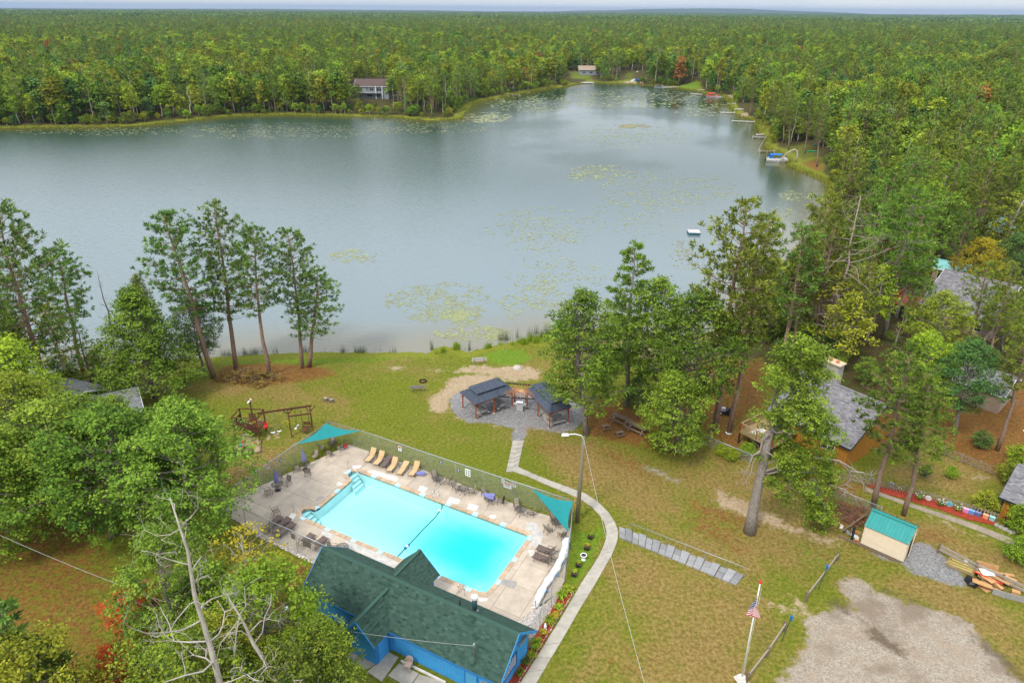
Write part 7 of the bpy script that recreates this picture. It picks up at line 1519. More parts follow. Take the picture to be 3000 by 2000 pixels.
# ================================================================== HOUSES, SHED AND YARD
C_GSH = mk_tint('shingle_grey', (.115, .110, .116), (.275, .262, .268), .92, 0, spec=.15); C_GSHC = mk('shingle_cap_grey', (.19, .183, .186), .92, .12, 4)
C_GOLD = mk('golden_siding', (.36, .155, .018), .75, .12, 2, .15, 12); C_GOLDD = mk('golden_groove', (.20, .085, .012), .8); C_TRIM = mk('dark_trim', (.012, .028, .032), .6); C_GLASS = mk('window_glass', (.02, .028, .034), .08, .1, 2, spec=.8)
def house_frame(O, a):
    def L_(u, n, z=0.): return Vector((O[0]+u*math.cos(a)-n*math.sin(a), O[1]+u*math.sin(a)+n*math.cos(a), z))
    return L_
def window(par, c, w_, h, axis, fm=None, panes=2, out=-1):
    """axis 'u': window in a wall running along u (faces -n when out=-1); 'n': wall running along n (faces +u when out=1)"""
    fm = fm or C_WHITE; sz = lambda a, b, t: (a, t, b) if axis == 'u' else (t, a, b); of = lambda d: Vector((0, out*d, 0)) if axis == 'u' else Vector((out*d, 0, 0)); al = Vector((1, 0, 0)) if axis == 'u' else Vector((0, 1, 0)); c = Vector(c)
    f = MB().box(c+of(.02), sz(w_, h, .05)).build('window', fm, par)
    for k in range(panes): MB().box(c+of(.048)+al*(w_*(-.5+(k+.5)/panes)), sz(w_/panes-.09, h-.14, .02)).build('pane', C_GLASS, f)
    return f
def gable_house(name, label, cat, O, a, u0, u1, n0, n1, ze, zr, wall, groove, roof, cap, trim, oh=.35, sp=.3, tab=.34, course=.2, detail=True, z0=-.3):
    e = thing(name, label, cat, (O[0], O[1], 0), a); nm = (n0+n1)/2; hw = (n1-n0)/2+oh; sl = (zr-ze)/hw; zw = ze+sl*oh-.06
    MB().prism([(u0, n0), (u1, n0), (u1, n1), (u0, n1)], z0, zw).build('wall', groove, e)
    for u, s in ((u0, 1), (u1, -1)): MB().hull8([(u, n0, zw-.01), (u, n1, zw-.01), (u+s*.08, n1, zw-.01), (u+s*.08, n0, zw-.01), (u, nm-.03, zr-.14), (u, nm+.03, zr-.14), (u+s*.08, nm+.03, zr-.14), (u+s*.08, nm-.03, zr-.14)]).build('gable_wall', groove, e)
    if detail:
        boards(MB(), (u0, n0, 0), (u1, n0, 0), z0, lambda t: zw, sp).build('siding', wall, e, kind='stuff'); tp = lambda t: zr-.16-abs(n0+(n1-n0)*t-nm)*sl
        boards(MB(), (u1, n0, 0), (u1, n1, 0), z0, tp, sp).build('siding', wall, e, kind='stuff'); boards(MB(), (u0, n1, 0), (u0, n0, 0), z0, lambda t: tp(1-t), sp).build('siding', wall, e, kind='stuff')
    for s, nn in ((1, nm-hw), (-1, nm+hw)):
        rf = MB().slab([(u0-oh, nn, ze), (u1+oh, nn, ze), (u1+oh, nm, zr), (u0-oh, nm, zr)], .10).build('roof', cap, e)
        if detail: shingles(MB(), (u0-oh, nn, ze), (1, 0, 0), (0, s*hw, zr-ze), u1-u0+2*oh, math.hypot(hw, zr-ze), tab, course).build('shingles', roof, rf, tint=True, kind='stuff')
        MB().bar((u0-oh, nn-s*.03, ze-.08), (u1+oh, nn-s*.03, ze-.08), .05, .16).build('fascia', trim, e)
        for u in (u0-oh-.02, u1+oh+.02): MB().bar((u, nn, ze-.1), (u, nm, zr-.1), .05, .2).build('bargeboard', trim, e)
    MB().bar((u0-oh, nm, zr+.01), (u1+oh, nm, zr+.01), .3, .05).build('ridge_cap', cap, e); return e
# brown house with deck
O = W(2398, 1277, 2.7); hA = R(-52.8)
h1 = gable_house('brown_house', 'golden brown house with grey shingle roof, stone chimney and raised deck', 'house', O, hA, -6.3, 3.1, .7, 11.9, 2.7, 6.0, C_GOLD, C_GOLDD, C_GSH, C_GSHC, C_TRIM, .4)
window(h1, (.9, .68, 1.75), 1.5, 1.15, 'u'); window(h1, (-4.6, .68, 1.9), 1.2, 1.2, 'u')
C_STONE = mk('chimney_stone', (.34, .31, .27), .9, .25, 2.2, .6, 7); ch = MB().box((-4.2, 8.6, 5.2), (1.9, 1.1, 4.2)).build('chimney', C_STONE, h1); MB().box((-4.2, 8.6, 7.36), (2.2, 1.4, .14)).build('chimney_cap', mk('cap_tan', (.50, .40, .27), .9), ch)
for k in (-.45, .35): MB().lathe([(.2, 7.42), (.2, 7.6), (.14, 7.7)], (-4.2+k, 8.6, 0), 10).build('chimney_pot', mk('pot_orange', (.5, .16, .05), .7), ch)
C_DECKW = mk('deck_wood', (.30, .215, .10), .85, .2, 3, .3, 12, objvar=.12); dk = thing('house_deck', 'raised wooden deck with railing on dark posts in front of the brown house', 'deck', O.to_2d().to_3d(), hA); ua, ub, na, nb_, zd = -6.7, -2.6, -4.3, .6, 1.65
for k in range(28): MB().box(((ua+ub)/2, na+(nb_-na)*(k+.5)/28, zd), (ub-ua, (nb_-na)/28-.012, .04)).build('deck_plank', C_DECKW, dk)
for (p, q) in (((ua, na), (ub, na)), ((ua, na), (ua, nb_)), ((ub, na), (ub, nb_-1.2))):
    MB().bar((*p, zd-.15), (*q, zd-.15), .06, .26).build('rim_joist', C_DECKW, dk); MB().bar((*p, zd+.95), (*q, zd+.95), .16, .05).build('top_rail', C_DECKW, dk); MB().bar((*p, zd+.12), (*q, zd+.12), .05, .08).build('bottom_rail', C_DECKW, dk); n = int(math.dist(p, q)/.17)
    for k in range(n): a = Vector(p).lerp(Vector(q), (k+.5)/n); MB().box((a.x, a.y, zd+.52), (.045, .045, .8)).build('baluster', C_DECKW, dk)
for (u_, n_) in ((ua, na), (ub, na), (ua, nb_), ((ua+ub)/2, na), (ua, (na+nb_)/2)): MB().box((u_, n_, zd+.48), (.12, .12, 1.0)).build('rail_post', C_CEDAR, dk); MB().box((u_, n_, (zd-.3)/2-.2), (.14, .14, zd)).build('deck_post', C_TRIM, dk)
for k in range(3): MB().box((ua+1.55+.2*k, na-.06, zd+.55), (.14, .02, .26)).build('house_number', C_WHITE, dk)
hL = house_frame(O, hA); e = thing('deck_rug', 'white and brown hide rug on the raised deck', 'rug', hL(-5.3, -2.9, zd+.025), .4); MB().prism([(1.0*math.cos(a)*(1+.25*math.sin(3*a)), .6*math.sin(a)*(1+.2*math.cos(2*a)), 0) for a in np.linspace(0, 6.0, 14)], 0, .02).build('hide', mk('hide', (.48, .42, .38), .9, .35, 2), e)
e = thing('deck_stairs', 'wooden stair frame with planters behind the raised deck', 'stairs', hL(-7.6, -1.0, 0), hA)
for k in range(5): MB().box((-.25*k, .4, 1.4-.28*k), (.28, 1.1, .04)).build('tread', C_DECKW, e)
for s in (-.15, .95): MB().bar((.1, s, 1.4), (-1.2, s, .1), .05, .22).build('stringer', C_DECKW, e); MB().bar((.1, s, 2.3), (-1.2, s, 1.0), .06, .08).build('stair_rail', C_DECKW, e)
for (u_, n_, c, lab) in ((-8.0, -1.6, (.55, .05, .02), 'red flower box beside the deck stairs'), (-6.2, 2.4, (.02, .09, .34), 'blue tarp-covered heap behind the deck'), (-6.6, 4.6, (.5, .06, .02), 'red garden item by the corner of the brown house')):
    e = thing('deck_item', lab, 'garden item', hL(u_, n_, 0), hA); MB().box((0, 0, .3), (.9, .5, .6), 0, .85).build('body', mk('it_%d' % int(u_*-100), c, .7, .15, 3), e); MB().box((0, 0, .63), (.8, .4, .08)).build('lid', mk('it_%d' % int(u_*-100), c), e)
# garage at the right edge
Og = fi(965, 600, 2.3); gA = R(-46.9); gr = gable_house('golden_garage', 'golden garage with dark trim and grey roof at the right edge', 'garage', Og, gA, .4, 7.0, .25, 7.6, 2.3, 4.15, C_GOLD, C_GOLDD, C_GSH, C_GSHC, C_TRIM, .35); MB().box((.42, .22, 1.1), (.16, .06, 2.6)).build('corner_trim', C_TRIM, gr); MB().lathe([(.1, 0), (.12, .05)], (1.4, .2, 1.9), 8).build('vent', C_BLACK, gr)
e = thing('yard_lamp', 'white gooseneck lamp above the garage roof', 'lamp', V2(fi(1235, 330), 0)); MB().tube([(0, 0, 0), (0, 0, 4.6), (-.3, 0, 5.0), (-.9, .1, 5.15)], .05, 6).build('pole', C_RAILW, e); MB().box((-1.1, .12, 5.1), (.5, .22, .12)).build('lamp_head', C_WHITE, e)
# shed
So = fe(945, 1325); sA = R(-42.1); sh = thing('garden_shed', 'cream lap-sided shed with turquoise metal roof', 'shed', V2(So, 0), sA); C_CREAM = mk('cream_siding', (.60, .50, .36), .6, .06, 2, objvar=.04); C_TEAL = mk('metal_teal', (.035, .255, .235), .42, .07, 2, metal=.1, objvar=.05); L_, D_, zw, zr = 3.57, 2.9, 2.15, 3.0
MB().prism([(0.03, .03), (L_-.03, .03), (L_-.03, D_-.03), (.03, D_-.03)], 0.05, zw).build('core', C_GOLDD, sh); MB().prism([(-.05, -.06), (L_+.05, -.06), (L_+.05, D_), (-.05, D_)], -.05, .08).build('sill', C_TRIM, sh)
npl = 13
for k in range(npl):
    z0, z1 = .08+(zw-.08)*k/npl, .08+(zw-.08)*(k+1)/npl; MB().hull8([(0, -.06, z0), (L_, -.06, z0), (L_, .03, z0), (0, .03, z0), (0, -.004, z1+.008), (L_, -.004, z1+.008), (L_, .03, z1), (0, .03, z1)]).build('lap_board', C_CREAM, sh)
    for (n_a, n_b) in (((0, .9), (2.1, D_)) if z1 < 1.95 else ((0, D_),)): MB().hull8([(L_+.035, n_a, z0), (L_+.035, n_b, z0), (L_-.03, n_b, z0), (L_-.03, n_a, z0), (L_+.004, n_a, z1+.008), (L_+.004, n_b, z1+.008), (L_-.03, n_b, z1), (L_-.03, n_a, z1)]).build('lap_board', C_CREAM, sh)
for s in (0, L_): MB().box((s, -.02, zw/2+.05), (.1, .07, zw)).build('corner_post', C_CREAM, sh)
for u_ in (0.03, L_-.03): MB().hull8([(u_, 0, zw), (u_, D_, zw), (u_+.04, D_, zw), (u_+.04, 0, zw), (u_, D_/2-.03, zr-.08), (u_, D_/2+.03, zr-.08), (u_+.04, D_/2+.03, zr-.08), (u_+.04, D_/2-.03, zr-.08)]).build('gable_wall', C_CREAM, sh)
d_o = MB().box((L_+.13, 1.5, 1.05), (.05, 1.15, 1.85), .08).build('door', C_CREAM, sh); MB().box((L_+.18, 1.95, 1.0), (.06, .05, .14), .08).build('handle', C_BLACK, d_o)
for s, n_e in ((1, -.18), (-1, D_+.18)):
    for k in range(12):
        a, b_ = -.08+(L_+.16)*k/12, -.08+(L_+.16)*(k+1)/12; mb = MB(); mb.slab([(a+.004, n_e, zw-.03), (b_-.004, n_e, zw-.03), (b_-.004, D_/2, zr), (a+.004, D_/2, zr)], .02); mb.bar((b_, n_e, zw-.005), (b_, D_/2, zr+.025), .035, .045); mb.build('roof_panel', C_TEAL if s == 1 else mk('metal_teal_shaded', (.008, .135, .085), .5), sh)  # far slope: same metal roof, its shaded side put into the colour
MB().bar((-.1, D_/2, zr+.03), (L_+.1, D_/2, zr+.03), .34, .03).build('ridge_cap', C_TEAL, sh)
# pen, firewood and twig heap left of the shed
e = thing('timber_pen', 'low timber pen with a leaning rail left of the shed', 'pen', V2(fg(450, 345), 0)); o = e.location
for (p, q, z0, z1) in (((450, 345), (940, 560), .1, .1), ((470, 335), (670, 225), .5, 1.0)): MB().bar(V2(fg(*p), z0)-o, V2(fg(*q), z1)-o, .12, .14).build('timber', C_OLDW, e)
p = V2(fg(555, 372), 0)-o; MB().box((p.x, p.y, .75), (.16, .16, 1.5)).build('post', C_TRIM, e)
for k, (x, y) in enumerate(((470, 270), (500, 300), (525, 320), (560, 300), (600, 315), (620, 330), (575, 345), (605, 395), (600, 365))):
    e = thing('scrap_lumber', ('%s scrap in the timber pen left of the shed' % ['broken pale board', 'split firewood', 'grey rubble', 'bark-covered log', 'orange plank', 'tan sheet', 'white plank', 'red brick', 'grey stone'][k]), 'scrap', V2(fg(x, y), .0), rnd(0, 3), 'scraps in the timber pen'); m_ = [C_PATCH, C_OLDW, C_GREYW, C_OLDW, mk('board_orange', (.55, .20, .05), .8), C_DECKW, C_WHITE, mk('brick_red', (.5, .12, .08), .9), C_PATCH][k]
    MB().box((0, 0, .1), (.5 if k != 7 else .22, .3 if k != 7 else .12, .14), 0, .9).build('piece', m_, e); MB().box((.08, .05, .2), (.35 if k != 7 else .2, .16 if k != 7 else .11, .08), .4).build('piece_top', m_, e)
mb = MB(); rg = np.random.default_rng(91); c = np.array(fe(870, 1150))
for i in range(170): p = c+np.array([rg.normal(0, 1.1), rg.normal(0, .9), rg.uniform(.05, .7)]); d = rg.normal(0, .7, 3)*np.array([1, 1, .35]); mb.tube([p-d, p+d*.2, p+d], [.022, .018, .008], 3, cap=False)
e = thing('twig_heap', 'heap of brown twigs and red-brown leaves behind the timber pen', 'brush pile', Vector(c)); o = mb.build('twigs', mk('twig_brown', (.19, .10, .065), .9), e, kind='stuff'); o.location = -Vector(c); v, f, t = clump_leaves([(c+np.array([rg.normal(0, 1.3), rg.normal(0, 1.), .25]), .35) for _ in range(26)], 200, .15, rg); o = link('dead_leaves', mesh_np('dead_leaves', v, f, mk_tint('leaf_rust', (.16, .055, .02), (.36, .15, .06), .9), t), e, kind='stuff'); o.location = -Vector(c)
# cardboard heap at the right edge
C_CARD = mk('cardboard', (.46, .255, .105), .9, .12, 3, objvar=.16); px2 = frame(2780, 1620, .18966)
e = thing('cardboard_heap', 'heap of flattened cardboard boxes against the two-rail fence', 'cardboard', V2(px2(600, 420), 0)); o = e.location; rg = random.Random(8)
for k in range(26):
    p = V2(px2(rg.uniform(440, 900), rg.uniform(340, 560)), 0)-o; l_, w_ = rg.uniform(.7, 1.7), rg.uniform(.3, .7); q = MB(); a = R(-42)+rg.uniform(-.5, .5); tl = rg.uniform(-.12, .12); z = .06+k*.022; c, s = math.cos(a), math.sin(a)
    P8 = [(x*c-y*s+p.x, x*s+y*c+p.y, z+x*tl+dzz) for dzz in (0, .05) for x, y in ((-l_/2, -w_/2), (l_/2, -w_/2), (l_/2, w_/2), (-l_/2, w_/2))]; q.hull8(P8).build('flattened_box', C_CARD, e)
bx0, bx1 = V2(px2(390, 270), .0)-o, V2(px2(745, 340), 0)-o; MB().hull8([bx0, bx1, bx1+Vector((.1, .2, 0)), bx0+Vector((.1, .2, 0)), bx0+Vector((.1, .25, .95)), bx1+Vector((.1, .25, .8)), bx1+Vector((.14, .3, .8)), bx0+Vector((.14, .3, .95))]).build('upright_sheet', C_CARD, e); MB().box(V2(px2(1020, 640), .2)-o, (.6, .4, .4), -.6).build('small_box', C_CARD, e)
e = thing('printed_sheet', 'white printed carton sheet lying on the cardboard heap', 'carton', V2(px2(550, 400), .78), R(-8)); MB().box((0, 0, 0), (1.0, .8, .03)).build('sheet', C_WHITE, e)
for k in range(7): MB().box((rnd(-.35, .35), rnd(-.28, .28), .018), (rnd(.1, .3), rnd(.04, .1), .005)).build('print', mk('print_blue', (.28, .40, .60), .7), e)
tag(MB().bar(V2(px2(340, 370), .7), V2(px2(800, 565), .62), .1, .05).build('red_strip', C_REDP), 'long red plastic strip across the cardboard heap', 'strip')
mb = MB(); rg2 = np.random.default_rng(4); P0 = px2(350, 470); mb.lathe([(.15, 0), (.5, .05), (.6, .25), (.4, .42), (.1, .5)], (0, 0, 0), 11); mb.v = [(x*(1+.35*math.sin(7*y+3*x)), y*(1+.3*math.cos(9*x)), z*(1+.25*math.sin(11*x+5*y))) for x, y, z in mb.v]; e = thing('black_bag', 'crumpled black plastic bag beside the cardboard heap', 'bag', V2(P0, 0)); mb.build('bag', mk('bag_black', (.012, .013, .016), .3, .3, 6, .8, 9), e); MB().bar((.5, 0, .4), (.75, .1, .5), .1).build('bag_knot', mk('bag_black', (.012, .013, .016)), e)
e = thing('wooden_crate', 'shallow wooden crate of yellow boards beside the gravel', 'crate', V2(px2(180, 230), 0), R(-40))
for s in (-1, 1): MB().box((0, s*.5, .2), (2.1, .08, .3)).build('side_board', C_DECKW, e); MB().box((s*1.0, 0, .2), (.08, 1.0, .3)).build('end_board', C_DECKW, e)
for k in range(5): MB().bar((-1.2+.1*k, -.35+.16*k, .24+.03*k), (.9, -.3+.15*k, .3), .09, .04).build('loose_board', C_DECKW if k % 2 else mk('board_yellow', (.55, .44, .10), .8), e)
e = thing('white_bucket', 'white plastic bucket standing on the wooden crate', 'bucket', V2(px2(238, 200), .32)); MB().lathe([(.17, 0), (.2, .38), (.22, .40), (.22, .42), (.18, .42), (.16, .1)], (0, 0, 0), 14).build('pail', C_WHITE, e, smooth=True); MB().tube([(.2*math.cos(a), -.05-.02*math.sin(a), .4+.16*math.sin(a)) for a in np.linspace(0, 3.14, 9)], .008, 4).build('handle', C_GALV, e)
e = thing('plank_wall', 'low grey plank wall in front of the cardboard heap', 'planks', V2(px2(660, 620), 0)); o = e.location
for (p, q) in (((660, 620), (868, 690)), ((872, 690), (1300, 800))): MB().bar(V2(px2(*p), .28)-o, V2(px2(*q), .28)-o, .06, .56).build('plank', C_GREYW, e)
# garden along the picket fence
pf = thing('picket_fence', 'weathered picket fence behind the red mulch garden', 'fence', V2(fe(800, 900), 0)); o = pf.location; C_PICK = mk('picket_wood', (.25, .195, .14), .9, .25, 3, .3, 12, objvar=.15); pp = [P2(fe(*p)) for p in ((800, 905), (990, 945), (1250, 1000), (1600, 1100), (1832, 1178))]
for q in resample(pp, .27, False): z = .95+rnd(-.04, .04); MB().box((q[0]-o.x, q[1]-o.y, z/2), (.10, .03, z), R(-43)).build('picket', C_PICK, pf)
for i in range(4):
    for z in (.3, .72): MB().bar((pp[i][0]-o.x, pp[i][1]-o.y+.03, z), (pp[i+1][0]-o.x, pp[i+1][1]-o.y+.03, z), .04, .09).build('rail', C_PICK, pf)
pf = thing('yard_fence', 'open wooden baluster fence at the far side of the garden', 'fence', V2(fi(320, 125), 0)); o = pf.location; q0, q1 = P2(fi(330, 130)), P2(fi(905, 360))
for z in (.25, .9): MB().bar((q0[0]-o.x, q0[1]-o.y, z), (q1[0]-o.x, q1[1]-o.y, z), .06, .1).build('rail', C_PICK, pf)
for k in range(24): q = lerp(q0, q1, k/23); big = k % 8 == 0; MB().box((q[0]-o.x, q[1]-o.y, .5), ((.12 if big else .04),)*2+(1.1 if big else .8,)).build('post' if big else 'baluster', C_PICK, pf)
gm = [fe(990, 922), fe(1250, 985), fe(1640, 1105), fe(1830, 1175), fe(1825, 1205), fe(1640, 1165), fe(1500, 1115), fe(1250, 1040), fe(1060, 985), fe(985, 945)]; tag(MB().prism([p+rng.normal(0, .03, 2) for p in resample([P2(p) for p in gm], .3)], -.1, .06).build('mulch_strip', C_MULCH), kind='structure')
gp = tag(thing('garden_path', None, None), kind='structure'); ga, gb = resample([P2(p) for p in (fe(980, 955), fe(1240, 1050), fe(1500, 1135), fe(1700, 1200), fe(1960, 1300))], .3, False), resample([P2(p) for p in (fe(970, 975), fe(1230, 1072), fe(1490, 1162), fe(1690, 1232), fe(1950, 1340))], .3, False); n = 14
for k in range(n):
    f_ = lambda l, t: l[min(len(l)-1, int(t*(len(l)-1)))]; q = [f_(ga, k/n), f_(ga, (k+1)/n), f_(gb, (k+1)/n), f_(gb, k/n)]; c = sum(q)/4; MB().prism([c+(p-c)*.985 for p in q], -.1, .028).build('slab', mk('path_old', (.27, .22, .16), .95, .2, 2, .3, 20, objvar=.1), gp)
bushG = broadleaf(95, 2.2, 2.2, .1, 60, 1100, .11, 'lime', cr=(.09, .15)); bushY = remat(bushG, 'oaky')
for (fx, x, y), h, wd_, m_, lab in (((fi, 790, 760), 2.3, 1.05, 'oaky', 'round golden-green shrub next to the garage'), ((fi, 1090, 440), 2.4, 1.2, 'oaky', 'golden-green shrub behind the garage'), ((fi, 1200, 250), 2.6, 1.2, 'lime', 'green shrub behind the golden one at the right edge'), ((fi, 410, 390), 1.5, .9, 'lime', 'small lime bush alone on the garden lawn'), ((fi, 100, 380), 1.6, .7, 'dark', 'small dark bush near the pine pair'), ((fe, 1730, 690), 2.1, 1.1, 'dark', 'dark glossy bush on the needle-covered slope'), ((fj, 160, 1160), 1.5, 1.2, 'lime', 'lime bush at the yard fence left of the half-dead oak'), ((fj, 350, 1100), 1.5, 1.3, 'lime', 'lime bush below the raised deck'), ((fj, 40, 1100), 1.3, 1.2, 'lime', 'low lime bush at the left part of the yard fence'), ((fe, 560, 870), 1.8, 1.2, 'lime', 'yellow-green bush right of the half-dead oak stem'), ((fi, 1200, 1010), 3.2, .9, 'lime', 'leafy green shrub in front of the garage at the right edge'), ((fi, 1180, 1350), 2.8, 1.0, 'lime', 'bright leafy shrub at the right edge above the fence')):
    plant(remat(bushG, m_), 'garden_shrub', lab, 'shrub', V2(fx(x, y), 0), h, 'garden shrubs', (0, 0), None, wd_)
for k, (x, y) in enumerate(((50, 640), (290, 715), (490, 770))):
    e = thing('flower_bush', ['white-flowered bush left of the white disc', 'white-flowered bush beside the teal disc', 'white-flowered bush next to the painted blocks'][k], 'flowers', V2(fi(x, y), .05), 0, 'white flower bushes'); link('leaves', LILYD, e).scale = (1.1,)*3; fl_ = MB()
    for q in range(16): fl_.lathe([(.01, 0), (.05, .02), (.01, .04)], (rnd(-.45, .45), rnd(-.4, .4), rnd(.35, .7)), 6)
    fl_.build('blossoms', C_WHITE, e, kind='stuff')
for (fx, x, y), r_, c, lab in (((fi, 145, 655), .3, (.72, .72, .70), 'white round plaque in the garden'), ((fi, 385, 725), .32, (.16, .44, .50), 'teal round plaque in the garden'), ((fe, 1140, 960), .34, (.42, .55, .58), 'pale blue round plaque between the two pines'), ((fe, 1196, 978), .2, (.7, .7, .66), 'small white plaque beside the right pine')):
    e = thing('garden_plaque', lab, 'plaque', V2(fx(x, y), .05), R(-40), 'round plaques in the garden'); MB().tube([(0, -.02, r_), (0, .03, r_+.01)], r_, 16).build('disc', mk('plq_%d' % x, c, .6, .15, 4), e); MB().box((0, .08, .1), (.1, .1, .2)).build('foot', C_PATCH, e)
for (x, y), c, lab in (((580, 785), (.55, .22, .45), 'pink and violet'), ((645, 805), (.10, .24, .55), 'bright blue'), ((715, 828), (.10, .12, .26), 'dark blue'), ((805, 855), (.62, .25, .14), 'coral'), ((880, 880), (.22, .45, .42), 'pale turquoise')):
    e = thing('painted_block', lab+' painted block in the mulch garden', 'painted block', V2(fi(x, y), .05), R(-43), 'painted blocks'); MB().box((0, 0, .2), (.45, .25, .42)).build('block', mk('blk_%d' % x, c, .7, .12, 4), e); MB().box((0, 0, .42), (.47, .27, .03)).build('painted_top', mk('blkt_%d' % x, tuple(min(1, q*1.5+.08) for q in c), .7), e)
for k in range(9):
    p = lerp(fi(945, 940), fi(1120, 1020), k/8); tag(MB().lathe([(.22, -.05), (.24, .06), (.15, .2), (.03, .24)], V2(p, 0)+Vector((rnd(-.1, .1), rnd(-.1, .1), 0)), 7).build('garden_stone', C_STONE), 'rounded stone in the row along the garage wall', 'stone', 'stones along the garage wall')
e = thing('animal_figure', 'dark animal silhouette figure against the garage wall', 'figure', V2(fi(1080, 965), 0), R(-45)); MB().hull8([(-.35, -.05, .35), (.3, -.05, .3), (.3, .05, .3), (-.35, .05, .35), (-.3, -.06, .62), (.32, -.06, .58), (.32, .06, .58), (-.3, .06, .62)]).build('body', C_BLACK, e); MB().bar((-.3, 0, .55), (-.55, 0, .95), .12).build('neck', C_BLACK, e); MB().bar((-.5, 0, .92), (-.75, 0, .86), .1).build('head', C_BLACK, e)
for x in (-.28, -.18, .18, .28): MB().bar((x, 0, .35), (x, 0, 0), .06).build('leg', C_BLACK, e)
chain_fence('low chain-link yard fence with a lime bush, below the raised deck', [fj(-260, 830, 1.2), fj(0, 940, 1.2), fj(400, 1100, 1.2)], 1.2); chain_fence('low chain-link fence from the oak to the shed', [fe(740, 935, 1.2), fe(840, 985, 1.2), fe(1085, 1088, 1.2)], 1.2)
# lawn tractor
e = thing('lawn_tractor', 'black and silver lawn tractor parked behind the pine stem', 'lawn tractor', V2(fj(105, 628), 0), R(-15)); C_TY = mk('tyre', (.015, .015, .016), .9)
MB().box((-.45, 0, .52), (.8, .5, .4), 0, .85).build('hood', mk('hood_silver', (.42, .40, .42), .4, .1, 3), e); MB().box((.35, 0, .42), (.8, .8, .22)).build('rear_body', C_BLACK, e); MB().box((.45, 0, .66), (.42, .46, .12)).build('seat', C_BLACK, e); MB().box((.68, 0, .88), (.1, .44, .4)).build('seat_back', C_BLACK, e); MB().box((0, 0, .2), (.9, 1.05, .12)).build('mower_deck', C_BLACK, e); MB().tube([(-.02, 0, .7), (.1, 0, .95)], .03, 6).build('steering_column', C_BLACK, e); MB().tube([(.12+.02*math.cos(a), .18*math.cos(a), .95+.18*math.sin(a)*.6) for a in np.linspace(0, 6.28, 12)], .02, 5).build('steering_wheel', C_BLACK, e)
for x, r_ in ((-.6, .2), (.5, .28)):
    for s in (-1, 1): wh_ = MB().tube([(x, s*.36, r_), (x, s*.54, r_)], r_, 14).build('wheel', C_TY, e); MB().tube([(x, s*.545, r_), (x, s*.555, r_)], r_*.5, 10).build('rim', C_WHITE, wh_)
tag(MB().lathe([(.34, 0), (.36, .06), (.3, .1)], V2(fj(135, 855), 0), 14).build('white_disc', C_WHITE), 'white round disc at the foot of the slanting pine', 'disc')
# houses further back
C_BEI = mk('beige_siding', (.36, .27, .20), .8, .1, 2); O2 = fk(960, 540, 3.0); h2 = gable_house('grey_roof_house', 'beige house with wide grey shingle roof behind the pines at right', 'house', O2, R(-47.9), .3, 10.2, .6, 15.5, 3.0, 6.8, C_BEI, C_BEI, C_GSH, C_GSHC, C_WHITE, .4, .4, .5, .26); window(h2, (8.4, .58, 1.6), .9, 1.5, 'u', None, 1)
C_RDK = mk('deck_red', (.48, .125, .055), .8, .12, 2, objvar=.08); d2 = thing('red_deck', 'red-stained deck at the corner of the beige house', 'deck', V2(O2, 0), R(-47.9))
for k in range(16): MB().box((-2.2, -.5+6.0*(k+.5)/16, 2.0), (4.2, .36, .05)).build('deck_plank', C_RDK, d2)
for (p, q) in (((-4.3, -.5), (-.1, -.5)), ((-4.3, -.5), (-4.3, 5.5))):
    MB().bar((*p, 2.95), (*q, 2.95), .14, .06).build('top_rail', C_RDK, d2); n = int(math.dist(p, q)/.28)
    for k in range(n): a = Vector(p).lerp(Vector(q), (k+.5)/n); MB().box((a.x, a.y, 2.45), (.07, .07, 1.0)).build('baluster', C_RDK, d2)
for p in ((-4.2, -.4), (-.3, -.4), (-4.2, 5.3)): MB().box((*p, 1.0), (.16, .16, 2.0)).build('deck_post', C_RDK, d2)
O3 = fk(1335, 1428, 2.5); gable_house('small_outbuilding', 'small grey outbuilding behind the dark leaning oak', 'outbuilding', O3, R(-47), .2, 5.5, .3, 6.5, 2.5, 4.0, C_BEI, C_BEI, C_GSH, C_GSHC, C_WHITE, .3, .4, .5, .26)
C_TSH = mk('roof_pale_teal', (.20, .46, .43), .6, .1, 1.5); C_TANR = mk('roof_tan', (.29, .205, .145), .85, .15, 1.5); C_BRNR = mk('roof_brown', (.095, .062, .055), .85, .15, 1.5); C_GRW = mk('grey_clapboard', (.24, .26, .28), .8, .08, 2)
for nm, lab, O_, a, u1, n1, ze, zr, wl, rf in (('teal_roof_house', 'house with pale teal metal roof at the right edge', fr4(2060, 640, 3.0), R(-30), 13, 9, 3.0, 5.2, C_BEI, C_TSH), ('tan_roof_house', 'small house with tan roof in a clearing of the right-hand woods', fr3(1285, 930, 2.8), R(-25), 9, 9, 2.8, 5.0, C_GOLD, C_TANR), ('dark_roof_house', 'dark-roofed building behind the tan-roofed house', fr3(1400, 775, 2.8), R(-5), 10, 7, 2.8, 4.6, C_BEI, C_GSHC), ('teal_shed', 'pale teal roofed shed above the grey shingle roof', fr4(1730, 900, 2.5), R(-40), 5, 4, 2.5, 3.6, C_BEI, C_TSH)):
    h = gable_house(nm, lab, 'house', O_, a, 0, u1, 0, n1, ze, zr, wl, wl, rf, rf, C_WHITE, .4, detail=False); window(h, (u1*.3, -.02, ze*.5), 1.4, 1.2, 'u'); window(h, (u1*.7, -.02, ze*.5), 1.4, 1.2, 'u')
b = WG(1042, 290); b.z = gz(b.x, b.y); lk = gable_house('lake_house', 'grey two-storey lake house with brown roof across the lake', 'house', b, R(-2), 0, 17.5, 0, 10, b.z+6.2, b.z+9.6, C_GRW, C_GRW, C_BRNR, C_BRNR, C_WHITE, .5, detail=False, z0=b.z-1.5)
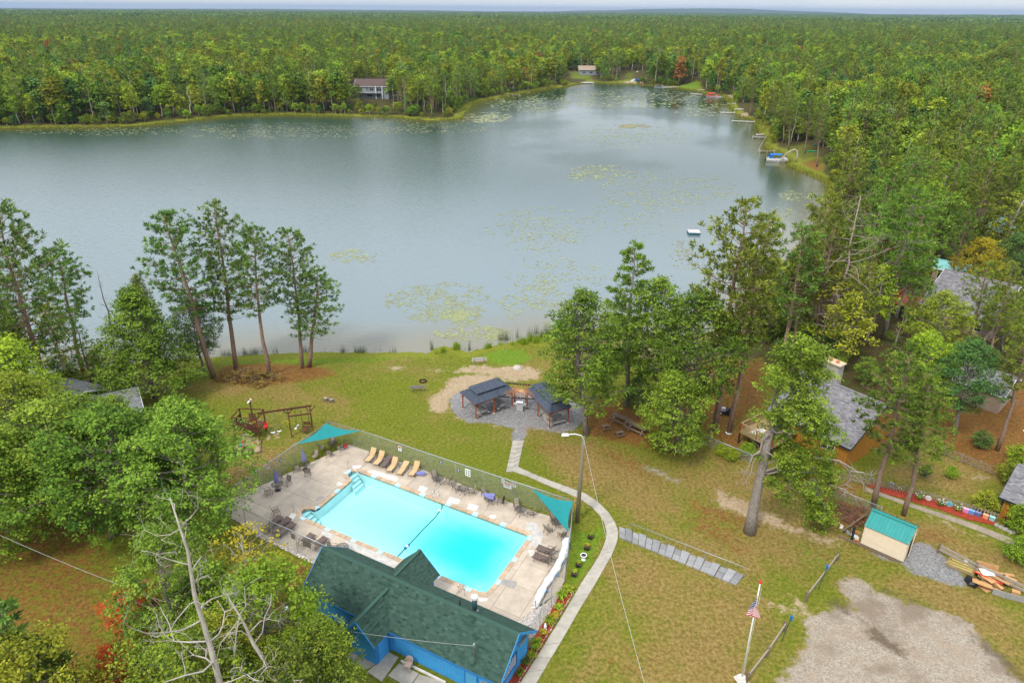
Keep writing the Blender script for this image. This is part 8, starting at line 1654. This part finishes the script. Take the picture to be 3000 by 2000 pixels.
for u_, z, w_ in ((2.6, 4.6, 2.4), (6.6, 4.6, 1.1), (8.8, 4.6, 2.0), (12.6, 4.6, 2.6), (15.8, 4.6, .9), (2.0, 1.7, 2.2), (7.5, 1.7, 2.6), (12.0, 1.7, 2.4)): window(lk, (u_, -.02, b.z+z), w_, 1.5, 'u', None, 2)
for u_ in (11.0, 14.3): MB().box((u_, -.6, b.z+3.2), (.35, .35, 6.4)).build('porch_column', C_WHITE, lk)
MB().box((7, -1.0, b.z+3.1), (13, 2.2, .2)).build('balcony', C_GRW, lk)
for (bp, nm, lab, u1, rf, wl) in (((1697, 222), 'ranch_house', 'long tan-roofed house behind the far end of the lake', 22, C_TANR, C_GRW), ((1868, 190), 'cabin', 'brown-roofed cabin above the far boat launch', 11, C_BRNR, C_GOLDD)):
    b = WG(*bp); h = gable_house(nm, lab, 'house', b, 0, 0, u1, 0, 9, b.z+4.0, b.z+6.6, wl, wl, rf, rf, C_WHITE, .6, detail=False, z0=b.z-1.5)
    for k in range(4): window(h, (u1*(.15+.23*k), -.02, b.z+2.2), u1*.11, 1.5, 'u', C_WHITE, 2)
dr = [fm(*p) for p in ((1045, 388), (1095, 388), (1150, 300), (1132, 300))]; me = MB().poly([V2(p, gz(p[0], p[1])+.25) for p in dr]); tag(me.build('driveway', C_WALK), kind='structure')
# log cabin at left
cO, cE = fn(1180, 905), fn(1600, 800); cA = ang(cO, cE); C_LOG = mk('dark_log', (.055, .036, .028), .85, .25, 2, .4, 10, objvar=.12); C_GRF = mk_tint('shingle_grey_green', (.12, .125, .12), (.24, .245, .235), .92, 0)
lc = gable_house('log_cabin', 'dark log cabin with white windows and grey roof under the left oaks', 'cabin', cO, cA, 0, (cE-cO).length+.4, 0, 6.0, 2.4, 3.7, C_LOG, C_LOG, C_GRF, C_GSHC, C_WHITE, .5, detail=False)
for k in range(11): MB().tube([(-.15, -.06, .1+.22*k), ((cE-cO).length+.55, -.06, .1+.22*k)], .115, 7).build('log', C_LOG, lc)
for u_ in (1.0, 2.9): 
    window(lc, (u_, -.19, 1.35), 1.25, 1.5, 'u', C_WHITE, 2)
for s, nn in ((1, -.5), (-1, 6.5)): shingles(MB(), (-.5, nn, 2.4), (1, 0, 0), (0, s*3.5, 1.3), (cE-cO).length+1.4, math.hypot(3.5, 1.3), .4, .22).build('shingles', C_GRF, lc, tint=True, kind='stuff')
fO = fn(330, 720); f2 = gable_house('cabin_wing', 'grey-roofed cottage behind the massive pine at left', 'cabin', fO, R(-20), 0, 6, 0, 6, 2.4, 3.8, C_LOG, C_LOG, C_GRF, C_GSHC, C_WHITE, .5, .4, .4, .22); MB().tube([(1.2, 1.5, 2.8), (1.2, 1.5, 4.6)], .14, 8).build('stove_pipe', C_GALV, f2); MB().lathe([(.22, 4.55), (.22, 4.7), (.1, 4.8)], (1.2, 1.5, 0), 10).build('pipe_cap', C_WHITE, f2)

# ================================================================== ON AND BESIDE THE LAKE
WZ = LAKE_Z; C_DOCK = mk('dock_boards', (.46, .43, .39), .85, .15, 2)
def dock(label, a, b, w_=1.4, mat=None, zt=.45):
    a, b = V2(a, 0), V2(b, 0); e = thing('dock', label, 'dock', V2(a, WZ), 0, 'docks'); d = b-a; n = max(2, int(d.length/2.5)); pr = Vector((-d.y, d.x, 0)).normalized()*w_*.45
    MB().bar((0, 0, zt), (d.x, d.y, zt), w_, .12).build('deck', mat or C_DOCK, e)
    for k in range(n+1):
        for s in (-1, 1): q = d*(k/n)+pr*s; MB().tube([(q.x, q.y, -.6), (q.x, q.y, zt+(.5 if k in (0, n) else .1))], .06, 6).build('piling', C_RAILW, e)
    return e
def lw(fr_, x, y): return fr_(x, y, WZ+.45)
dock('white dock in front of the small sand beach on the right shore', lw(fl, 325, 260), lw(fl, 535, 263)); d_ = dock('longest white dock on the right shore, with a cross piece', lw(fl, 495, 388), lw(fl, 838, 403)); dock('short pale dock above the small sand beach', lw(fl, 435, 128), lw(fl, 540, 128), 1.6); dock('grey timber dock just beyond the blue-canopied boat', lw(fl, 918, 848), lw(fl, 1142, 856), 1.5, C_OLDW)
dock('low dock holding the white watercraft', lw(fl, 815, 632), lw(fl, 1010, 642), 1.8, C_GREYW); dock('white dock at the far lawn beside the dark pontoon boat', lw(fm, 1465, 455), lw(fm, 1650, 450), 2.2); dock('ramshackle dock with posts near the far right bend', lw(fm, 1820, 533), lw(fm, 1950, 543), 2.0); dock('short dock at the red pontoon boat', lw(fm, 2140, 580), lw(fm, 2195, 577), 2.0); dock('white dock at the far left corner of the cove', lw(fm, 415, 390), lw(fm, 500, 402), 2.0); dock('pale dock near the pine behind the swim raft', lw(fr4, 515, 612), lw(fr4, 690, 645), 1.6); dock('weathered dock at the foot of the wooded point', lw(fr2, 1145, 652), lw(fr2, 1228, 656), 2.0, C_OLDW)
def pontoon(label, p, rz, L_=6.5, top=None, side=(.6, .6, .6), s=1.0):
    e = thing('pontoon_boat', label, 'boat', V2(p, WZ), rz, 'boats at the docks'); e.scale = (s,)*3
    for q in (-1, 1): MB().tube([(-L_/2, q*.8, .15), (L_/2-.8, q*.8, .15), (L_/2, q*.8, .4)], [.32, .32, .08], 10).build('pontoon', C_GALV, e, smooth=True)
    MB().box((0, 0, .5), (L_, 2.4, .1)).build('deck', C_DOCK, e); m_ = mk('boat_%d' % int(side[0]*999+side[2]*99), side, .5)
    for q in (-1, 1): MB().box((0, q*1.15, .85), (L_*.92, .06, .6)).build('side_panel', m_, e)
    for q in (-1, 1): MB().box((q*L_*.46, 0, .85), (.06, 2.2, .6)).build('end_panel', m_, e)
    for x, y in ((L_*.3, .75), (L_*.3, -.75), (-L_*.3, .75), (-L_*.3, -.75)): MB().box((x, y, .8), (1.4, .6, .5)).build('bench_seat', C_WHITE, e)
    MB().box((-L_/2-.2, 0, .6), (.4, .4, .9), 0, .8).build('outboard_motor', C_BLACK, e)
    if top:
        mt = mk('canopy_%d' % int(top[2]*999), top, .7, .1, 2); zc = 2.5; n = 8; mb = MB()
        for k in range(n): y0, y1 = -1.2+2.4*k/n, -1.2+2.4*(k+1)/n; z0, z1 = zc-.28*(y0/1.2)**2, zc-.28*(y1/1.2)**2; mb.hull8([(-L_*.38, y0, z0), (L_*.18, y0, z0), (L_*.18, y1, z1), (-L_*.38, y1, z1), (-L_*.38, y0, z0+.05), (L_*.18, y0, z0+.05), (L_*.18, y1, z1+.05), (-L_*.38, y1, z1+.05)])
        mb.build('canopy', mt, e)
        for x in (-L_*.36, L_*.16):
            for q in (-1, 1): MB().tube([(x*.6, q*1.12, .9), (x, q*1.12, zc-.2)], .025, 5).build('canopy_pole', C_STEEL, e)
        for q in (-1, 1): MB().hull8([(-L_*.40, q*1.0, 1.1), (-L_*.30, q*1.14, 1.1), (-L_*.30, q*1.16, 1.1), (-L_*.40, q*1.02, 1.1), (-L_*.38, q*1.1, zc-.2), (-L_*.2, q*1.14, zc-.2), (-L_*.2, q*1.16, zc-.2), (-L_*.38, q*1.12, zc-.2)]).build('canopy_side', mt, e)
    return e
pontoon('pontoon boat with bright blue canopy on the right shore', fl(1180, 1010, WZ), R(-8), 7.0, (.01, .14, .42)); pontoon('red and white pontoon boat with red canopy near the far right bend', fm(2085, 578, WZ), R(0), 7.5, (.55, .05, .03), (.45, .12, .14)); pontoon('dark pontoon boat at the white dock by the far lawn', fm(1420, 455, WZ), R(10), 7.5, None, (.05, .055, .09)); pontoon('red and blue boat at the far sandy launch', fm(1195, 415, WZ), R(80), 7.5, None, (.45, .12, .10))
def hull(name, label, p, rz, L_, w_, h, col, z=None, group='small craft', seat=True):
    e = thing(name, label, 'boat', V2(p, WZ-.05 if z is None else z), rz, group); n = 9; mb = MB(); rows = []
    for i in range(n):
        t = -1+2*i/(n-1); ww = w_/2*(1-abs(t)**2.6)+.02; rows.append([mb.pt((t*L_/2, y*ww, zz+(h*.25*t*t if zz > 0 else h*.3*abs(t)**3))) for y, zz in ((-1, h), (-.75, h*.3), (0, 0), (.75, h*.3), (1, h), (.85, h*.98), (.55, h*.45), (-.55, h*.45), (-.85, h*.98))])
    for i in range(n-1):
        for k in range(9): mb.f.append([rows[i][k], rows[i+1][k], rows[i+1][(k+1) % 9], rows[i][(k+1) % 9]])
    mb.f.append(rows[0][::-1]); mb.f.append(rows[-1]); m_ = mk('hull_%d_%d' % (int(col[0]*99), int(col[1]*99)), col, .45, .06, 3); mb.build('hull', m_, e, smooth=False)
    if seat:
        for x in (-.2, .2): MB().box((x*L_, 0, h*.75), (.25, w_*.7, .05)).build('seat', C_WHITE, e)
    return e
zl = lambda p: gz(p[0], p[1])+.02
hull('kayak', 'green kayak lying on the lawn of the right shore', fl(1715, 868, 0), R(4), 3.8, .8, .35, (.03, .42, .16), zl(fl(1715, 868, 0))); hull('kayak', 'teal kayak under the pines of the right shore', fl(1782, 768, 0), R(25), 2.6, .8, .35, (.02, .35, .36), zl(fl(1782, 768, 0))); hull('rowing_boat', 'white rowing boat pulled up beside the small sand beach', fl(600, 222, -.6), R(6), 5.0, 1.5, .55, (.7, .7, .68), zl(fl(600, 222, -.6))); hull('rowing_boat', 'white boat drawn up on the far lawn', fm(1940, 490, -.6), R(5), 5, 1.6, .5, (.7, .7, .68), zl(fm(1940, 490, -.6))); hull('rowing_boat', 'white boat on the sand near the red pontoon boat', fm(2290, 538, -.6), R(25), 5, 1.6, .6, (.7, .7, .68), zl(fm(2290, 538, -.6))); hull('canoe', 'red canoe on the bank across the lake at left', fr(950, 822, -.7), R(5), 6.5, 1.4, .6, (.6, .09, .05), zl(fr(950, 822, -.7))); hull('canoe', 'white canoe left of the red canoe across the lake', fr(838, 831, -.8), R(5), 3.6, 1.0, .5, (.7, .7, .7), zl(fr(838, 831, -.8))); hull('speed_boat', 'white speed boat at the far left corner of the cove', fm(525, 408, WZ), R(-8), 8, 2.4, .9, (.7, .7, .7)); hull('rowing_boat', 'blue boat on the far sandy launch', fm(1147, 392, -.6), R(10), 4, 2.2, 1.2, (.02, .12, .5), zl(fm(1147, 392, -.6)))
e = hull('jet_ski', 'white watercraft tied at the low dock of the right shore', fl(920, 615, WZ), R(0), 3.2, 1.2, .6, (.7, .68, .64), None, 'small craft', False); MB().box((-.3, 0, .75), (1.3, .4, .3), 0, .8).build('saddle', C_SLINGG, e); MB().bar((.4, -.35, 1.05), (.4, .35, 1.05), .08).build('handlebar', C_BLACK, e)
# swim raft
e = thing('swim_raft', 'square swim raft with pale boards floating alone on the lake', 'raft', fr4(75, 668, WZ), R(-4)); 
for k in range(12): MB().box((-1.3+2.6*(k+.5)/12, 0, .52), (2.6/12-.02, 2.6, .06)).build('board', mk('raft_board', (.52, .47, .44), .85, .12, 3, objvar=.08), e)
for s in (-1, 1): MB().box((0, s*1.15, .3), (2.6, .3, .38)).build('float', mk('raft_teal', (.02, .13, .17), .5), e); MB().box((s*1.2, 0, .36), (.2, 2.1, .3)).build('frame', mk('raft_teal', (.02, .13, .17)), e)
MB().tube([(.2, 1.25, .3), (.2, 1.25, 1.1), (.55, 1.25, 1.1), (.55, 1.25, .3)], .03, 5).build('ladder', C_STEEL, e)
# leaning birch over the water
e = thing('birch_tree', 'bare white birch arching down into the water beside the blue-canopied boat', 'birch tree', V2(fl(1470, 1010, -.6), -.7)); o = e.location; yb = o.y; S = lambda x, y: at_depth(2050+x*.19133, 280+y*.19133, yb)-o
MB().tube([S(1470, 1010), S(1495, 930), S(1490, 850), S(1455, 825), S(1390, 850), S(1330, 890), S(1260, 960), S(1190, 1040), S(1150, 1070)], [.3, .28, .25, .22, .2, .17, .13, .08, .04], 7).build('trunk', M_BARKW, e, smooth=True); br = MB(); rg = np.random.default_rng(5)
for k in range(26): t = rg.random(); p = Vector(S(1390, 850)).lerp(S(1190, 1040), t); d = Vector((rg.normal(-.4, .5), rg.normal(0, .6), rg.normal(-.7, .5)))*1.6; br.tube([p, p+d*.5, p+d+Vector((0, 0, -.3))], [.05, .035, .012], 3, cap=False)
br.build('branches', M_BARKW, e, kind='stuff')
tag(MB().tube([fl(1000, 655, WZ+.3), fl(900, 830, WZ+.1), fl(815, 930, WZ+.02)], [.16, .12, .05], 6).build('fallen_trunk', M_DEAD), 'pale fallen trunk lying in the shallow water of the right shore', 'log')
for (fx, x, y), c, lab in (((fr4, 850, 692), (.02, .30, .36), 'turquoise lounger on the beach behind the swim raft pine'), ((fu, 680, 812), (.02, .22, .55), 'bright blue tarp on the beach seen between the oaks'), ((fr4, 1058, 995), (.05, .22, .5), 'blue and white item under the grey dead pine')):
    p = fx(x, y, -.3); e = thing('beach_item', lab, 'beach item', V2(p, gz(p.x, p.y)), .4); m_ = mk('bi_%d' % x, c, .6, .15, 3); MB().box((0, 0, .35), (2.0, .8, .12)).build('bed', m_, e); MB().hull8([(.7, -.4, .4), (1.3, -.4, .9), (1.3, .4, .9), (.7, .4, .4), (.75, -.4, .36), (1.35, -.4, .86), (1.35, .4, .86), (.75, .4, .36)]).build('back', m_, e)
    for q in (-.8, .8): MB().box((q, 0, .15), (.1, .7, .3)).build('leg', C_WHITE, e)
# lily pads
def pads():
    rg = np.random.default_rng(77); C, Rr, T = [], [], []
    def patch_(cx, cy, rx, ry, n, r0, r1, red=0.):
        a = rg.uniform(0, 6.28, n*4); q = np.sqrt(rg.random(n*4)); x = cx+rx*q*np.cos(a); y = cy+ry*q*np.sin(a); w = np.array([W(u_, v_, WZ+.012)[:2] for u_, v_ in zip(x, y)]); m_ = vnoise(w[:, 0], w[:, 1], 3.2, 31)*.6+vnoise(w[:, 0], w[:, 1], 1.1, 32)*.4; k = np.argsort(-(m_-.25*q+.8*rg.random(len(q))))[:n]; k = k[_sd(w[k], LAKE) < -.6]
        C.append(w[k]); Rr.append(rg.uniform(r0, r1, len(k))); T.append(np.clip(rg.normal(.6, .25, len(k))-red, 0, 1))
    for a in ((1300, 885, 175, 60, 1500, .10, .2), (1350, 930, 60, 25, 600, .1, .2), (1570, 890, 110, 70, 420, .13, .26), (1055, 750, 95, 20, 200, .16, .3), (1580, 670, 160, 70, 420, .18, .34), (1760, 510, 110, 28, 420, .25, .45), (1960, 560, 210, 60, 520, .22, .42), (1850, 640, 150, 60, 180, .18, .35), (2010, 745, 60, 45, 140, .15, .3, .3), (1860, 370, 45, 7, 260, .4, .7, .45), (1850, 400, 180, 40, 380, .3, .6), (830, 385, 340, 26, 900, .22, .45, .15), (1250, 370, 200, 22, 600, .22, .45, .2), (330, 385, 300, 14, 330, .22, .45), (1430, 345, 70, 16, 330, .4, .8), (1550, 300, 130, 30, 420, .45, .9), (1850, 290, 220, 28, 700, .5, 1.0, .1), (2060, 320, 90, 26, 260, .4, .8), (2330, 575, 50, 18, 130, .2, .4), (1390, 975, 120, 22, 330, .14, .28), (1640, 800, 160, 60, 260, .14, .28), (2290, 625, 60, 20, 90, .2, .4)): patch_(*a)
    c = np.vstack(C); r_ = np.concatenate(Rr); t = np.concatenate(T); n = len(c); k = 7; a = np.linspace(.25, 6.03, k)[None, :]+rg.uniform(0, 6.28, (n, 1)); z = WZ+.010+rg.uniform(0, .012, n)
    v = np.empty((n, k+1, 3)); v[:, 0, :2] = c; v[:, 0, 2] = z; v[:, 1:, 0] = c[:, :1]+r_[:, None]*np.cos(a); v[:, 1:, 1] = c[:, 1:]+r_[:, None]*np.sin(a); v[:, 1:, 2] = z[:, None]+.01
    F = np.stack([np.zeros(k-1, int), np.arange(1, k), np.arange(2, k+1)], 1); f = (np.arange(n)[:, None, None]*(k+1)+F[None]).reshape(-1, 3); o = link('lily_pads', mesh_np('lily_pads', v.reshape(-1, 3), f, mk_tint('lily_pad', (.19, .15, .06), (.28, .33, .14), .55, 0, spec=.4), np.repeat(t, k+1)), kind='stuff'); o['label'] = 'floating lily pads in loose patches on the lake'
pads()
# reeds and shore grass: standing blades
def blades(name, label, P_, h0, h1, wd_, mat, lean=.18, seed=1):
    rg = np.random.default_rng(seed); n = len(P_); z = ground_z(P_[:, 0], P_[:, 1]); z = np.maximum(z, WZ-.25); a = rg.uniform(0, 3.14, n); h = rg.uniform(h0, h1, n); s = np.stack([np.cos(a), np.sin(a), a*0], 1)*wd_; b = np.stack([P_[:, 0], P_[:, 1], z-.05], 1); t = b+np.stack([rg.normal(0, lean, n)*h, rg.normal(0, lean, n)*h, h], 1)
    v = np.stack([b-s, b+s, t], 1).reshape(-1, 3); o = link(name, mesh_np(name, v, np.arange(3*n).reshape(-1, 3), M_LEAF[mat] if isinstance(mat, str) else mat, np.repeat(np.clip(rg.normal(.5, .25, n), 0, 1), 3)), kind='stuff'); o['label'] = label; return o
def fill(polys, n, seed, cap=45):
    rg = np.random.default_rng(seed); res = []
    for poly in polys: poly = np.array([P2(p) for p in poly]); P_ = rg.uniform(poly.min(0), poly.max(0), (n*5, 2)); P_ = P_[_sd(P_, poly) < 0]; m_ = vnoise(P_[:, 0], P_[:, 1], .9, 5); q_ = np.roll(poly, -1, 0); ar = abs((poly[:, 0]*q_[:, 1]-q_[:, 0]*poly[:, 1]).sum())/2; res.append(P_[np.argsort(-m_-rg.random(len(P_))*.5)][:int(min(n, ar*cap))])
    return np.vstack(res)
M_REED = mk_tint('reed', (.055, .085, .04), (.17, .20, .09), .8, 0); rz_ = lambda pts, fx: [fx(x, y, WZ) for x, y in pts]
blades('reeds', 'tall thin reeds standing in the shallow water', fill([rz_([(730, 150), (740, 120), (950, 100), (960, 150), (880, 175)], fb), rz_([(960, 150), (1000, 90), (1250, 40), (1400, 20), (1400, 80), (1130, 130)], fb), rz_([(170, 235), (190, 200), (230, 180), (230, 250)], fb), rz_([(480, 230), (500, 180), (540, 200), (530, 250)], fb)], 700, 3, 16), 1.2, 2.4, .022, M_REED, .08)
blades('shore_reeds', 'low reeds lining the resort shore', fill([rz_([(1400, 1095), (1600, 1078), (2000, 1068), (2600, 1068), (2600, 1085), (2000, 1088), (1500, 1105)], fq), rz_([(440, 1170), (480, 1110), (640, 1100), (650, 1150), (560, 1180)], fq)], 1500, 4, 22), .5, 1.5, .02, M_REED, .1)
blades('shore_tussocks', 'bright green grass mounds at the water\'s edge', fill([rz_([(215, 262), (225, 190), (330, 175), (460, 190), (505, 255)], fb), rz_([(560, 225), (720, 180), (900, 140), (1120, 110), (1250, 70), (1350, 90), (1250, 160), (1000, 185), (800, 195), (650, 230)], fb)], 5200, 5), .5, 1.2, .035, 'lime', .25)
seg = resample([p for p in LAKE], .35); P_ = np.array(seg); rg = np.random.default_rng(6); P_ = np.repeat(P_, 9, 0)+rg.normal(0, 1.3, (len(P_)*9, 2)); s_ = lake_sd(P_[:, 0], P_[:, 1]); dn = np.hypot(P_[:, 0], P_[:, 1]); P_ = P_[(s_ > -.5) & (s_ < 4) & (dn > 110) & (vnoise(P_[:, 0], P_[:, 1], 6, 8) > .32)]
blades('bank_grass', 'yellow-green rushes along the far banks of the lake', P_, .5, 1.5, .10, mk_tint('bank_rush', (.10, .12, .012), (.27, .27, .04), .85, 0), .2, 7)
# lawn weeds: small tufts that break the turf
def weeds():
    rg = np.random.default_rng(12); n = 60000; P_ = np.stack([rg.uniform(-45, 50, n), rg.uniform(36, 90, n)], 1); ok = (_sd(P_, OPEN) < -1) & (lake_sd(P_[:, 0], P_[:, 1]) > 2.5) & (_sd(P_, np.array(deck_out)) > .4); m_ = vnoise(P_[:, 0], P_[:, 1], 4, 21)*.5+vnoise(P_[:, 0], P_[:, 1], .8, 22)*.5; ok &= m_ > .46
    zg = zmask(P_, Z['gravel'])+zmask(P_, Z['sand'])+zmask(P_, Z['mud']); ok &= zg < .3
    wk = np.array([P2(W(*p)) for p in oe]+[P2(W(*p)) for p in ie[::-1]]); ok &= _sd(P_, wk) > .1; hb = np.array([P2(hl(u_, n_)) for u_, n_ in ((-.5, -5.5), (18.5, -5.5), (18.5, 4), (-.5, 4))]); ok &= _sd(P_, hb) > 0; return P_[ok]
blades('lawn_tufts', 'small grass tufts and weeds in the lawn', weeds(), .06, .17, .05, mk_tint('turf_tuft', (.07, .10, .012), (.22, .21, .05), .9, 0), .5, 9)
